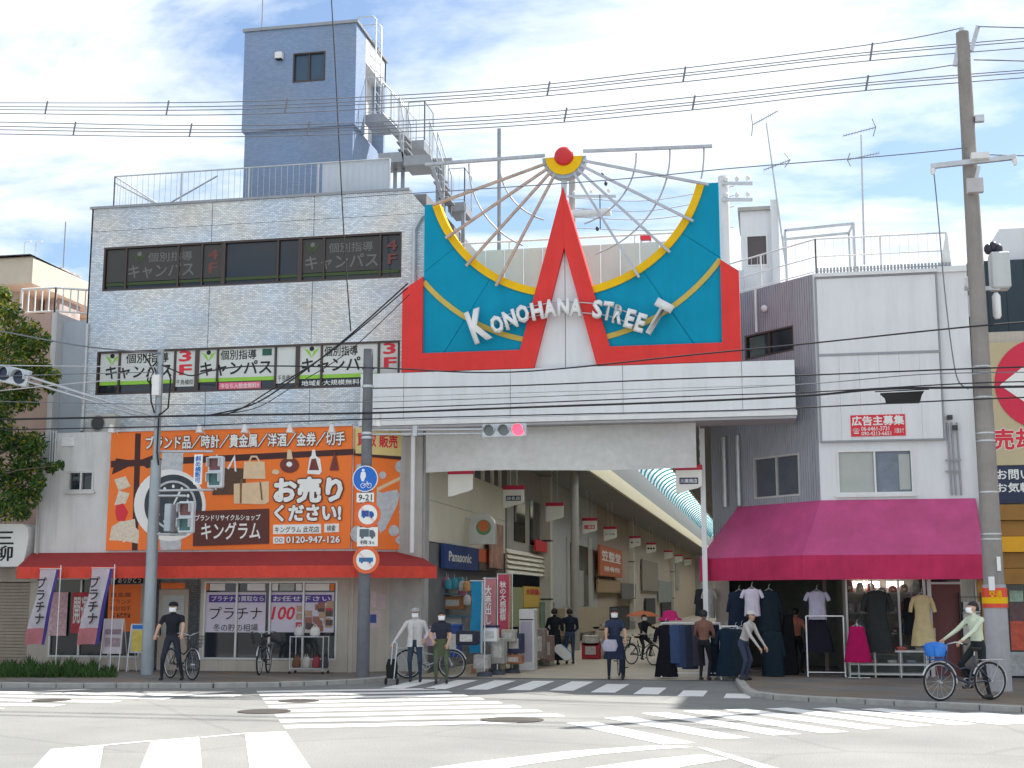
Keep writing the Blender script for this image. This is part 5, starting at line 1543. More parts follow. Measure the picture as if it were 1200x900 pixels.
sheet(Z(i2, za_), Z(i2, za_ - .001), Z(i2, zb_), Z(o2_, zb_), M_mag, 'end_panel', 3, sag=0); sheet(Z(i0, za_), Z(i0, za_ - .001), Z(i0, zb_), Z(o0_, zb_), M_mag, 'end_panel', 3, sag=0)
sheet(Z(i2, zb_), Z(o2_, zb_), Z(o2_, zc_), Z(i2, zc_), M_mag2, 'end_valance', 4, sag=0)
for x_ in (rc + .1, 7.3, 8.5, 9.4):
    k = MB(); k.tube([(x_, -.02, zb_ + .5), (x_, -AD2 + .05, zb_ - .06)], .018, 6); k.build('awning_arm', M_galv, MA)

# ---- clothes shop ground floor
CS = thing('clothes_shop', 'open clothes shop interior with dark walls under the magenta awning', 'shop', (7.3, .3, 0))
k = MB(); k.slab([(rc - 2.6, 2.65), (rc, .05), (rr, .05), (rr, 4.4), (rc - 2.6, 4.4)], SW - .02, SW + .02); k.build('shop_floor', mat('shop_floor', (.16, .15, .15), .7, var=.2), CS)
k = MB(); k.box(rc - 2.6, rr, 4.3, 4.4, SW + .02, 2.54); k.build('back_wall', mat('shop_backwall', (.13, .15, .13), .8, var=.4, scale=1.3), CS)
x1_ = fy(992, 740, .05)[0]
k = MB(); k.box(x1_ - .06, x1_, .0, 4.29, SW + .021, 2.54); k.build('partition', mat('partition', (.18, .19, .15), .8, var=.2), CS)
for xx in (rc - .04, fy(1089, 740, .0)[0], rr - .2):
    k = MB(); k.box(xx, xx + .09, .0, .12, SW, 2.549); k.build('post', M_alu if xx > rc else M_bronze, CS)
p = MR @ Vector((rl + .1, .05, 0)); k = MB(); k.box(p.x - .1, p.x + .25, p.y - .1, p.y + .2, 0, 2.55); k.build('corner_post', M_beige, CS)
# show window with shelves of goods behind the glass
sw_ = (x1_, fy(1087, 740, .05)[0], SW + .02, 2.5); x1w, x2w = sw_[0], sw_[1]
f_ = glazed(sw_, 3, CS, M_alu, .05)
for p_ in list(f_.children):
    p_.data.materials[0] = mat('clear_glass', (.10, .12, .12), .03, var=0, spec=.5, alpha=.12)
k = MB(); k.box(x1_ + .02, sw_[1], 1.4, 1.45, SW + .021, 2.53); k.build('window_back', mat('window_back', (.40, .34, .30), .8, var=.5, scale=2.2), CS)
rnd = random.Random(11)
for j in range(4):
    zz_ = .55 + j * .48
    k = MB(); k.box(x1_ + .05, sw_[1] - .03, .7, 1.35, zz_, zz_ + .03); shf = k.build('shelf', M_frost, CS)
for i in range(3):
    u0 = (995, 1012, 1040)[i]; k = MB(); a = fy(u0, 690, .9)[0]; k.box(a, a + .38, 1.0, 1.05, 2.13, 2.28); k.build('ceiling_light', mat('shop_lamp', (.95, .93, .85), .5, emit=4.0, var=0), CS)
DRW = (fy(1092, 740, .06)[0], fy(1128, 740, .06)[0])
k = MB(); k.box(DRW[0], DRW[1], .05, .10, SW + .02, 2.2); dr = k.build('door', mat('door_brown', (.145, .045, .042), .5, var=.1), CS)
k = MB(); k.box(DRW[0], DRW[1], .05, .10, 2.25, 2.5); k.build('transom_pane', M_glass, CS)
k = MB(); k.box(DRW[0] - .02, DRW[1] + .02, .02, .11, 2.2, 2.25); k.build('door_head', M_alu, CS)
k = MB(); k.bar((DRW[0] + .06, .02, 1.0), (DRW[0] + .06, .02, 1.2), .03); k.build('door_handle', M_alu, dr)
k = MB(); k.box(rr - .16, rr - .02, -.05, .15, 0, 2.3); k.build('wood_post', mat('ochre_wood', (.42, .23, .05), .6, var=.2), CS)

# ------------------------------------------------------------------ property office at the right edge
PO = thing('property_office', 'beige office with red circle sign and wooden front behind the concrete pole', 'building', (12, 0, 0))
x0 = rr + .06; YP = -.12
P = lambda u, v: fy(u, v, YP)
k = MB(); k.box(x0, 20, YP + .1, 8, 2.6, P(1170, 388)[1]); k.build('wall', M_beige, PO)
zq = P(1170, 546)[1]; zp1 = P(1170, 402)[1]
k = MB(); k.box(x0 + .02, 20, YP - .04, YP + .098, zq + .01, zp1); k.build('sign_board', mat('sign_beige', (.50, .42, .26), .6, var=.05), PO)
cxr, czr = P(1222, 450); rad = cxr - P(1165, 450)[0]
k = MB(); k.disc((cxr, czr), rad, YP - .06, YP - .041, 40); k.build('red_circle', mat('circle_red', (.62, .02, .06), .5), PO)
a = P(1171, 452)
k = MB(); k.prism([(a[0], a[1]), (cxr, a[1] + .75), (cxr, a[1] - .75)], YP - .075, YP - .061); k.build('white_arrow', M_wp, PO)
text('売却', (P(1164, 515)[0], P(1213, 515)[0], P(1180, 527)[1], P(1180, 503)[1]), YP - .05, M_redp, PO, .03, M_wp)
k = MB(); k.box(x0 + .02, 20, YP - .03, YP + .098, P(1170, 590)[1], zq); k.build('navy_board', mat('navy_board', (.02, .03, .07), .5, var=.1), PO)
text('お問い合', (P(1168, 556)[0], P(1222, 556)[0], P(1180, 562)[1], P(1180, 550)[1]), YP - .035, M_wp, PO, .02); text('お気軽に', (P(1168, 572)[0], P(1222, 572)[0], P(1180, 577)[1], P(1180, 566)[1]), YP - .035, M_wp, PO, .02)
zy = P(1170, 592)[1]
nw = 5
z_lo = P(1190, 685)[1]
for i in range(nw):
    a = z_lo + (zy - z_lo) * i / nw; b = z_lo + (zy - z_lo) * (i + 1) / nw
    k = MB(); k.box(x0 + .02, 20, YP - .25 + (.1 if i % 2 else 0), YP + .098, a + .006, b - .006); k.build('fascia_plank', mat('plank_brown', (.30, .15, .03), .6, var=.2, scale=3) if i not in (2,) else mat('plank_yellow', (.72, .36, .01), .5, var=.08), PO)
k = MB(); k.box(x0 + .02, 20, YP + .05, YP + .09, 0, z_lo); k.build('shop_glass', M_glass, PO)
for i, (u0, u1, v0, v1, c_) in enumerate(((1183, 1199, 692, 705, (.3, .42, .32)), (1183, 1215, 706, 728, (.12, .07, .07)), (1184, 1212, 728, 762, (.5, .09, .05)), (1183, 1215, 764, 792, (.35, .36, .36)))):
    k = MB(); k.box(fy(u0, v0, YP)[0], fy(u1, v0, YP)[0], YP + .03, YP + .045, fy(u0, v1, YP)[1], fy(u0, v0, YP)[1]); k.build('poster', mat('office_poster_%d' % i, c_, .6, var=.35, scale=9), PO)
BK = thing('dark_building', 'dark blue metal-clad building rising behind the concrete pole', 'building', (12, 3, 0))
k = MB(); n_ = 20; bx0_ = fy(1136, 350, 2.0)[0]; zt = fy(1170, 305, 2.0)[1]
for i in range(n_):
    a = bx0_ + i * .45; q = MB(); q.box(a + .004, a + .446, 2.0, 2.06, P(1170, 388)[1] - .5, zt); q.build('cladding_panel', mat('dark_cladding', (.025, .045, .06), .5, var=.2), BK)
k.box(bx0_, bx0_ + 9, 2.061, 9, 0, zt - .02); k.build('core', M_dark, BK)
k = MB(); a = fy(1163, 300, 2.4); k.box(a[0] + .2, a[0] + 3, 2.4, 4, zt - .01, fy(1180, 268, 2.4)[1]); k.build('roof_tank', M_white, BK)

# ------------------------------------------------------------------ added block out of view, placed to shade the pavement on the right
TBk = thing('shade_block', 'unseen added block that shades the pavement before the property office', 'building', (15, 3.2, 0))
tb0 = fy(1225, 300, 13.2)[0]; TH = 20.0
k = MB(); k.box(tb0, tb0 + 9, 3.4, 13, 0, TH); k.build('wall', M_beige, TBk)
k = MB(); k.box(tb0 - .1, tb0 + 9.1, 3.2, 13.1, TH + .002, TH + .5); k.build('roof_parapet', M_conc, TBk)
for fl_i in range(6):
    z0_ = .6 + fl_i * 2.9
    k = MB(); k.box(tb0, tb0 + 9, 3.22, 3.39, z0_, z0_ + 1.0); k.build('balcony', M_white, TBk)
    for c_i in range(4):
        a = tb0 + .5 + c_i * 2.2; k = MB(); k.box(a, a + 1.5, 3.37, 3.398, z0_ + 1.01, z0_ + 2.3); wn = k.build('window', M_glass, TBk)
        k = MB(); k.box(a + .72, a + .78, 3.35, 3.369, z0_ + 1.01, z0_ + 2.3); k.build('frame', M_alu, wn)
# ------------------------------------------------------------------ poles, signals, signs
def pole_mb(x, y, z0, z1, r0, r1, n=14):
    k_ = MB(); k_.tube([(x, y, z0 + (z1 - z0) * i / 6) for i in range(7)], [r0 + (r1 - r0) * i / 6 for i in range(7)], n); return k_


# concrete utility pole
ux, uy = 9.32, -4.46
M_pole = mat('pole_concrete', (.27, .25, .235), .9, var=.14, scale=3, bump=.3, bscale=30, streak=.3)
UP = thing('utility_pole', 'tall concrete utility pole with crossarm and red wrap by magenta awning', 'utility pole', (ux, uy, SW))
pole_mb(ux, uy, SW - .02, 13.75, .215, .135).build('shaft', M_pole, UP)
k = MB(); k.loft([(ux, uy, SW, .235, .235), (ux, uy, 2.15, .225, .225)], 18); k.build('sleeve', mat('pole_sleeve', (.40, .39, .41), .8, var=.12, scale=4, streak=.2), UP)
def wpx(u, v, y=uy): x_, z_ = fy(u, v, y); return Vector((x_, y, z_))
k = MB(); z0_, z1_ = wpx(1170, 712).z, wpx(1170, 689).z; k.loft([(ux, uy, z0_, .243, .243), (ux, uy, z1_, .241, .241)], 18); k.build('red_wrap', mat('wrap_red', (.70, .07, .03), .5, var=.15, scale=9), UP)
k = MB(); k.loft([(ux, uy, z0_ + .08, .247, .247), (ux, uy, z0_ + .2, .246, .246)], 18); k.build('yellow_band', M_yel, UP)
text('交通', (ux - .14, ux + .10, z1_ - .2, z1_ - .05), uy - .25, M_yel, UP, .02)
a = wpx(1168, 661); k = MB(); k.box(a.x - .03, a.x + .04, uy - .24, uy - .2, a.z - .14, a.z + .14); k.build('number_plate', M_wp, UP)
a = wpx(1160, 683); k = MB(); k.box(a.x - .06, a.x + .05, uy - .27, uy - .2, a.z - .15, a.z + .12); k.build('meter_box', M_whitem, UP)
for v in (430, 438, 466, 508, 517, 577, 626, 632):
    z_ = wpx(1155, v).z; r_ = .215 - .08 * z_ / 13.75; k = MB(); k.loft([(ux, uy, z_ - .015, r_ + .006, r_ + .006), (ux, uy, z_ + .015, r_ + .006, r_ + .006)], 16); k.build('steel_band', M_galv, UP)
for (u0, v0, u1, v1) in ((1127, 33, 1119, 77), (1146, 31, 1138, 60)):
    a = wpx(u0, v0); b = wpx(u1, v1); k = MB(); k.bar(a, b, .09); k.build('top_bracket', M_galv, UP)
a = wpx(1091, 195, uy - .2); b = wpx(1190, 184, uy - .2); k = MB(); k.bar(a, b, .10); k.build('crossarm', M_galv, UP)
for (u, v) in ((1093, 197), (1189, 186)):
    a = wpx(u, v, uy - .2); k = MB(); k.loft([(a.x, a.y, a.z - .14, .03, .03), (a.x, a.y, a.z - .05, .06, .06), (a.x, a.y, a.z + .06, .04, .04)], 10); k.build('insulator', M_whitem, UP)
a = wpx(1148, 183, uy - .25); k = MB(); k.box(a.x - .18, a.x + .18, a.y - .12, a.y + .1, a.z - .08, a.z + .05); k.build('switch_box', M_whitem, UP)
a = wpx(1142, 218, uy - .2); k = MB(); k.box(a.x - .16, a.x + .16, a.y - .12, a.y + .02, a.z - .16, a.z + .14); k.build('junction_box', mat('box_grey', (.45, .43, .44), .6), UP)
a = wpx(1147, 195, uy - .25); b = wpx(1143, 215, uy - .25); k = MB(); k.bar(a, b, .07); k.build('stay', M_galv, UP)
a = wpx(1146, 139, uy - .1); k = MB(); k.box(a.x - .06, a.x + .12, a.y - .05, a.y + .08, a.z - .07, a.z + .07); k.build('clamp_box', M_galv, UP)
# insulators and fuse hangers on a lower arm
a = wpx(1130, 338, uy + .25); b = wpx(1172, 338, uy + .25); k = MB(); k.bar(a, b, .08); k.build('lower_arm', M_galv, UP)
for (u, v) in ((1135, 332), (1168, 330)):
    a = wpx(u, v, uy + .25); k = MB(); k.loft([(a.x, a.y, a.z - .1, .05, .05), (a.x, a.y, a.z, .09, .09), (a.x, a.y, a.z + .05, .05, .05), (a.x, a.y, a.z + .1, .08, .08), (a.x, a.y, a.z + .14, .03, .03)], 10); k.build('insulator', M_whitem, UP)
for (u, v) in ((1140, 358), (1168, 358)):
    a = wpx(u, v, uy + .25); k = MB(); k.loft([(a.x, a.y, a.z - .28, .05, .05), (a.x, a.y, a.z - .22, .085, .085), (a.x, a.y, a.z + .2, .085, .085), (a.x, a.y, a.z + .27, .04, .04)], 10); k.build('fuse_holder', M_whitem, UP)
a = wpx(1166, 300, uy + .35); k = MB()
k.box(a.x - .12, a.x + .26, a.y - .2, a.y + .2, a.z - .72, a.z + .05); k.build('transformer_box', mat('transformer_grey', (.52, .54, .55), .5, streak=.2), UP, bevel=.03)
for i in range(3):
    p = wpx(1158 + i * 6, 292 - (i % 2) * 3, uy + .3); k = MB(); k.ball(p, .09, .09, .12, 10); k.build('bushing', mat('bushing_dark', (.03, .03, .05), .4), UP)

# left signal pole
lx, ly = -9.65, -2.54
M_lp = mat('signal_pole_grey', (.33, .37, .40), .5, metal=.3, var=.12, streak=.2)
LP = thing('signal_pole', 'grey steel signal pole with pedestrian lights before the orange billboard', 'signal pole', (lx, ly, SW))
pole_mb(lx, ly, SW - .02, 5.2, .15, .125).build('shaft', M_lp, LP)
pole_mb(lx, ly, 5.2, 7.95, .085, .08).build('upper_shaft', M_lp, LP)
lp = lambda u, v, y=ly: Vector((*[fy(u, v, y)[0]], y, fy(u, v, y)[1]))
a = lp(184, 451, ly - .12); k = MB(); k.box(a.x - .09, a.x + .10, a.y - .10, a.y + .02, a.z - .27, a.z + .24); k.build('control_box', M_whitem, LP, bevel=.01)
def hood(k_, c, w, h, d):
    k_.box(c.x - w, c.x + w, c.y - d, c.y, c.z + h, c.z + h + .015); k_.box(c.x - w - .012, c.x - w, c.y - d, c.y, c.z - h * .4, c.z + h + .014); k_.box(c.x + w, c.x + w + .012, c.y - d, c.y, c.z - h * .4, c.z + h + .014)
M_sigw = mat('signal_case', (.58, .62, .66), .45, var=.08, streak=.1)
def ped(u, v, lab, rz=0):
    c = lp(u, v, ly - .30)
    o = thing('pedestrian_signal', lab, 'traffic light', (c.x, c.y, c.z))
    k_ = MB(); k_.box(c.x - .19, c.x + .19, c.y, c.y + .18, c.z - .38, c.z + .38); k_.build('housing', M_sigw, o, bevel=.03)
    for j, zz_ in enumerate((.18, -.18)):
        q = MB(); q.box(c.x - .135, c.x + .135, c.y - .006, c.y - .001, c.z + zz_ - .135, c.z + zz_ + .135); q.build('lens', mat('lens_red_off', (.16, .06, .06), .2, var=.3, scale=20) if j == 0 else mat('lens_green_off', (.05, .14, .14), .2, var=.3, scale=20), o)
        q = MB(); hood(q, Vector((c.x, c.y, c.z + zz_)), .145, .14, .16); q.build('hood', M_sigw, o)
    return c
c1 = ped(251.5, 553, 'two-lens pedestrian signal beside the blue-lettered diagonal crossing plate')
c2 = ped(217, 606, 'lower two-lens pedestrian signal on the grey signal pole')
def arm(p, q, name='arm'):
    k_ = MB(); k_.tube([p, q], .03, 8); k_.build(name, M_galv, LP)
for v0 in (529, 575):
    arm(lp(183, v0, ly), lp(250, v0 + (0 if v0 == 529 else -1), ly - .2))
for v0 in (581, 626):
    arm(lp(180, v0, ly), lp(218, v0, ly - .2))
for c in (c1, c2):
    for s_ in (.42, -.42):
        k = MB(); k.tube([(c.x, c.y + .1, c.z + s_), (c.x, c.y + .09, c.z + s_ * .88)], .025, 6); k.build('arm_joint', M_galv, LP)
# the plate for diagonal crossing
a = lp(232, 550, ly - .28)
DP = thing('crossing_plate', 'narrow white plate with blue vertical lettering on the signal arm', 'sign', (a.x, a.y, a.z))
k = MB(); k.box(a.x - .105, a.x + .105, a.y, a.y + .02, a.z - .36, a.z + .36); k.build('plate', M_wp, DP)
text('斜め横断可', (a.x - .07, a.x + .07, a.z - .32, a.z + .32), a.y - .006, M_bl, DP, .03, vertical=True)
# third housing seen edge-on
c = lp(200, 607, ly - .25); k = MB(); k.box(c.x - .08, c.x + .08, c.y - .2, c.y + .2, c.z - .33, c.z + .33); o = k.build('side_signal', mat('case_dim', (.38, .42, .46), .5), LP, bevel=.02)

def vehicle_signal(a, b, h, par_lab, lit, name='traffic_light', rev=False):
    """three-lens horizontal signal between points a and b"""
    c = (a + b) / 2; w = (b - a).length / 2
    an = math.atan2(b.z - a.z, b.x - a.x)
    o = thing(name, par_lab, 'traffic light', tuple(c))
    Mx = Matrix.Translation(c) @ Matrix.Rotation(-an, 4, 'Y')
    k_ = MB(); k_.box(-w, w, 0, .16, -h / 2, h / 2, Mx); k_.build('housing', M_sigw, o, bevel=.025)
    for i, cc in enumerate(((.03, .10, .10), (.12, .10, .03), (.14, .03, .03))):
        x_ = -w + w * 2 * (i + .5) / 3; r_ = h * .40
        on = lit == i
        q = MB(); pts = [(x_ + r_ * math.cos(t * math.pi / 10), r_ * math.sin(t * math.pi / 10)) for t in range(20)]
        q.prism(pts, -.012, -.001, Mx); q.build('lens', mat('lens_lit', (1.0, .03, .06), .4, emit=2.2, var=0) if on else mat('lens_off_%d%s' % (i, lit), (.02, .03, .06) if lit is None else (.16, .18, .19), .15, var=.2), o)
        v_ = []; nn = 12
        for t in range(nn + 1):
            aa_ = math.pi * (1.1 * t / nn - .05); v_.append((x_ + r_ * 1.05 * math.cos(aa_), r_ * 1.05 * math.sin(aa_)))
        q = MB(); q.strip(v_, [(x_ + (px_ - x_) * 1.06, pz_ * 1.06) for px_, pz_ in v_], -.16, -.001)
        q.v = [tuple(Mx @ Vector(p)) for p in q.v]; q.build('visor', M_sigw, o)
    return o
a = lp(-22, 432, ly - .1); b = lp(32, 444, ly - .1)
vehicle_signal(a, b, .43, 'unlit horizontal traffic light on long arm beside the leafy tree', None)
for (p0, p1, r_) in (((32, 441), (186, 489), .035), ((32, 447), (186, 494), .03)):
    k = MB(); k.tube([lp(*p0, ly - .05), lp(*p1, ly)], r_, 8); k.build('signal_arm', M_galv, LP)
for t in (.3, .6):
    k = MB(); k.tube([lp(32 + 154 * t, 441 + 48 * t, ly - .04), lp(32 + 154 * t, 447 + 47 * t, ly - .04)], .015, 6); k.build('arm_tie', M_galv, LP)
# cables looped round the pole
for pts in ([(168, 415), (175, 425), (180, 436), (176, 445), (177, 470), (181, 484)], [(196, 432), (200, 444), (197, 478), (190, 484), (186, 486)], [(184, 424), (174, 434), (173, 446), (178, 452)], [(186, 490), (184, 530), (186, 545)]):
    k = MB(); k.tube([lp(u, v, ly - .11) for u, v in pts], .022, 6); k.build('cable_loop', M_rubber, LP)

# middle pole with road signs
my_ = -2.4
mx_ = fy(425, 797, my_)[0]
M_mp = mat('sign_pole_dark', (.145, .15, .17), .7, var=.2, scale=4, bump=.2, streak=.2)
MP = thing('sign_pole', 'dark steel pole with stacked round road signs at the arcade corner', 'signal pole', (mx_, my_, SW))
pole_mb(mx_, my_, SW - .02, 7.78, .155, .115).build('shaft', M_mp, MP)
mp_ = lambda u, v, y=my_: Vector((fy(u, v, y)[0], y, fy(u, v, y)[1]))
for v in (453, 508, 513):
    z_ = mp_(434, v).z; k = MB(); k.loft([(mx_, my_, z_ - .03, .14, .14), (mx_, my_, z_ + .03, .14, .14)], 14); k.build('pole_band', M_galv, MP)
a = mp_(444, 492, my_ - .1); k = MB(); k.box(a.x - .05, a.x + .05, a.y - .06, a.y + .05, a.z - .15, a.z + .13); k.build('small_box', M_wp, MP)
a = mp_(565, 499, my_ - .1); b = mp_(616, 497, my_ - .1); dz_ = (mp_(590, 497.5).z - mp_(590, 513).z)
a.z = b.z = mp_(590, 505).z
SGN = vehicle_signal(a, b, dz_, 'horizontal traffic light with red lens lit before the canvas curtain', 2)
for dv in (503, 508):
    k = MB(); k.tube([mp_(436, dv + 1, my_), mp_(566, dv, my_ - .05)], .028, 8); k.build('signal_arm', M_galv, MP)
k = MB(); p = mp_(487, 505); k.box(p.x - .05, p.x + .05, my_ - .06, my_ + .05, p.z - .12, p.z + .12); k.build('arm_clamp', M_galv, MP)
ys = my_ - .24
def rsign(u, v, r, face, rim, lab):
    c = mp_(u, v, ys); o = thing('road_sign', lab, 'road sign', tuple(c))
    k_ = MB(); k_.disc((c.x, c.z), r, ys, ys + .015, 32); k_.build('rim', rim, o)
    k_ = MB(); k_.disc((c.x, c.z), r * .93 if rim is M_wp else r * .74, ys - .005, ys - .0005, 32); k_.build('face', face, o)
    k_ = MB(); k_.box(c.x - .02, c.x + .02, ys + .016, ys + .1, c.z - r * .6, c.z + r * .6); k_.build('bracket', M_galv, o)
    return c, o
M_ring = mat('sign_ring_red', (.70, .13, .04), .5)
c, o = rsign(428, 561, .31, mat('sign_face_blue', (.01, .13, .52), .45), M_wp, 'round blue road sign with white pedestrian and bicycle figures')
k = MB(); k.disc((c.x - .05, c.z + .20), .035, ys - .009, ys - .006, 12); k.prism([(c.x - .10, c.z + .16), (c.x, c.z + .16), (c.x + .02, c.z + .06), (c.x - .02, c.z - .02), (c.x - .03, c.z - .06), (c.x - .08, c.z - .06), (c.x - .12, c.z + .05)], ys - .009, ys - .006); k.build('walker_symbol', M_wp, o)
k = MB(); k.ring((c.x - .05, ys - .007, c.z - .16), .055, .008, n=14, m=4); k.ring((c.x + .10, ys - .007, c.z - .16), .055, .008, n=14, m=4); k.bar((c.x - .05, ys - .007, c.z - .16), (c.x + .06, ys - .007, c.z - .1), .014); k.bar((c.x + .1, ys - .007, c.z - .16), (c.x + .04, ys - .007, c.z - .06), .014); k.build('bicycle_symbol', M_wp, o)
c, o = rsign(431, 603, .31, M_wp, M_ring, 'red-ringed road sign with blue lorry symbol')
def lorry(k_, c, s, y):
    k_.box(c.x - .16 * s, c.x + .03 * s, y, y + .003, c.z - .05 * s, c.z + .10 * s); k_.prism([(c.x + .04 * s, c.z - .05 * s), (c.x + .16 * s, c.z - .05 * s), (c.x + .16 * s, c.z + .02 * s), (c.x + .11 * s, c.z + .08 * s), (c.x + .04 * s, c.z + .08 * s)], y, y + .003)
    for dx_ in (-.10, .10): k_.disc((c.x + dx_ * s, c.z - .06 * s), .03 * s, y - .001, y + .002, 10)
k = MB(); lorry(k, c, .95, ys - .009); k.build('lorry_symbol', mat('symbol_blue', (.01, .09, .35), .5), o)
k = MB(); k.bar((c.x - .17, ys - .011, c.z + .17), (c.x + .17, ys - .011, c.z - .17), .035, .003); k.build('slash', M_ring, o)
c, o = rsign(429, 656, .32, M_wp, M_ring, 'red-ringed road sign with blue bus symbol over the awning')
k = MB(); k.box(c.x - .17, c.x + .17, ys - .009, ys - .006, c.z - .045, c.z + .05); k.disc((c.x - .1, c.z - .055), .028, ys - .010, ys - .007, 10); k.disc((c.x + .1, c.z - .055), .028, ys - .010, ys - .007, 10); k.build('bus_symbol', mat('symbol_blue2', (.02, .14, .36), .5), o)
k = MB(); k.bar((c.x - .17, ys - .012, c.z + .17), (c.x + .17, ys - .012, c.z - .17), .035, .003); k.build('slash', M_ring, o)
c = mp_(428, 583, ys); o = thing('time_plate', 'small white plate reading nine to twenty-one below the blue sign', 'sign', tuple(c))
k = MB(); k.box(c.x - .21, c.x + .21, ys, ys + .012, c.z - .11, c.z + .11); k.build('plate', M_wp, o); text('9-21', (c.x - .16, c.x + .16, c.z - .07, c.z + .07), ys - .006, M_black, o, .015)
c = mp_(430.5, 629, ys); o = thing('lorry_plate', 'square white plate with grey lorry drawing between two red-ringed signs', 'sign', tuple(c))
k = MB(); k.box(c.x - .25, c.x + .25, ys, ys + .012, c.z - .22, c.z + .22); k.build('plate', M_wp, o)
k = MB(); lorry(k, Vector((c.x, 0, c.z + .06)), 1.2, ys - .006); k.build('lorry_drawing', mat('symbol_grey', (.10, .13, .16), .6), o); text('積3t', (c.x - .18, c.x + .18, c.z - .18, c.z - .08), ys - .006, M_black, o, .0)

# ------------------------------------------------------------------ overhead wires
M_wire = mat('wire_black', (.02, .02, .025), .6, var=0)
M_wire2 = mat('wire_grey', (.16, .17, .20), .6, var=0)
M_wire3 = mat('wire_pale', (.5, .5, .52), .5, var=0)
def smooth_pts(pts, n=8):
    P_ = [Vector(p) for p in pts]; o = []
    for i in range(len(P_) - 1):
        a = P_[max(0, i - 1)]; b = P_[i]; c = P_[i + 1]; d = P_[min(len(P_) - 1, i + 2)]
        for j in range(n):
            t = j / n
            o.append(.5 * ((2 * b) + (c - a) * t + (2 * a - 5 * b + 4 * c - d) * t * t + (3 * b - a - 3 * c + d) * t ** 3))
    o.append(P_[-1]); return o
def yline(u):
    ks = [(-200, -2.9), (172, -2.66), (430, -2.57), (1150, -4.72), (1400, -5.6)]
    for (a, ya), (b, yb) in zip(ks, ks[1:]):
        if u <= b: return ya + (yb - ya) * (u - a) / (b - a)
    return ks[-1][1]
def wire(px, r, m, par=None, y=None, label=None, name='wire', group=None):
    pts = []
    for u, v in px:
        yy = yline(u) if y is None else y
        x_, z_ = fy(u, v, yy); pts.append((x_, yy, z_))
    k_ = MB(); k_.tube(smooth_pts(pts), r, 5); o = k_.build(name, m, par)
    if label: tag(o, label, 'cable', group)
    return o
for lab, rows, sps in (('upper bundle of four thin power lines crossing the sky', [[(-120, 120), (0, 120.5), (285, 119), (570, 105), (800, 80), (1035, 50), (1126, 33)], [(-120, 124), (0, 125), (285, 124), (570, 109.5), (800, 86), (1020, 61), (1280, 38)], [(-120, 127), (0, 128.5), (285, 128), (570, 113), (800, 89), (1020, 64), (1280, 42)], [(-120, 132), (0, 133), (285, 134), (570, 118), (800, 96), (1020, 71), (1280, 50)]], (55, 197, 336, 643, 802, 1021)),
                       ('lower bundle of four thin power lines crossing the sky', [[(-120, 140), (0, 143), (285, 147), (570, 136.5), (800, 115), (1033, 88), (1118, 76)], [(-120, 145), (0, 148), (285, 152), (570, 141), (800, 121), (1015, 97), (1280, 76)], [(-120, 149), (0, 152), (285, 155), (570, 145), (800, 124), (1015, 100), (1280, 79)], [(-120, 154), (0, 157), (285, 160), (570, 149.5), (800, 130), (1015, 106), (1280, 85)]], (88, 224, 362, 663, 813, 1016))):
    yb = uy if 'upper' in lab else uy + .3
    o = thing('power_lines', lab, 'cable', (0, yb, 13), group='power lines over the street')
    for i, rw_ in enumerate(rows):
        wire(rw_, .012, M_wire2, o, y=yb + .02 * i)
    for u in sps:
        vt = [None, None]
        def at_(row):
            for (a, va), (b, vb) in zip(row, row[1:]):
                if a <= u <= b: return va + (vb - va) * (u - a) / (b - a)
        a = fy(u + 1.5, at_(rows[0]) - 1, yb); b = fy(u - 1.5, at_(rows[3]) + 1, yb)
        k = MB(); k.tube([(a[0], yb - .03, a[1]), (b[0], yb - .03, b[1])], .022, 6); k.build('spacer', M_wire2, o)
WL = [
    ('thick black telephone cable strung below the sign beam', [(-120, 494), (190, 488), (300, 486), (437, 484), (600, 478), (820, 470), (953, 463), (1033, 456), (1140, 454), (1280, 452)], .026, M_wire),
    ('thin beaded cable crossing the white beam', [(-120, 468), (190, 474), (300, 472), (437, 471), (600, 466), (820, 457), (960, 449), (1097, 438), (1280, 436)], .011, M_wire2),
    ('black cable looping from signal pole across the red frame', [(190, 428), (222, 440), (250, 434), (300, 429), (437, 431), (600, 436), (820, 415), (953, 402), (1135, 383), (1280, 372)], .018, M_wire),
    ('taut dark cable from the sign pole along the beam top', [(437, 455), (600, 452), (820, 443), (935, 440), (1140, 432), (1280, 428)], .017, M_wire),
    ('lowest black cable running along the beam edge', [(-120, 506), (190, 500), (300, 496), (437, 491), (600, 487), (820, 482), (935, 478), (1143, 468), (1280, 463)], .015, M_wire),
    ('paired dark cable just above the thick telephone cable', [(437, 479), (600, 473), (820, 464), (960, 459), (1140, 449), (1280, 446)], .014, M_wire),
    ('dark cable from the tree to the signal pole top', [(-120, 366), (0, 388), (100, 406), (188, 414)], .02, M_wire2),
    ('pale cable from the traffic light to the signal pole', [(-120, 424), (0, 428), (185, 430)], .013, M_wire3),
    ('second pale cable sloping to the signal pole', [(-120, 470), (80, 450), (185, 441)], .013, M_wire3),
    ('thin cable between leafy tree and signal pole', [(-120, 448), (0, 441), (185, 436)], .012, M_wire2),
    ('single high cable leaving the concrete pole above its crossarm', [(400, 232), (700, 212), (860, 197), (1033, 183), (1135, 173)], .013, M_wire2),
]
for lab, px, r_, m in WL:
    wire(px, r_, m, label=lab, name='overhead_cable', group='cables strung between the poles')
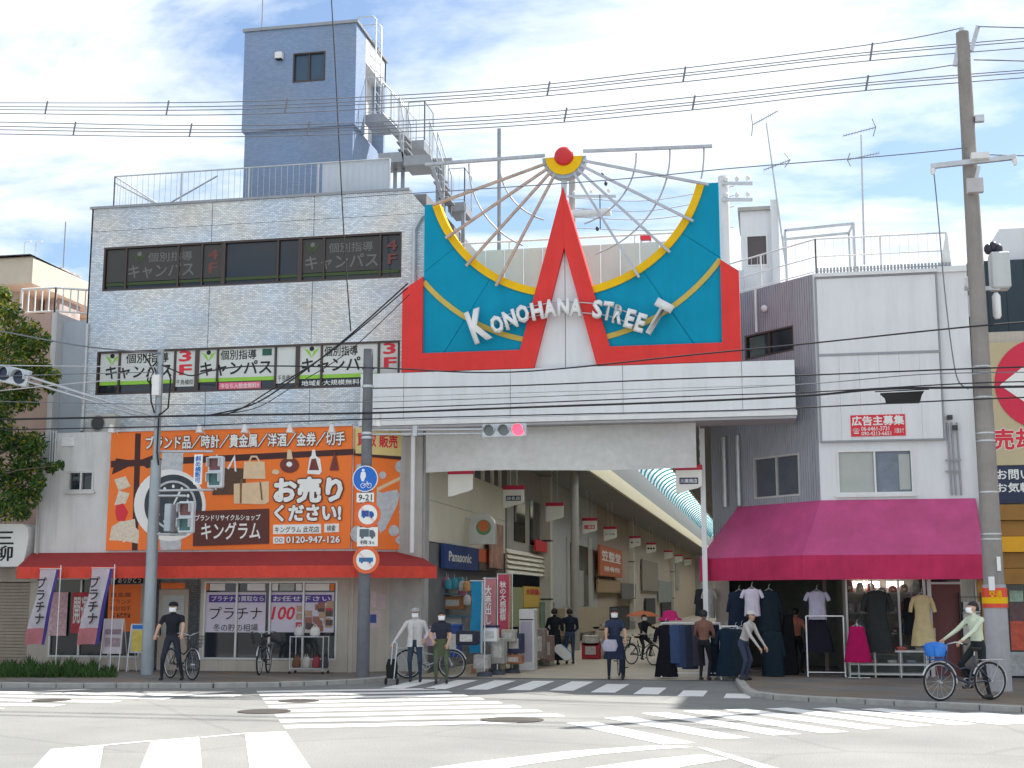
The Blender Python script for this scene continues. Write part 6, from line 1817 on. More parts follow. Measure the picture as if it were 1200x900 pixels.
for i, (p0, p1, lab) in enumerate((((478, 332), (296, 474), 'upper service cable slanting down from the red frame corner'), ((478, 337), (270, 484), 'middle service cable slanting down from the red frame corner'), ((480, 345), (300, 478), 'lower slack service cable slanting down from the red frame corner'))):
    wire([p0, (p0[0] * .6 + p1[0] * .4, p0[1] * .6 + p1[1] * .4 + 8 + 3 * i), (p0[0] * .25 + p1[0] * .75, p0[1] * .25 + p1[1] * .75 + 7), p1, (p1[0] - 50, 486.5)], (.02, .017, .011)[i], M_wire, y=-2.6, label=lab, name='service_cable', group='cables strung between the poles')
wire([(386, -40), (392, 60), (398, 180), (404, 290), (411, 388)], .016, M_wire, y=-1.95, label='black drop cable falling across the tower and tiled wall', name='drop_cable', group='cables strung between the poles')
for px, lab in (([(1146, 31), (1220, 33), (1300, 36)], 'topmost cable leaving the concrete pole away from the arcade'), ([(1141, 70), (1220, 72), (1300, 75)], 'second cable leaving the concrete pole away from the arcade'), ([(1150, 181), (1220, 183), (1300, 186)], 'cable leaving the concrete pole at the crossarm'), ([(1094, 198), (1100, 260), (1106, 330), (1114, 400), (1122, 444), (1135, 456)], 'long drop cable from the crossarm end down the white wall')):
    wire(px, .014, M_wire2, y=uy - .1, label=lab, name='overhead_cable', group='cables strung between the poles')
a = fy(1031, 461, -4.3); b = fy(1083, 461, -4.3); z_ = fy(1057, 466, -4.3)[1]
CLS = thing('cable_closure', 'long black cable closure hung on wires before the advertising panel', 'cable box', ((a[0] + b[0]) / 2, -4.3, z_))
k = MB(); w0, w1 = a[0], b[0]; k.prism([(w0, z_ + .10), (w1, z_ + .12), (w1 - .06, z_ + .02), (w1 - .1, z_ - .12), (w0 + .12, z_ - .12), (w0 + .1, z_ + .0)], -4.37, -4.23); k.build('case', M_rubber, CLS, bevel=.01)
k = MB(); k.tube([(w0 - .1, -4.3, z_ + .14), (w1 + .1, -4.3, z_ + .16)], .012, 6); k.build('hanger', M_wire, CLS)

# ------------------------------------------------------------------ antennas and poles on the roofs behind
def yagi(u0, v0, u1, v1, arms, y, lab):
    a = fy(u0, v0, y); b = fy(u1, v1, y)
    o = thing('tv_antenna', lab, 'antenna', (a[0], y, a[1]))
    k_ = MB(); k_.tube([(a[0], y, a[1]), ((a[0] + b[0]) / 2, y, (a[1] + b[1]) / 2), (b[0], y, b[1])], [.028, .024, .018], 6); k_.build('mast', M_galv, o)
    for (ua, va, ub, vb, ur, vr) in arms:
        p = fy(ua, va, y); q = fy(ub, vb, y); r_ = fy(ur, vr, y)
        k_ = MB(); k_.tube([(p[0], y - .05, p[1]), (q[0], y - .05, q[1])], .014, 5); bo = k_.build('boom', M_grey, o)
        for i in range(12):
            t = i / 11; x_, z_ = p[0] + (q[0] - p[0]) * t, p[1] + (q[1] - p[1]) * t
            k_ = MB(); k_.tube([(x_, y - .2, z_), (x_, y + .1, z_)], .005, 4); k_.build('element', M_grey, bo)
        for sg in (-1, 1):
            k_ = MB(); k_.tube([(p[0], y - .05, p[1]), (r_[0], y - .05, p[1] + sg * abs(r_[1] - p[1]))], .014, 5); k_.build('reflector', M_grey, bo)
yagi(921, 310, 898, 144, [(882, 147, 911, 131, 880, 134), (926, 188, 895, 200, 919, 180)], 3.0, 'leaning television antenna with two booms beside the penthouse')
yagi(1013, 310, 1009, 158, [(1026, 150, 988, 160, 1022, 140), (993, 188, 1030, 180, 996, 180)], 2.6, 'upright television antenna with two booms on the corner roof')
a = fy(585, 300, 5); b = fy(585, 151, 5); k = MB(); k.tube([(a[0], 5, a[1] - 1.5), (b[0], 5, b[1])], .06, 8); o = k.build('roof_mast', M_grey); tag(o, 'plain grey mast standing behind the rusty spokes', 'mast')
k = MB(); k.tube([(b[0] - .4, 5, fy(585, 200, 5)[1]), (fy(505, 330, 5)[0], 5, fy(505, 330, 5)[1])], .01, 5)
def back_pole(u, v0, v1, y, arms, lab, r=.15, m=M_conc):
    a = fy(u, v0, y); b = fy(u, v1, y)
    o = thing('utility_pole', lab, 'utility pole', (a[0], y, 0))
    pole_mb(a[0], y, 0, b[1], r * 1.2, r).build('shaft', m, o)
    for (ua, ub, v) in arms:
        p = fy(ua, v, y - .2); q = fy(ub, v, y - .2); k_ = MB(); k_.bar((p[0], y - .2, p[1]), (q[0], y - .2, q[1]), .09); cr_ = k_.build('crossarm', M_galv, o)
        for t in (.15, .5, .85):
            x_ = p[0] + (q[0] - p[0]) * t; k_ = MB(); k_.loft([(x_, y - .2, p[1] + .05, .05, .05), (x_, y - .2, p[1] + .12, .08, .08), (x_, y - .2, p[1] + .2, .03, .03)], 8); k_.build('insulator', M_whitem, cr_)
    return o
back_pole(853, 420, 207, 6.5, [(846, 882, 215), (846, 882, 234)], 'white pole with two short crossarms beside the teal sign', .16, M_white)
bp_ = back_pole(672, 400, 190, 16, [(664, 722, 230)], 'rear utility pole with crossarm seen through the spokes', .13)
a = fy(690, 250, 15.6); k = MB(); k.tube([(fy(668, 251, 15.6)[0], 15.6, a[1]), (fy(716, 249, 15.6)[0], 15.6, a[1] + .02)], .16, 10); k.build('transformer', M_whitem, bp_)
k = MB(); a = fy(703, 228, 15.5); k.tube([(a[0], 15.5, a[1]), (a[0], 15.5, fy(703, 268, 15.5)[1])], .02, 6); k.build('cable_drop', M_dark, bp_)
for (u, v) in ((706, 205), (710, 215), (700, 268)):
    a = fy(u, v, 15.5); k = MB(); k.ball((a[0], 15.5, a[1]), .07, .07, .1, 8); k.build('insulator_group', M_dark, bp_)
for i, (v0, v1) in enumerate(((262, 238), (252, 225), (240, 214), (275, 262))):
    wire([(672, v0 - 8), (760, v0 - 5), (860, v1 + 4)], .02, M_wire3, y=15.5, label=('third', 'second', 'highest', 'lowest')[i] + ' thin pale wire behind the spokes of the gate sign', name='overhead_wire', group='rear wires behind the gate sign')
for (u, v) in ((757, 357 - 60), (729, 383 - 85)):
    pass
a = fy(756, 284, 2.0); FB = thing('roof_box', 'small red box on two legs behind the white gable', 'box', (a[0], 2.0, a[1] - .4))
k = MB(); x0_, z0_ = fy(750.5, 281.5, 2.0); x1_, z1_ = fy(763, 275.5, 2.0); k.box(x0_, x1_, 1.9, 2.1, z0_, z1_); k.build('box', M_redp, FB)
for u in (751.5, 762):
    p = fy(u, 282, 2.0); q = fy(u, 297, 2.0); k = MB(); k.tube([(p[0], 2.0, p[1]), (q[0], 2.0, q[1])], .025, 6); k.build('leg', M_galv, FB)

# ------------------------------------------------------------------ street tree at the left edge
TY = -1.7
tx_ = fy(-60, 600, TY)[0]
TR = thing('street_tree', 'leafy street tree with yellowing tips beside the pink house', 'tree', (tx_, TY, SW))
rnd = random.Random(21)
k = MB(); k.tube(smooth_pts([(tx_, TY, SW - .02), (tx_ + .05, TY, 1.5), (tx_ - .02, TY + .05, 3.0), (tx_ + .1, TY, 4.6), (tx_ + .15, TY, 6.4)], 4), [.17 - .0075 * i for i in range(17)], 10)
tips = []
for i in range(16):
    z_ = 2.4 + i * .26; a = rnd.uniform(0, 6.28) if i % 3 else rnd.uniform(-.5, .5); l_ = rnd.uniform(1.0, 1.9) * (1.15 - .05 * i)
    p = Vector((tx_, TY, z_)); q = p + Vector((math.cos(a) * l_, math.sin(a) * l_ * .8, l_ * .55)); md = p.lerp(q, .5) + Vector((0, 0, .12))
    k.tube([p, md, q], [.05, .032, .012], 6); tips += [md, q]
k.build('trunk', mat('bark', (.11, .085, .065), .9, var=.3, scale=8, bump=.6), TR)
M_leaf = [mat('leaf_green', (.09, .18, .03), .6, var=.35, scale=3, trans=.5), mat('leaf_dark', (.04, .10, .025), .6, var=.3, scale=3, trans=.45), mat('leaf_yellow', (.38, .34, .04), .6, var=.3, scale=3, trans=.5)]
def clump(k_, c, r, n_, mats_):
    for j in range(n_):
        d = Vector((rnd.gauss(0, 1), rnd.gauss(0, 1), rnd.gauss(0, .8)))
        d = d.normalized() * r * (rnd.random() ** .45); p = c + d
        s = rnd.uniform(.035, .075); nrm = (d.normalized() * .6 + Vector((rnd.uniform(-1, 1), rnd.uniform(-1, 1), rnd.uniform(-.2, 1)))).normalized()
        t = nrm.orthogonal().normalized(); t.rotate(Matrix.Rotation(rnd.uniform(0, 6.28), 3, nrm)); b = nrm.cross(t)
        k_.cur = rnd.choices((0, 1, 2), mats_)[0]
        k_.add([p - t * s * 1.3, p - b * s * .5, p + t * s * 1.4, p + b * s * .5], [(0, 1, 2, 3)])
k = MB()
cl = []
for (u, v, r_) in ((8, 365, .42), (30, 388, .42), (5, 400, .55), (38, 410, .40), (50, 398, .22), (15, 430, .5), (48, 432, .32), (62, 440, .2), (30, 465, .4), (5, 470, .5), (60, 452, .22), (20, 520, .5), (35, 545, .45), (10, 560, .55), (40, 520, .35), (30, 580, .42), (5, 590, .5), (45, 565, .22), (60, 548, .16), (70, 545, .12), (-20, 380, .6), (-30, 450, .7), (-30, 540, .7), (-70, 420, .8), (-90, 520, .9), (-60, 350, .7), (-110, 440, .8), (2, 345, .25), (25, 600, .25), (-10, 500, .6)):
    yy = TY + rnd.uniform(-.5, .5); x_, z_ = fy(u, v, yy); cl.append((Vector((x_, yy, z_)), r_, v, u))
for c, r_, v, u in cl:
    n_ = int(1500 * r_ ** 1.6) + 60
    yel = .35 if v < 450 and u > 0 else .12
    clump(k, c, r_, n_, (.6 if v < 480 else .4, .25 if v < 480 else .55, yel))  # lower clumps take more dark leaves, shade put into the colour
cw_ = k.build('crown', M_leaf, TR)
k = MB()
for c, r_, v, u in cl:
    if u > -40:
        q = Vector((tx_ + .1, TY, c.z - .5 - r_)); k.tube([q, q.lerp(c, .6) + Vector((0, 0, .15)), c], [.03, .02, .008], 5)
k.build('limb', MATS['bark'], TR)['kind'] = 'stuff'
# ------------------------------------------------------------------ people
def capsule(k, p, q, r0, r1, n=10):
    p = Vector(p); q = Vector(q); d = (q - p); l_ = d.length or 1e-4; d = d / l_
    pts = []; rs = []
    for a in (-1, -.8, -.5): pts.append(p + d * (a * r0)); rs.append(r0 * math.sqrt(max(.02, 1 - a * a)))
    for t in (0, .33, .66, 1): pts.append(p + d * (l_ * t)); rs.append(r0 + (r1 - r0) * t)
    for a in (.5, .8, 1): pts.append(q + d * (a * r1)); rs.append(r1 * math.sqrt(max(.02, 1 - a * a)))
    k.tube(pts, rs, n)


def limb3(a, b, l1, l2, bend):
    """elbow or knee position between a and b for bone lengths l1, l2, bent towards bend"""
    a = Vector(a); b = Vector(b); d = b - a; L_ = min(d.length, l1 + l2 - .005); d.normalize()
    x_ = (l1 * l1 - l2 * l2 + L_ * L_) / (2 * L_); h = math.sqrt(max(0, l1 * l1 - x_ * x_))
    bd = Vector(bend); bd = (bd - d * bd.dot(d)).normalized()
    return a + d * x_ + bd * h


def person(label, loc, rz, J, C, height=1.66, female=False, hair='short', mask=True, cap=None, skirt=None, coat=None, long_sleeve=True, group=None, glasses=False):
    """J: wrist and ankle targets, hip, lean; C: top, bottom, shoe colours"""
    s = height / 1.68
    o = thing('person', label, 'person', (0, 0, 0), 0, group)
    hip = Vector(J.get('hip', (0, 0, .90))); lean = Vector(J.get('lean', (0, 0, 1))).normalized()
    side = Vector((1, 0, 0))
    ch = hip + lean * .36; nk = hip + lean * .53; hd = nk + Vector(J.get('head', (0, -.03, .13)))
    shw = .175 if female else .20
    fw = Vector((0, -1, 0)); fw = (fw - lean * fw.dot(lean)).normalized()
    sh = {i: ch + lean * .092 + side * (i * shw) for i in (-1, 1)}
    hp = {i: hip + side * (i * .085) - lean * .03 for i in (-1, 1)}
    wr = {-1: Vector(J.get('lw', (-.26, -.03, .80))), 1: Vector(J.get('rw', (.26, -.03, .80)))}
    an = {-1: Vector(J.get('la', (-.10, 0, .08))), 1: Vector(J.get('ra', (.10, 0, .08)))}
    k = MB(); seg = []

    def sg(p, q, r0, r1, m):
        capsule(k, p, q, r0, r1); seg.append((Vector(p), Vector(q), r0, r1, m))
    # trunk: flattened rings along the lean
    wa = .125 if female else .145
    rings = [(-.08, .13, .10), (0, .155 if female else .15, .11), (.12, wa, .095), (.25, .14, .105), (.36, .165, .115), (.45, .15, .10), (.50, .085, .075)]
    n = 16; vs_ = []
    for t, a, b in rings:
        c = hip + lean * t
        for j in range(n):
            an_ = 2 * math.pi * j / n; vs_.append(c + side * (a * math.cos(an_)) - fw * (b * math.sin(an_)))
    fs = [(i * n + j, i * n + (j + 1) % n, (i + 1) * n + (j + 1) % n, (i + 1) * n + j) for i in range(len(rings) - 1) for j in range(n)]
    k.add(vs_, fs, True); k.add(vs_[:n][::-1], [tuple(range(n))]); k.add(vs_[-n:], [tuple(range(n))])
    seg.append((hip + lean * .08, hip + lean * .5, .13, .13, 0)); seg.append((hip - lean * .10, hip + lean * .02, .14, .14, 1))
    sg(nk - lean * .06, hd - Vector((0, 0, .03)), .052, .05, 2)
    # head with jaw, nose and ears
    hv = (hd - nk).normalized()
    capsule(k, hd + Vector((0, .01, .03)), hd + Vector((0, -.01, -.02)), .092, .078); seg.append((hd + Vector((0, 0, .04)), hd - Vector((0, 0, .06)), .1, .09, 2))
    capsule(k, hd + Vector((0, -.03, -.03)), hd + Vector((0, -.04, -.07)), .058, .045)
    capsule(k, hd + Vector((0, -.088, .015)), hd + Vector((0, -.105, -.018)), .012, .016, 6)
    for i in (-1, 1): capsule(k, hd + Vector((i * .086, .005, .015)), hd + Vector((i * .088, .005, -.02)), .018, .013, 6)
    hands = []
    for i in (-1, 1):
        el = limb3(sh[i], wr[i], .275, .25, J.get('lb' if i < 0 else 'rb', (i * .4, .8, -.2)))
        sg(nk - lean * .035 + side * (i * .03), sh[i] - lean * .005, .055, .056, 0); sg(sh[i], el, .057, .044, 0)
        mid = el.lerp(wr[i], .5)
        sg(el, wr[i], .043, .028, 0 if long_sleeve else 2)
        if not long_sleeve: seg.append((sh[i].lerp(el, .7), el, .05, .05, 2))
        d = (wr[i] - el).normalized(); hd_dir = Vector(J.get('lh' if i < 0 else 'rh', d)).normalized()
        pe_ = wr[i] + hd_dir * .075; sg(wr[i], pe_, .030, .034, 2); hands.append((i, pe_, hd_dir))
        kn = limb3(hp[i], an[i], .43, .41, J.get('lk' if i < 0 else 'rk', (i * .15, -1, 0)))
        sg(hp[i], kn, .085, .058, 1); sg(kn, an[i] + Vector((0, 0, .02)), .056, .038, 1)
        ft = Vector(J.get('foot', (0, -1, 0))); a0 = an[i] + Vector((0, 0, -.035)) - ft * .04; sg(a0, a0 + ft * .17 + Vector((0, 0, -.012)), .042, .036, 3)
    # union of all these solids, then smoothed
    me = bpy.data.meshes.new('raw'); me.from_pydata([tuple(p) for p in k.v], [], k.f)
    bm_ = bmesh.new(); bm_.from_mesh(me); bmesh.ops.recalc_face_normals(bm_, faces=bm_.faces); bm_.to_mesh(me); bm_.free()
    t_ = bpy.data.objects.new('raw', me); COL.objects.link(t_)
    md = t_.modifiers.new('r', 'REMESH'); md.mode = 'VOXEL'; md.voxel_size = .017
    m2 = t_.modifiers.new('s', 'SMOOTH'); m2.factor = .5; m2.iterations = 3
    bpy.context.view_layer.update()
    bd = bpy.data.meshes.new_from_object(t_.evaluated_get(bpy.context.evaluated_depsgraph_get()))
    bpy.data.objects.remove(t_)
    vs2 = [v.co.copy() for v in bd.vertices]; f2 = [tuple(p.vertices) for p in bd.polygons]
    kk = MB()
    kk.v = [tuple(v) for v in vs2]; kk.f = f2
    for p in bd.polygons:
        c = p.center; best = 9; bi = 0
        for a, b, r0, r1, m in seg:
            d = b - a; L2 = d.length_squared or 1e-6; t = max(0, min(1, (c - a).dot(d) / L2))
            q = (c - (a + d * t)).length - (r0 + (r1 - r0) * t)
            if q < best: best = q; bi = m
        kk.mi.append(bi); kk.smooth.append(True)
    # five fingers on each hand, bent towards the palm
    for i, pe_, hd_dir in hands:
        wd = hd_dir.cross(Vector((0, 1, .2))).normalized(); pal = Vector(J.get('palm', (0, -.3, -1))).normalized(); pal = (pal - hd_dir * pal.dot(hd_dir)).normalized()
        wd = hd_dir.cross(pal).normalized()
        kk.cur = 2
        for j, (off, ln_) in enumerate(((-.027, .062), (-.009, .074), (.009, .07), (.026, .055))):
            b0 = pe_ + wd * off; b1 = b0 + hd_dir * (ln_ * .5) + pal * .012; b2 = b1 + hd_dir * (ln_ * .32) + pal * .03
            kk.tube([b0, b1, b2], [.0095, .0088, .0072], 6)
        tb_ = pe_ - hd_dir * .05 - wd * (.03 * i); kk.tube([tb_, tb_ - wd * (.03 * i) + hd_dir * .025 + pal * .01, tb_ - wd * (.035 * i) + hd_dir * .058 + pal * .02], [.012, .0105, .008], 6)
    kk.cur = 4
    for i in (-1, 1): kk.ball(hd + Vector((i * .034, -.088, .022)), .010, .006, .007, 8)
    kk.cur = 5
    if not mask: kk.ball(hd + Vector((0, -.094, -.052)), .022, .006, .006, 8)
    cm = lambda nm, c: cloth(nm, c) if not isinstance(c, bpy.types.Material) else c
    key = label[:24].replace(' ', '_')
    body = kk.build('body', [cm(key + '_top', C['top']), cm(key + '_bottom', C['bottom']), M_skin, mat('shoe_' + key, C.get('shoe', (.03, .03, .03)), .6), M_black, mat('lips', (.35, .13, .11), .5)], o)
    # hair
    if not (cap and hair == 'none'):
        q = MB(); hc = C.get('hair')
        m = M_hair if hc is None else mat('hair_' + key, hc, .6)
        rg = [(hd.x, hd.y + .022, hd.z + z_, .098 * w_, .098 * w_) for z_, w_ in ((-.045, .86), (.0, 1.0), (.05, 1.02), (.085, .86), (.115, .55), (.128, .15))]
        rg = [(a, b + (.028 if z_ < hd.z + .04 else .0), z_, c, d * (.82 if z_ < hd.z + .04 else 1.0)) for a, b, z_, c, d in rg]
        q.loft(rg, 16)
        if hair == 'long': q.loft([(hd.x, hd.y + .06, hd.z - .20, .075, .035), (hd.x, hd.y + .062, hd.z - .08, .095, .05), (hd.x, hd.y + .055, hd.z + .03, .09, .055)], 14)
        if hair == 'bun': q.ball(hd + Vector((0, .11, .03)), .045)
        q.build('hair', m, o)
    if mask:
        q = MB(); n_ = 9; rows = []
        for a in range(n_):
            t = -1 + 2 * a / (n_ - 1); x_ = .078 * math.sin(t * 1.35); y_ = -.118 + .075 * (1 - math.cos(t * 1.3))
            for z_, dy_ in ((.012, .004), (-.03, -.016), (-.085, .022)): rows.append(hd + Vector((x_, y_ + dy_, z_)))
        q.v = [tuple(p) for p in rows]
        for a in range(n_ - 1):
            for b in range(2): q.f.append((a * 3 + b, a * 3 + b + 1, a * 3 + b + 4, a * 3 + b + 3)); q.mi.append(0); q.smooth.append(True)
        q.build('face_mask', M_mask, o)
    if cap is not None:
        q = MB(); q.loft([(hd.x, hd.y + .008, hd.z + .045, .108, .112), (hd.x, hd.y + .008, hd.z + .09, .102, .106), (hd.x, hd.y + .01, hd.z + .125, .07, .075), (hd.x, hd.y + .01, hd.z + .138, .015, .015)], 16)
        q.slab([(hd.x + .085 * math.cos(a * math.pi / 8 + math.pi), hd.y - .09 + .085 * math.sin(a * math.pi / 8 + math.pi)) for a in range(9)], hd.z + .048, hd.z + .056)
        q.build('cap', cm(key + '_cap', cap), o)
    if skirt:
        q = MB(); z1_, wtop, wbot, col = skirt; n_ = 28; rg = []
        for t in range(9):
            f_ = t / 8; z_ = hip.z + .14 - (hip.z + .14 - z1_) * f_; w_ = wtop + (wbot - wtop) * f_
            for j in range(n_):
                a = 2 * math.pi * j / n_; fo = 1 + .07 * f_ * math.sin(j * math.pi * .75)
                q.v.append((hip.x + lean.x * .14 * (1 - f_) + w_ * fo * math.cos(a), hip.y + lean.y * .14 * (1 - f_) + w_ * .75 * fo * math.sin(a), z_))
        for t in range(8):
            for j in range(n_): q.f.append((t * n_ + j, t * n_ + (j + 1) % n_, (t + 1) * n_ + (j + 1) % n_, (t + 1) * n_ + j)); q.mi.append(0); q.smooth.append(True)
        q.build('skirt', cm(key + '_skirt', col), o)
    if coat:
        z1_, col, w_ = coat; q = MB(); n_ = 22
        rg = [(hip + lean * .47, .12, .10), (hip + lean * .38, .185, .135), (hip + lean * .2, .165, .13), (hip, .18 * w_, .145), (hip * 1.0 + Vector((0, 0, z1_ - hip.z)), .20 * w_, .16)]
        vs_ = []
        for c, a, b in rg:
            for j in range(n_):
                t = math.pi * (-.42) + (2 * math.pi - .16 * math.pi) * j / (n_ - 1)
                vs_.append(c + side * (a * math.cos(t)) + Vector((0, 1, 0)) * (b * math.sin(t)))
        q.add(vs_, [(i * n_ + j, i * n_ + j + 1, (i + 1) * n_ + j + 1, (i + 1) * n_ + j) for i in range(len(rg) - 1) for j in range(n_ - 1)], True)
        q.build('coat', cm(key + '_coat', col), o)
    o.location = loc; o.rotation_euler = (0, 0, rz); o.scale = (s, s, s)
    return o


# ------------------------------------------------------------------ bicycles
def bike_proto(label, col, basket=True, rear=None, group='bicycles in front of the shops'):
    o = thing('bicycle', label, 'bicycle', (0, 0, 0), 0, group)
    fm = mat('bike_paint_%.2f%.2f%.2f' % col, col, .35, metal=.3, var=.08)
    for x_ in (-.52, .52):
        k = MB(); k.ring((x_, 0, .335), .315, .02, n=30, m=8); w_ = k.build('wheel', M_rubber, o)
        k = MB(); k.ring((x_, 0, .335), .292, .010, n=30, m=5); k.build('rim', M_galv, w_)
        k = MB()
        for i in range(14):
            a = i * math.pi / 7; k.tube([(x_ + .03 * math.cos(a + .4), .02 * (-1) ** i, .335 + .03 * math.sin(a + .4)), (x_ + .29 * math.cos(a), 0, .335 + .29 * math.sin(a))], .0025, 4)
        k.build('spokes', M_galv, w_)['kind'] = 'stuff'
        k = MB(); k.tube([(x_, -.05, .335), (x_, .05, .335)], .026, 8); k.build('hub', M_galv, w_)
        k = MB(); pts = [(x_ + .355 * math.cos(R(a)), .335 + .355 * math.sin(R(a))) for a in range(20, 200, 15)]
        k.tube([(p[0], 0, p[1]) for p in pts], .017, 5); k.build('mudguard', M_galv, o)
    k = MB(); bb = (-.08, 0, .30); st = (-.22, 0, .78); hb = (.34, 0, .78); hl = (.385, 0, .62)
    k.tube([bb, st], .018, 8); k.tube([bb, (.14, 0, .38), hl], .02, 8); k.tube([(-.17, 0, .60), (.1, 0, .55), (.36, 0, .70)], .016, 8)
    for s_ in (-.045, .045):
        k.tube([bb, (-.52, s_, .335)], .010, 6); k.tube([(-.19, 0, .66), (-.52, s_, .335)], .010, 6); k.tube([(.40, s_, .58), (.52, s_, .335)], .012, 6)
    k.tube([(.34, 0, .88), hl, (.40, 0, .58)], .02, 8)
    k.build('frame', fm, o)
    k = MB(); k.tube([(.20, -.27, 1.0), (.30, -.22, 1.03), (.36, -.06, .99), (.35, 0, .96), (.36, .06, .99), (.30, .22, 1.03), (.20, .27, 1.0)], .012, 6); k.tube([(.34, 0, .86), (.35, 0, .97)], .013, 6); hb_ = k.build('handlebar', M_galv, o)
    for s_ in (-1, 1):
        k = MB(); k.tube([(.20, s_ * .27, 1.0), (.11, s_ * .275, .99)], .017, 6); k.build('grip', M_rubber, hb_)
    k = MB(); k.loft([(-.24, 0, .86, .07, .06), (-.25, 0, .90, .12, .09), (-.24, 0, .925, .13, .085), (-.22, 0, .93, .10, .05)], 14); k.build('saddle', M_rubber, o)
    k = MB(); k.tube([st, (-.235, 0, .87)], .014, 6); k.build('seat_post', M_galv, o)
    k = MB(); k.ring((-.08, -.05, .30), .085, .008, n=18, m=5); ck = k.build('chain_ring', M_galv, o)
    for s_ in (-1, 1):
        k = MB(); k.tube([(-.08, s_ * .06, .30), (-.08 + .15 * s_, s_ * .08, .30 - .07 * s_)], .010, 5); k.box(-.08 + .15 * s_ - .05, -.08 + .15 * s_ + .05, s_ * .12 - .04, s_ * .12 + .04, .30 - .07 * s_ - .012, .30 - .07 * s_ + .012); k.build('pedal', M_dark, ck)
    k = MB(); k.box(-.78, -.32, -.07, .07, .70, .715); k.tube([(-.72, -.05, .70), (-.54, -.05, .36)], .007, 5); k.tube([(-.72, .05, .70), (-.54, .05, .36)], .007, 5); k.build('rack', M_galv, o)
    if basket:
        k = MB(); c = (.58, 0); 
        for z_, a in ((.72, .13), (.80, .15), (.88, .165), (.96, .18)):
            k.tube([(c[0] - a * .8, -a, z_), (c[0] + a * .8, -a, z_), (c[0] + a * .8, a, z_), (c[0] - a * .8, a, z_)], .006, 5, closed=True)
        for i in range(6):
            t = -1 + 2 * i / 5
            for s_ in (-1, 1):
                k.tube([(c[0] + t * .104, s_ * .13, .72), (c[0] + t * .144, s_ * .18, .96)], .004, 4); k.tube([(c[0] + s_ * .104, t * .13, .72), (c[0] + s_ * .144, t * .18, .96)], .004, 4)
        k.box(c[0] - .1, c[0] + .1, -.13, .13, .715, .722); k.build('basket', rear or M_dark, o)
    return o
def put(o, x, y, z, rz):
    o.location = (x, y, z); o.rotation_euler = (0, 0, rz); return o


bk = bike_proto('black bicycle straddled by the rider in a black T-shirt', (.025, .025, .03))
put(bk, *gp(212, 796, SW), SW, R(-38))
b2 = copy_tree(bk); b2['label'] = 'black bicycle parked before the shop window with lilac posters'; put(b2, fy(311, 780, YE - .85)[0], YE - .95, SW, R(-80))
b3 = bike_proto('grey city bicycle behind the old man and woman', (.35, .38, .40), basket=False); put(b3, gp(516, 792, .02)[0], -1.55, .012, R(8))
b4 = copy_tree(bk); b4['label'] = 'dark bicycle under the woman in the dark dress'; put(b4, *gp(728, 793, .02), .012, R(-78))
b5 = copy_tree(bk); b5['label'] = 'bicycle ridden by the person with orange parasol'; put(b5, *gp(753, 779, .02), .012, R(-40))
b5.scale = (.86, .86, .86)
b6 = bike_proto('bicycle with blue front basket cover ridden beside the concrete pole', (.05, .06, .09), True, M_bl); put(b6, *gp(1132, 821, SW), SW, R(-152))
b7 = copy_tree(bk); b7['label'] = 'dark bicycle standing among goods past the pair of shoppers'; put(b7, *gp(706, 768, .02), .012, R(-30))
k = MB(); k.loft([(.58, 0, .78, .15, .17), (.58, 0, .92, .19, .22), (.58, 0, 1.0, .16, .19), (.58, 0, 1.03, .05, .06)], 16); k.build('basket_cover', M_bl, b6)

# ------------------------------------------------------------------ the people
DK = (.02, .022, .028)
person('rider in black T-shirt and cap with white mask astride a black bicycle', (*gp(200, 797, SW), SW), R(14), dict(lw=(-.30, -.30, .98), rw=(.28, -.38, 1.00), la=(-.20, 0, .08), ra=(.24, .02, .08)), dict(top=DK, bottom=(.03, .035, .05)), 1.70, cap=DK, long_sleeve=False)
om = person('elderly man in pale jacket and cap leaning on a folded trolley', (*gp(486, 799, .01), .01), R(10), dict(lw=(-.52, -.10, .86), rw=(.24, -.20, .98), lb=(-.2, .8, -.3), la=(-.10, .02, .08), ra=(.13, -.03, .08)), dict(top=(.05, .06, .09), bottom=(.045, .06, .09)), 1.64, cap=(.36, .36, .36), hair='short', coat=(.80, (.56, .54, .53), 1.06))
for c_ in om.children:
    if c_.name.startswith('body'): c_.data.materials[0] = cloth('jacket_sleeve', (.56, .54, .53))
person('woman in dark top and olive apron holding a bicycle with white mask', (*gp(517, 801, .01), .01), R(12), dict(lw=(-.20, -.26, 1.0), rw=(.16, -.26, .93), la=(-.12, -.02, .08), ra=(.13, .02, .08)), dict(top=(.03, .035, .05), bottom=(.10, .12, .08)), 1.58, True, hair='short', skirt=(.62, .16, .20, (.085, .10, .055)), long_sleeve=False)
person('shopper in long black coat seen from behind among the goods', (*gp(650, 779, .01), .01), R(172), dict(lw=(-.2, -.22, 1.0), rw=(.2, -.22, 1.0)), dict(top=DK, bottom=DK), 1.58, True, mask=False, skirt=(.14, .17, .26, DK))
person('shopper in dark jacket and blue jeans seen from behind', (*gp(668, 778, .01), .01), R(196), dict(lw=(-.18, -.26, .98), rw=(.2, -.24, .98)), dict(top=(.022, .028, .045), bottom=(.06, .085, .14)), 1.57, False, mask=False)
person('woman in dark dress and white mask standing over her bicycle', (*gp(721, 796, .01), .01), R(6), dict(lw=(-.20, -.36, .98), rw=(.26, -.30, .96), la=(-.15, 0, .08), ra=(.18, .0, .08)), dict(top=(.035, .045, .085), bottom=(.03, .035, .06)), 1.62, True, hair='long', skirt=(.48, .17, .27, (.025, .032, .065)), long_sleeve=False)
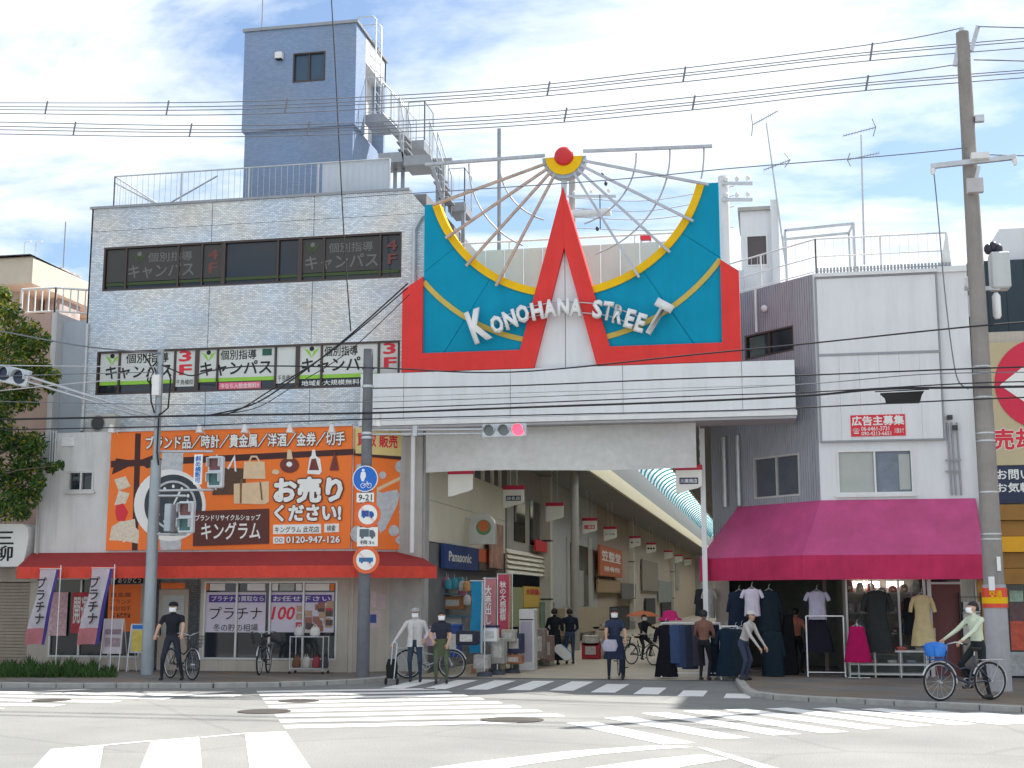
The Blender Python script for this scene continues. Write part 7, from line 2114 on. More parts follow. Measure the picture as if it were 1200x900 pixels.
um = person('cyclist in dark clothes riding under an orange parasol', (*gp(756, 779, .01), .01), R(30), dict(hip=(0, .1, .94), lean=(0, -.12, 1), lw=(-.24, -.40, 1.12), rw=(.2, -.30, 1.32), la=(-.16, -.1, .25), ra=(.16, -.05, .36)), dict(top=(.03, .03, .04), bottom=(.03, .03, .04)), 1.38, True, hair='short')
person('shopper in brown top seen from behind beside the clothes rack', (*gp(826, 797, .01), .01), R(165), dict(lw=(-.16, -.28, 1.05), rw=(.16, -.28, 1.02)), dict(top=(.20, .10, .075), bottom=(.02, .02, .025)), 1.60, True, mask=False)
person('shopper in white hat and pale blouse bending at the clothes shop', (*gp(872, 797, SW), SW), R(60), dict(lean=(0, -.45, 1), lw=(-.18, -.55, .78), rw=(.18, -.5, .80)), dict(top=(.48, .44, .42), bottom=(.05, .06, .10)), 1.55, True, mask=False, cap=(.55, .52, .48))
person('shopper in salmon top inside the clothes shop', (fy(934, 775, .9)[0], .9, SW), R(150), dict(lw=(-.2, -.28, 1.1), rw=(.2, -.3, 1.05)), dict(top=(.48, .20, .14), bottom=(.02, .02, .025)), 1.55, True, mask=False)
rx, ry = gp(1139, 820, SW)
person('cyclist in pale green shirt and white mask beside the concrete pole', (rx + .12, ry + .1, SW), R(-62), dict(hip=(0, .06, .98), lean=(0, -.10, 1), lw=(-.27, -.48, 1.06), rw=(.27, -.48, 1.06), la=(-.15, -.05, .26), ra=(.17, .12, .10)), dict(top=(.56, .62, .48), bottom=(.025, .03, .035)), 1.66, False, hair='short')
# parasol
a = fx(753, 717, 1.0)
px_, py_ = gp(754, 776, .01); zc_p = fy(754, 724, py_ - .1)[1]
PR = thing('parasol', 'small orange parasol held over the cyclist in the arcade', 'parasol', (px_, py_ - .1, zc_p))
k = MB(); n_ = 16; rg = []
for t in range(6):
    a = t / 5 * 1.15
    rg.append((px_, py_ - .1, zc_p + .26 * math.cos(a) - .06, .52 * math.sin(a) + .01, .52 * math.sin(a) + .01))
k.loft(rg, n_, cap=False); k.build('canopy', cloth('parasol_orange', (.72, .26, .14), .4), PR)
k = MB(); k.tube([(px_, py_ - .1, zc_p + .22), (px_ - .02, py_ - .1, zc_p - .62)], .011, 6); k.build('shaft', M_galv, PR)
# things held
x_, y_ = gp(508, 798, .01)
BG = thing('shopping_bag', 'striped lilac shopping bag held between the old man and woman', 'bag', (x_, y_ - .35, .8))
k = MB(); zb = fy(508, 757, y_ - .3)[1]; k.loft([(x_, y_ - .3, zb, .10, .05), (x_, y_ - .3, zb + .08, .19, .10), (x_, y_ - .3, zb + .22, .20, .10), (x_, y_ - .3, zb + .34, .10, .05), (x_ - .04, y_ - .3, zb + .38, .04, .02)], 16); k.build('bag_body', cloth('bag_lilac', (.46, .34, .42)), BG)
k = MB(); k.tube([(x_ - .1, y_ - .3, zb + .34), (x_ - .02, y_ - .3, zb + .46), (x_ + .04, y_ - .3, zb + .35)], .01, 5); k.build('handle', cloth('bag_lilac', (.46, .34, .42)), BG)
x_, y_ = gp(721, 797, .01)
BG = thing('shoulder_bag', 'pale cloth bag in the lap of the woman in dark dress', 'bag', (x_, y_ - .3, .7))
k = MB(); zb = fy(718, 762, y_ - .3)[1]; k.loft([(x_ - .08, y_ - .34, zb - .02, .14, .06), (x_ - .08, y_ - .34, zb + .1, .19, .09), (x_ - .06, y_ - .34, zb + .24, .13, .05)], 14); k.build('bag_body', cloth('bag_pale', (.42, .40, .48)), BG)
# folded trolley of the old man
x_, y_ = gp(463, 798, SW)
TL = thing('hand_trolley', 'black two-wheeled shopping trolley with silver handle beside the old man', 'trolley', (x_, y_, .01))
k = MB(); k.tube([(x_ - .03, y_, .12), (x_ + .05, y_ - .05, .9), (x_ - .02, y_ - .05, .93)], .014, 6); k.tube([(x_ - .12, y_, .12), (x_ - .05, y_ - .05, .9)], .014, 6); k.build('handle', M_galv, TL)
k = MB(); k.loft([(x_ - .1, y_ + .08, .14, .12, .10), (x_ - .1, y_ + .08, .4, .14, .12), (x_ - .09, y_ + .07, .56, .10, .09)], 12); k.build('bag', cloth('trolley_black', (.02, .02, .02)), TL)
for s_ in (-1, 1):
    k = MB(); k.ring((x_ - .08 + s_ * .13, y_, .08), .065, .018, 'X', 14, 6); k.build('wheel', M_rubber, TL)
# ------------------------------------------------------------------ banners, boards and goods in front of the shops
def nobori(u, v0, v1, wpx_, y, cmain, cside, body, label, bottom=None, group=None, mtext=None, lean=0.0):
    x_, z1 = fy(u, v0, y); z0 = fy(u, v1, y)[1]; w = wpx_ / 47
    o = thing('banner', label, 'banner', (x_, y, 0), group=group)
    n_ = 14; k = MB(); k2 = MB()
    def P_(s, t): return (x_ + (s - .5) * w - lean * t + .02 * math.sin(t * 5), y + .05 * math.sin(t * 6 + s * 2.5) + .02 * math.sin(s * 5), z1 + (z0 - z1) * t + .02 * math.sin(s * 3))
    for i in range(n_ + 1):
        for j in range(7): k.v.append(P_(j / 6, i / n_))
    for i in range(n_):
        for j in range(6):
            a = i * 7 + j; k.f.append((a, a + 7, a + 8, a + 1)); k.smooth.append(True)
            k.mi.append(1 if (cside and j == 5) else (2 if (bottom and i >= n_ - 3) else 0))
    ms = [cmain, cside or cmain, bottom or cmain]
    k.build('cloth', ms, o)
    k = MB(); k.tube([(x_ + w * .5 + .03, y + .03, 0.05), (x_ + w * .5 + .03, y + .03, z1 + .12)], .014, 6); k.tube([(x_ + w * .5 + .05, y + .03, z1 + .03), (x_ - w * .5 - .03, y + .03, z1 + .03)], .01, 6); k.build('pole', M_whitem, o)
    k = MB(); k.loft([(x_ + w * .5 + .03, y + .03, .01, .2, .2), (x_ + w * .5 + .03, y + .03, .1, .18, .18), (x_ + w * .5 + .03, y + .03, .13, .04, .04)], 14); k.build('base', mat('banner_base', (.05, .06, .08), .6), o)
    if body:
        h = z1 - z0
        text(body, (x_ - w * .30 - lean * .4, x_ + w * .18 - lean * .4, z1 - h * .72, z1 - h * .10), y - .085, mtext or M_black, o, .02, vertical=True)
    return o
M_nw = cloth('banner_white', (.66, .62, .68), .35); M_np = cloth('banner_purple', (.09, .07, .30), .3); M_nk = cloth('banner_pinkprint', (.62, .24, .27), .3)
nobori(58, 668, 756, 24, YE - 1.35, M_nw, M_np, 'プラチナ', 'white platinum banner with purple edge next to the steel shutter', M_nk, 'platinum banners under the red awning', lean=.28)
nobori(120, 667, 756, 26, YE - 1.35, M_nw, M_np, 'プラチナ', 'white platinum banner with purple edge next to the orange poster', M_nk, 'platinum banners under the red awning', lean=.28)
nobori(559, 682, 766, 15, -.4, cloth('banner_cyan', (.03, .25, .45), .3), cloth('banner_pale', (.5, .56, .6), .3), '', 'plain cyan banner standing by the electrical shop')
nobori(574, 679, 752, 15, .4, cloth('banner_pink', (.60, .26, .28), .3), None, '大売出し', 'pink sale banner with white lettering by the electrical shop', cloth('banner_peach', (.6, .42, .3), .3), 'sale banners by the electrical shop', M_wp)
nobori(591, 674, 748, 16, 1.2, cloth('banner_red', (.58, .10, .16), .3), cloth('banner_peach2', (.55, .32, .22), .3), '秋の大感謝祭', 'red autumn sale banner with white lettering by the electrical shop', None, 'sale banners by the electrical shop', M_wp)

def a_board(u, v0, v1, wpx_, y, m, label, stripes=()):
    x_, zt = fy(u, v0, y); w = wpx_ / 47; zb = fy(u, v1, y)[1]
    o = thing('sandwich_board', label, 'sign', (x_, y, SW))
    k = MB(); k.prism([(x_ - w / 2 - .02, zb), (x_ + w / 2 - .02, zb), (x_ + w / 2, zt), (x_ - w / 2, zt)], y - .02, y); k.build('panel', m, o)
    for s_ in (-1, 1):
        k = MB(); k.tube([(x_ + s_ * w / 2, y - .01, zt), (x_ + s_ * w / 2 - .03, y - .12, SW + .01)], .014, 6); k.tube([(x_ + s_ * w / 2, y + .01, zt), (x_ + s_ * w / 2, y + .35, SW + .01)], .014, 6); k.build('leg', M_whitem, o)
    for (t0, t1, mm) in stripes:
        k = MB(); k.box(x_ - w * .42, x_ + w * .40, y - .026, y - .021, zb + (zt - zb) * t0, zb + (zt - zb) * t1); k.build('print', mm, o)
    return o
a_board(134, 725, 766, 24, YE - .75, mat('board_pinkwhite', (.60, .54, .58), .5, var=.12, scale=4), 'white sandwich board with faded photo print beside platinum banner', ((.55, .70, mat('print_plum', (.32, .22, .28), .6, var=.4, scale=12)), (.2, .45, mat('print_faded', (.40, .30, .34), .6, var=.5, scale=12))))
a_board(163, 731, 765, 18, YE - .7, mat('board_white2', (.55, .56, .60), .5), 'yellow and white sandwich board behind the grey signal pole', ((.05, .78, mat('print_yellow', (.62, .47, .10), .6, var=.2, scale=9)), (.82, .96, M_bl)))

# goods rack under the shop window
x_, z_ = fy(356, 745, YE - .5); x1_ = fy(383, 745, YE - .5)[0]
GR = thing('goods_rack', 'silver wheeled goods rack with bags and boxes before the shop window', 'rack', (x_, YE - .5, SW))
for zz_ in (SW + .12, z_ - .02):
    for yy in (YE - .75, YE - .35):
        k = MB(); k.tube([(x_ - .25, yy, zz_), (x1_, yy, zz_)], .014, 6); k.build('rail', M_galv, GR)
for xx in (x_ - .25, x1_):
    for yy in (YE - .75, YE - .35):
        k = MB(); k.tube([(xx, yy, SW + .03), (xx, yy, z_ + (.0))], .014, 6); k.build('post', M_galv, GR); k = MB(); k.ball((xx, yy, SW + .035), .035); k.build('caster', M_rubber, GR)
rnd = random.Random(9)
def soft(name, label, cat, x, y, z, w, d, h, m, group=None):
    o = thing(name, label, cat, (x, y, z), group=group)
    k = MB(); k.loft([(x, y, z, w * .40, d * .4), (x, y, z + h * .15, w * .5, d * .5), (x, y, z + h * .6, w * .48, d * .46), (x + .01, y, z + h * .9, w * .36, d * .3), (x, y, z + h, w * .15, d * .1)], 12); k.build('bag_body', m, o)
    k = MB(); k.tube([(x - w * .2, y, z + h * .92), (x - w * .1, y, z + h * 1.2), (x + w * .1, y, z + h * 1.2), (x + w * .2, y, z + h * .92)], .012, 5); k.build('handle', m, o)
    return o
for i, (dx, cz, c_, lb) in enumerate(((-.15, 0, (.16, .08, .05), 'brown handbag on the silver goods rack'), (.1, 0, (.42, .40, .36), 'cream handbag on the silver goods rack'), (.35, 0, (.25, .05, .06), 'dark red handbag on the silver goods rack'), (.55, 0, (.06, .06, .07), 'black handbag on the silver goods rack'))):
    soft('handbag', lb, 'handbag', x_ + dx, YE - .55, SW + .14, .22, .16, .26, cloth('hb%d' % i, c_), 'handbags on the goods rack')
for i, (dx, c_, lb) in enumerate(((-.1, (.5, .5, .5), 'pale plastic bag on top of the goods rack'), (.3, (.6, .58, .55), 'white plastic bag on top of the goods rack'))):
    soft('plastic_bag', lb, 'bag', x_ + dx, YE - .55, z_, .26, .2, .22, cloth('pb%d' % i, c_))
# crates, cabinet and goods by the electrical shop
def box_thing(name, label, cat, u, v, y, w, d, h, m, lid=None, group=None):
    x_, z_ = fy(u, v, y); z_ = max(.012, z_)
    o = thing(name, label, cat, (x_, y, z_), group=group)
    k = MB(); k.box(x_ - w / 2, x_ + w / 2, y, y + d, z_, z_ + h); k.build('body', m, o, bevel=.015)
    if lid:
        k = MB(); k.box(x_ - w / 2 - .015, x_ + w / 2 + .015, y - .015, y + d + .015, z_ + h + .002, z_ + h + .05); k.build('lid', lid, o)
    k = MB(); k.box(x_ - w * .3, x_ + w * .3, y - .006, y - .001, z_ + h * .25, z_ + h * .75); k.build('label_print', mat('lp_' + name + str(u), (.55, .53, .5), .6, var=.4, scale=15), o)
    return o
CB = thing('display_cabinet', 'tall white display cabinet among goods beside the sale banners', 'cabinet', (fy(617, 775, 2.2)[0], 2.2, .012))
a = fy(608, 714, 2.2); b = fy(626, 776, 2.2)
k = MB(); k.box(a[0], b[0], 2.2, 2.7, .013, a[1]); k.build('case', M_whitem, CB, bevel=.015)
k = MB(); k.box(a[0] + .05, b[0] - .05, 2.18, 2.198, .25, a[1] - .32); k.build('door', mat('cabinet_door', (.45, .42, .50), .4), CB)
k = MB(); k.box(a[0] + .02, b[0] - .02, 2.18, 2.198, a[1] - .28, a[1] - .25); k.build('trim', M_dark, CB)
box_thing('crate', 'dark plastic crate on the back of the grey bicycle', 'crate', 546, 756, -1.5, .5, .4, .33, mat('crate_black', (.02, .022, .04), .6))
box_thing('crate', 'blue plastic crate beside the woman in olive apron', 'crate', 529, 770, .2, .4, .35, .75, mat('crate_blue', (.02, .06, .24), .5), mat('crate_blue2', (.03, .10, .32), .5))
box_thing('display_box', 'white and navy lettered display box by the banners', 'box', 574, 752, -.2, .34, .3, .34, M_wp, M_navy)
for i, (u, v, y_, w, h, c_, lb) in enumerate(((563, 784, -.1, .36, .34, (.50, .47, .46), 'white carton at the foot of the cyan banner'), (583, 778, .4, .34, .62, (.36, .36, .33), 'pale grey carton at the foot of the sale banners'), (601, 778, 1.0, .44, .22, (.40, .18, .10), 'low orange wooden box before the display cabinet'), (602, 766, 1.2, .42, .5, (.04, .05, .11), 'navy bin before the display cabinet'), (595, 752, .9, .36, .30, (.45, .43, .36), 'cream bag of goods over the wooden box'), (692, 772, 9.0, .55, .5, (.45, .03, .05), 'red tub beside the jeans shopper'), (692, 757, 9.0, .5, .32, (.5, .46, .42), 'white carton on the red tub'), (703, 772, 9.4, .3, .85, (.50, .40, .30), 'tall peach carton beside the red tub'), (711, 772, 10, .5, .7, (.38, .05, .05), 'second red tub by the dark-dressed woman'), (640, 775, 4.4, .35, .7, (.30, .20, .17), 'brown goods bin by the ironing board'), (630, 772, 3.6, .4, .8, (.28, .22, .2), 'tan goods stand by the display cabinet'))):
    box_thing('goods_box', lb, 'box', u, v, y_, w, .4, h, mat('goods_%d' % i, c_, .7, var=.35, scale=7))
for i in range(3):
    box_thing('appliance', ('white appliance on the shelf of the electrical shop, lowest', 'orange boxed appliance on the middle shelf of the electrical shop', 'teal boxed appliance on the top shelf of the electrical shop')[i], 'appliance', 527 + (i % 2) * 3, (745, 714, 690)[i], 2.6, .62, .4, (.5, .34, .30)[i], mat('appl_%d' % i, ((.45, .46, .46), (.42, .17, .05), (.03, .25, .30))[i], .5, var=.2))
k = MB(); x_ = fy(530, 700, 2.8)[0]
ES = thing('goods_shelf', 'steel goods shelf inside the electrical shop mouth', 'shelf', (x_, 2.8, 0))
for z_ in (.95, 1.42, 2.0):
    k = MB(); k.box(x_ - .6, x_ + .9, 2.5, 3.1, z_ - .04, z_); k.build('shelf_board', mat('shelf_blue', (.10, .22, .30), .6), ES)
for xx in (x_ - .58, x_ + .86):
    k = MB(); k.box(xx, xx + .04, 2.5, 2.54, 0.012, 2.3); k.build('upright', M_galv, ES)
# ironing board leaning among the goods
a = Vector((fy(651, 757, 5)[0], 5, fy(651, 757, 5)[1])); b = Vector((fy(668, 777, 5)[0], 5, .2))
IB = thing('ironing_board', 'white and teal ironing board leaning beside the black-coated shopper', 'ironing board', (b.x, 5, .012))
d = (a - b).normalized(); n_ = Vector((d.z, 0, -d.x))
for off, m, w in ((0, M_wp, .13), (.05, M_cyan, .15)):
    k = MB(); pts = [b + d * t * (a - b).length + n_ * (w * s_) for t, s_ in ((0, -.4), (0, .4), (.15, 1), (.85, 1), (1, .35), (1, -.35), (.85, -1), (.15, -1))]
    k.prism([(p.x, p.z) for p in pts], 5 + off, 5 + off + .04); k.build('board', m, IB)

# ------------------------------------------------------------------ clothes
def garment(label, u, v0, v1, wpx_, y, col, kind='dress', hanger=True, group=None, rz=0, flare=1.25):
    x_, zt = fy(u, v0, y); zb = fy(u, v1, y)[1]; w = wpx_ / 47 / 2; h = zt - zb
    nm = {'dress': 'dress', 'shirt': 'shirt', 'coat': 'coat', 'skirt': 'skirt'}[kind]
    o = thing(nm, label, nm, (x_, y, zt), rz, group)
    m = cloth('g_%d_%d' % (u, v0), col, .1)
    Mx = Matrix.Translation((x_, y, 0)) @ Matrix.Rotation(rz, 4, 'Z')
    k = MB(); n_ = 24
    prof = {'dress': ((0, .28), (.03, .62), (.10, .72), (.3, .60), (.45, .62), (.7, .85), (1, 1.0)), 'coat': ((0, .35), (.03, .85), (.12, .95), (.4, .9), (.7, .95), (1, 1.0)), 'shirt': ((0, .28), (.04, .68), (.15, .72), (.5, .66), (1, .72)), 'skirt': ((0, .5), (.1, .58), (.5, .8), (1, 1.0))}[kind]
    for t, ww in prof:
        for j in range(n_):
            a = 2 * math.pi * j / n_; fo = 1 + .10 * t * math.sin(j * 2.1)
            k.v.append(tuple(Mx @ Vector((w * ww * fo * math.cos(a), min(.13, w * .5) * (.55 + .6 * t) * fo * math.sin(a), zt - h * t))))
    for t in range(len(prof) - 1):
        for j in range(n_): k.f.append((t * n_ + j, t * n_ + (j + 1) % n_, (t + 1) * n_ + (j + 1) % n_, (t + 1) * n_ + j)); k.mi.append(0); k.smooth.append(True)
    k.f.append(tuple(range(n_))); k.mi.append(0); k.smooth.append(False)
    k.build('cloth_body', m, o)
    if kind != 'skirt':
        for s_ in (-1, 1):
            sl = h * (.28 if kind in ('dress', 'shirt') else .5); q = MB()
            q.tube([Mx @ Vector((s_ * w * .62, 0, zt - h * .06)), Mx @ Vector((s_ * w * .85, -.01, zt - h * .06 - sl * .45)), Mx @ Vector((s_ * w * (.98 if kind != 'coat' else 1.02), -.02, zt - h * .06 - sl))], [w * .20, w * .18, w * .16], 10); q.build('sleeve', m, o)
    if hanger:
        q = MB(); q.tube([Mx @ Vector((-w * .5, 0, zt - .03)), Mx @ Vector((0, 0, zt + .05)), Mx @ Vector((w * .5, 0, zt - .03))], .010, 5); q.tube([Mx @ Vector((0, 0, zt + .05)), Mx @ Vector((0, 0, zt + .12)), Mx @ Vector((.03, 0, zt + .15))], .006, 5); q.build('hanger', M_galv, o)
    return o
NV = (.02, .03, .055)
GG = 'clothes hung outside the clothes shop'
garment('navy jacket hung beside the white blouse under magenta awning', 866, 693, 737, 26, .6, NV, 'coat', group=GG)
garment('white long-sleeved blouse hung under the magenta awning', 881, 690, 722, 24, -.2, (.62, .56, .66), 'shirt', group=GG)
garment('dark teal coat hung beside the white blouse', 901, 692, 740, 26, -.1, (.016, .026, .036), 'coat', group=GG)
garment('long dark teal coat at the awning corner above the pavement', 905, 740, 792, 24, -.5, (.014, .026, .038), 'coat', hanger=False, group=GG)
garment('lilac grey short-sleeved shirt with bow hung over the doorway', 957, 693, 726, 26, -.5, (.44, .42, .52), 'shirt', group=GG)
garment('black wide skirt hung below the lilac grey shirt', 958, 726, 764, 34, -.5, (.015, .015, .025), 'skirt', hanger=False, group=GG)
garment('dark green-black long dress hung at the show window', 1027, 692, 764, 32, -.55, (.035, .04, .04), 'dress', group=GG)
garment('magenta flared top on a stand before the show window', 1004, 734, 776, 28, -.9, (.42, .01, .10), 'skirt', group=GG)
garment('pale yellow short-sleeved dress hung beside the brown door', 1080, 697, 757, 26, -.5, (.60, .48, .26), 'dress', group=GG)
garment('black coat hung behind the pale yellow dress', 1068, 700, 745, 18, -.2, DK, 'coat', group=GG)
garment('black trousers length skirt deep in the shop doorway', 923, 720, 790, 20, .3, DK, 'skirt', hanger=False, group=GG)
garment('white blouse hung by the far post of the awning', 831, 690, 724, 18, 2.4, (.55, .54, .52), 'shirt', group=GG)
garment('dark jacket hung beside the far white blouse', 822, 690, 722, 16, 2.9, (.04, .05, .05), 'coat', group=GG)
garment('grey floral blouse hung low beside the teal coat', 869, 735, 775, 22, .2, (.40, .38, .38), 'shirt', group=GG)
# standing racks with their clothes
def rack(label, u0, u1, v, y, ztop, wheels=True, dy=.5):
    xa, _ = fy(u0, v, y); xb, _ = fy(u1, v, y); zb = .02 if xa < 4 else SW
    o = thing('clothes_rack', label, 'rack', ((xa + xb) / 2, y, zb))
    for xx in (xa, xb):
        k = MB(); k.tube([(xx, y, zb + .05), (xx, y, ztop)], .017, 6); k.build('upright', M_whitem, o)
        k = MB(); k.tube([(xx, y - dy / 2, zb + .04), (xx, y + dy / 2, zb + .04)], .017, 6); k.build('foot', M_whitem, o)
    k = MB(); k.tube([(xa, y, ztop), (xb, y, ztop)], .017, 6); k.build('hanging_rail', M_whitem, o)
    k = MB(); k.tube([(xa, y, zb + .12), (xb, y, zb + .12)], .013, 6); k.build('lower_rail', M_whitem, o)
    return o
zr_ = fy(790, 730, -.3)[1]
rack('white rack of black and blue clothes at the arcade mouth', 776, 845, 796, -.3, zr_)
for i, (u, w, c_, v1, kd, lb) in enumerate(((780, 26, (.012, .012, .018), 793, 'dress', 'long black dress at the end of the white rack'), (792, 20, (.05, .08, .17), 777, 'coat', 'blue denim coat next to the long black dress'), (800, 18, (.04, .06, .12), 782, 'coat', 'dark blue coat in the middle of the white rack'), (808, 18, (.03, .035, .06), 784, 'coat', 'navy coat in the middle of the white rack'), (816, 18, (.06, .055, .08), 780, 'coat', 'slate coat on the white rack behind the brown-topped shopper'), (838, 18, (.012, .02, .035), 792, 'dress', 'long navy dress at the far end of the white rack'))):
    garment(lb, u, 732, v1, w, -.3 + .02 * i, c_, kd, group='clothes on the white rack', rz=R(12))
HT = thing('hat_display', 'magenta hat display on top of the white rack', 'hat', (fy(786, 726, -.2)[0], -.2, fy(786, 730, -.2)[1]))
x_, z_ = fy(785, 722, -.1); k = MB(); k.loft([(x_, -.1, z_ - .1, .30, .2), (x_, -.1, z_ - .06, .28, .19), (x_, -.1, z_ - .03, .19, .15), (x_, -.1, z_ + .1, .16, .13), (x_, -.1, z_ + .14, .06, .05)], 16); k.build('hat', cloth('hat_magenta', (.42, .02, .12)), HT)
k = MB(); k.tube([(x_, -.1, zr_), (x_, -.1, z_ - .08)], .012, 6); k.build('stem', M_galv, HT)
zr2 = fy(960, 722, -.75)[1]
rack('silver rack frame before the open shop doorway', 947, 991, 796, -.75, zr2, dy=.35)
rack('low white rack of navy clothes beside the awning post', 846, 866, 798, -.9, fy(850, 734, -.9)[1], dy=.6)
garment('navy dress on the low white rack by the awning post', 851, 736, 792, 24, -.9, (.012, .025, .045), 'dress', group='clothes on the low rack'); garment('blue-black coat on the low white rack by the awning post', 862, 737, 790, 22, -.88, (.016, .026, .036), 'coat', group='clothes on the low rack')
# stand for the magenta top
x_, z_ = fy(1006, 776, -.9); SD = thing('clothes_stand', 'slim silver stand carrying the magenta top', 'stand', (x_, -.9, SW))
k = MB(); k.tube([(x_, -.93, SW + .02), (x_, -.93, fy(1004, 730, -.9)[1])], .016, 6); k.build('pole', M_galv, SD)
for s_ in (0, 1):
    k = MB(); a = s_ * math.pi / 2; k.tube([(x_ - .25 * math.cos(a), -.93 - .25 * math.sin(a), SW + .02), (x_ + .25 * math.cos(a), -.93 + .25 * math.sin(a), SW + .02)], .014, 6); k.build('foot', M_galv, SD)
# glass showcase under the window
x0_, x1_ = fy(995, 780, -.35)[0], fy(1086, 780, -.35)[0]; zt = fy(1040, 763, -.35)[1]
GC = thing('glass_showcase', 'low glass showcase with aluminium frame below the hung dresses', 'showcase', ((x0_ + x1_) / 2, -.35, SW))
for zz_ in (SW + .08, (SW + zt) / 2, zt):
    for yy in (-.5, -.08):
        k = MB(); k.box(x0_, x1_, yy, yy + .03, zz_ - .02, zz_ + .02); k.build('rail', M_alu, GC)
    k = MB(); k.box(x0_ + .02, x1_ - .02, -.465, -.085, zz_ - .008, zz_ + .008); k.build('shelf', M_frost, GC)
for i in range(4):
    xx = x0_ + (x1_ - x0_ - .03) * i / 3
    for yy in (-.502, -.078):
        k = MB(); k.box(xx, xx + .03, yy, yy + .034, SW, zt + .021); k.build('post', M_alu, GC)
for i in range(3):
    a = x0_ + (x1_ - x0_) * i / 3; k = MB(); k.box(a + .035, a + (x1_ - x0_) / 3 - .01, -.49, -.484, SW + .1, zt - .02); k.build('pane', mat('showcase_glass', (.12, .15, .15), .04, var=0, alpha=.14), GC)
rnd = random.Random(31)
cols = [(.5, .46, .40), (.30, .16, .12), (.45, .30, .22), (.16, .15, .17), (.55, .53, .50), (.42, .12, .10), (.22, .26, .30)]
names = ['cream', 'brown', 'tan', 'charcoal', 'white', 'red', 'grey-blue']
for i in range(8):
    ci = i % 7; x_ = x0_ + .12 + i * (x1_ - x0_ - .24) / 7
    o = thing('folded_clothes', 'folded %s garment on the %s of the glass showcase' % (names[ci], 'upper glass' if i % 2 else 'middle shelf'), 'clothes', (x_, -.3, zt), group='folded clothes in the glass showcase')
    z_ = (zt + .009) if i % 2 else (SW + zt) / 2 + .009
    for j in range(2):
        k = MB(); k.box(x_ - .10, x_ + .10, -.40, -.16, z_ + j * .045, z_ + j * .045 + .042); k.build('fold', cloth('fold%d%d' % (ci, j), tuple(min(.8, c * (1 + .2 * j)) for c in cols[ci])), o, bevel=.015)
# boxes on the shelf by the brown door
for i in range(3):
    x_, z_ = fy(1139, (718, 732, 746)[i], .0)
    k = MB(); o = thing('storage_box', ('white storage box on top of the stack by the brown door', 'white storage box in the middle of the stack by the brown door', 'white storage box at the bottom of the stack by the brown door')[i], 'box', (x_, 0, z_))
    k.box(x_ - .2, x_ + .18, -.1, .2, z_, z_ + .25); k.build('body', mat('storage_white', (.45, .44, .43), .6, var=.2, scale=6), o, bevel=.01)
    k = MB(); k.box(x_ - .06, x_ + .05, -.108, -.101, z_ + .1, z_ + .14); k.build('handle_slot', M_dark, o)
x_, z_ = fy(1139, 746, .0)
o = thing('box_shelf', 'dark shelf unit carrying white storage boxes by the brown door', 'shelf', (x_, 0, SW))
for j in range(4):
    zz_ = z_ - .02 + j * .31 - (0 if j else 0)
    k = MB(); k.box(x_ - .24, x_ + .22, -.1, .2, zz_ - .02, zz_ - .002); k.build('board', M_dark, o)
for s_ in (-.25, .22):
    k = MB(); k.box(x_ + s_, x_ + s_ + .02, -.1, .2, SW, z_ + 1.0); k.build('side', M_dark, o)

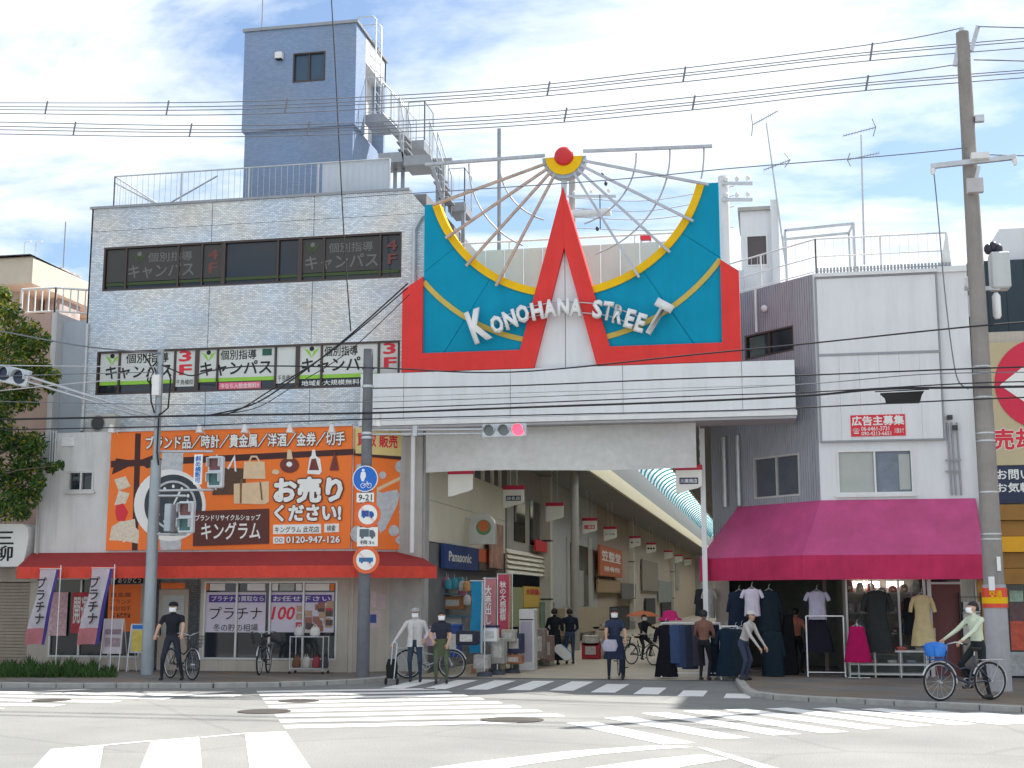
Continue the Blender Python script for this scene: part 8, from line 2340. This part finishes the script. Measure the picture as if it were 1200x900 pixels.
# more clutter: cartons and bags heaped at the electrical shop, hung goods, shelf goods
rnd = random.Random(77)
pal = [(.50, .42, .30), (.46, .44, .42), (.30, .34, .42), (.44, .20, .12), (.20, .28, .20), (.52, .50, .46), (.12, .12, .16), (.42, .30, .34)]
for i in range(16):
    u = rnd.uniform(556, 640); y_ = .6 + (u - 556) * .055 + rnd.uniform(-.2, .3); v = rnd.choice((783, 776, 768, 758)) - (u - 556) * .06
    x_, z_ = fy(u, v, y_); z_ = max(.013, z_) if v < 775 else .013
    w, h, d = rnd.uniform(.2, .4), rnd.uniform(.14, .32), rnd.uniform(.2, .35); rz = rnd.uniform(-.3, .3)
    o = thing('carton', ('tan', 'pale grey', 'slate blue', 'rust', 'dull green', 'off-white', 'charcoal', 'mauve')[i % 8] + ' carton ' + ('on the floor' if z_ < .02 else 'stacked up') + ' among goods between sale banners and white column', 'box', (x_, y_, z_), rz, group='cartons heaped by the electrical shop')
    Mx = Matrix.Translation((x_, y_, z_)) @ Matrix.Rotation(rz, 4, 'Z')
    k = MB(); k.box(-w / 2, w / 2, -d / 2, d / 2, 0, h, Mx); k.build('carton_body', mat('carton_%d' % (i % 8), pal[i % 8], .8, var=.3, scale=9), o, bevel=.008)
    k = MB(); k.box(-w / 2 + .02, w / 2 - .02, -.025, .025, h + .001, h + .004, Mx); k.build('tape', M_cream, o)
for i in range(8):
    u = rnd.uniform(522, 560); y_ = 2.0 + rnd.uniform(0, .3); x_, z_ = fy(u, rnd.uniform(676, 700), y_)
    c_ = [(.5, .14, .22), (.55, .28, .1), (.05, .28, .36), (.5, .48, .45)][i % 4]
    o = thing('hung_packet', ('pink', 'orange', 'teal', 'white')[i % 4] + ' packet hung at the electrical shop front above the grey bicycle', 'packet', (x_, y_, z_), group='packets hung at the electrical shop')
    k = MB(); k.loft([(x_, y_, z_ - .26, .09, .02), (x_, y_, z_ - .2, .11, .05), (x_, y_, z_ - .06, .10, .04), (x_, y_, z_, .05, .01)], 10); k.build('packet_body', mat('packet_%d' % (i % 4), c_, .5, var=.3, scale=12), o)
    k = MB(); k.tube([(x_, y_, z_ - .01), (x_, y_, z_ + .12)], .006, 5); k.build('hook', M_galv, o)
for j in range(4):
    for i in range(7):
        zz_ = .582 + j * .48; x_ = x1w + .15 + i * (x2w - x1w - .3) / 6; ci = rnd.randrange(7); h = rnd.uniform(.1, .3)
        o = thing('shop_ware', names[ci] + ' ware on the ' + ('lowest', 'second', 'third', 'top')[j] + ' shelf behind the show window glass', 'clothes', (x_, 1.0, zz_), group='wares on the show window shelves')
        k = MB(); k.loft([(x_, 1.0, zz_, .10, .13), (x_, 1.0, zz_ + h * .3, .105, .14), (x_, 1.0, zz_ + h * .8, .09, .12), (x_, 1.0, zz_ + h, .04, .06)], 10); k.build('ware_body', cloth('ware%d' % ci, cols[ci]), o)
        k = MB(); k.box(x_ - .03, x_ + .03, .853, .857, zz_ + h * .25, zz_ + h * .5); k.build('price_tag', M_wp, o)
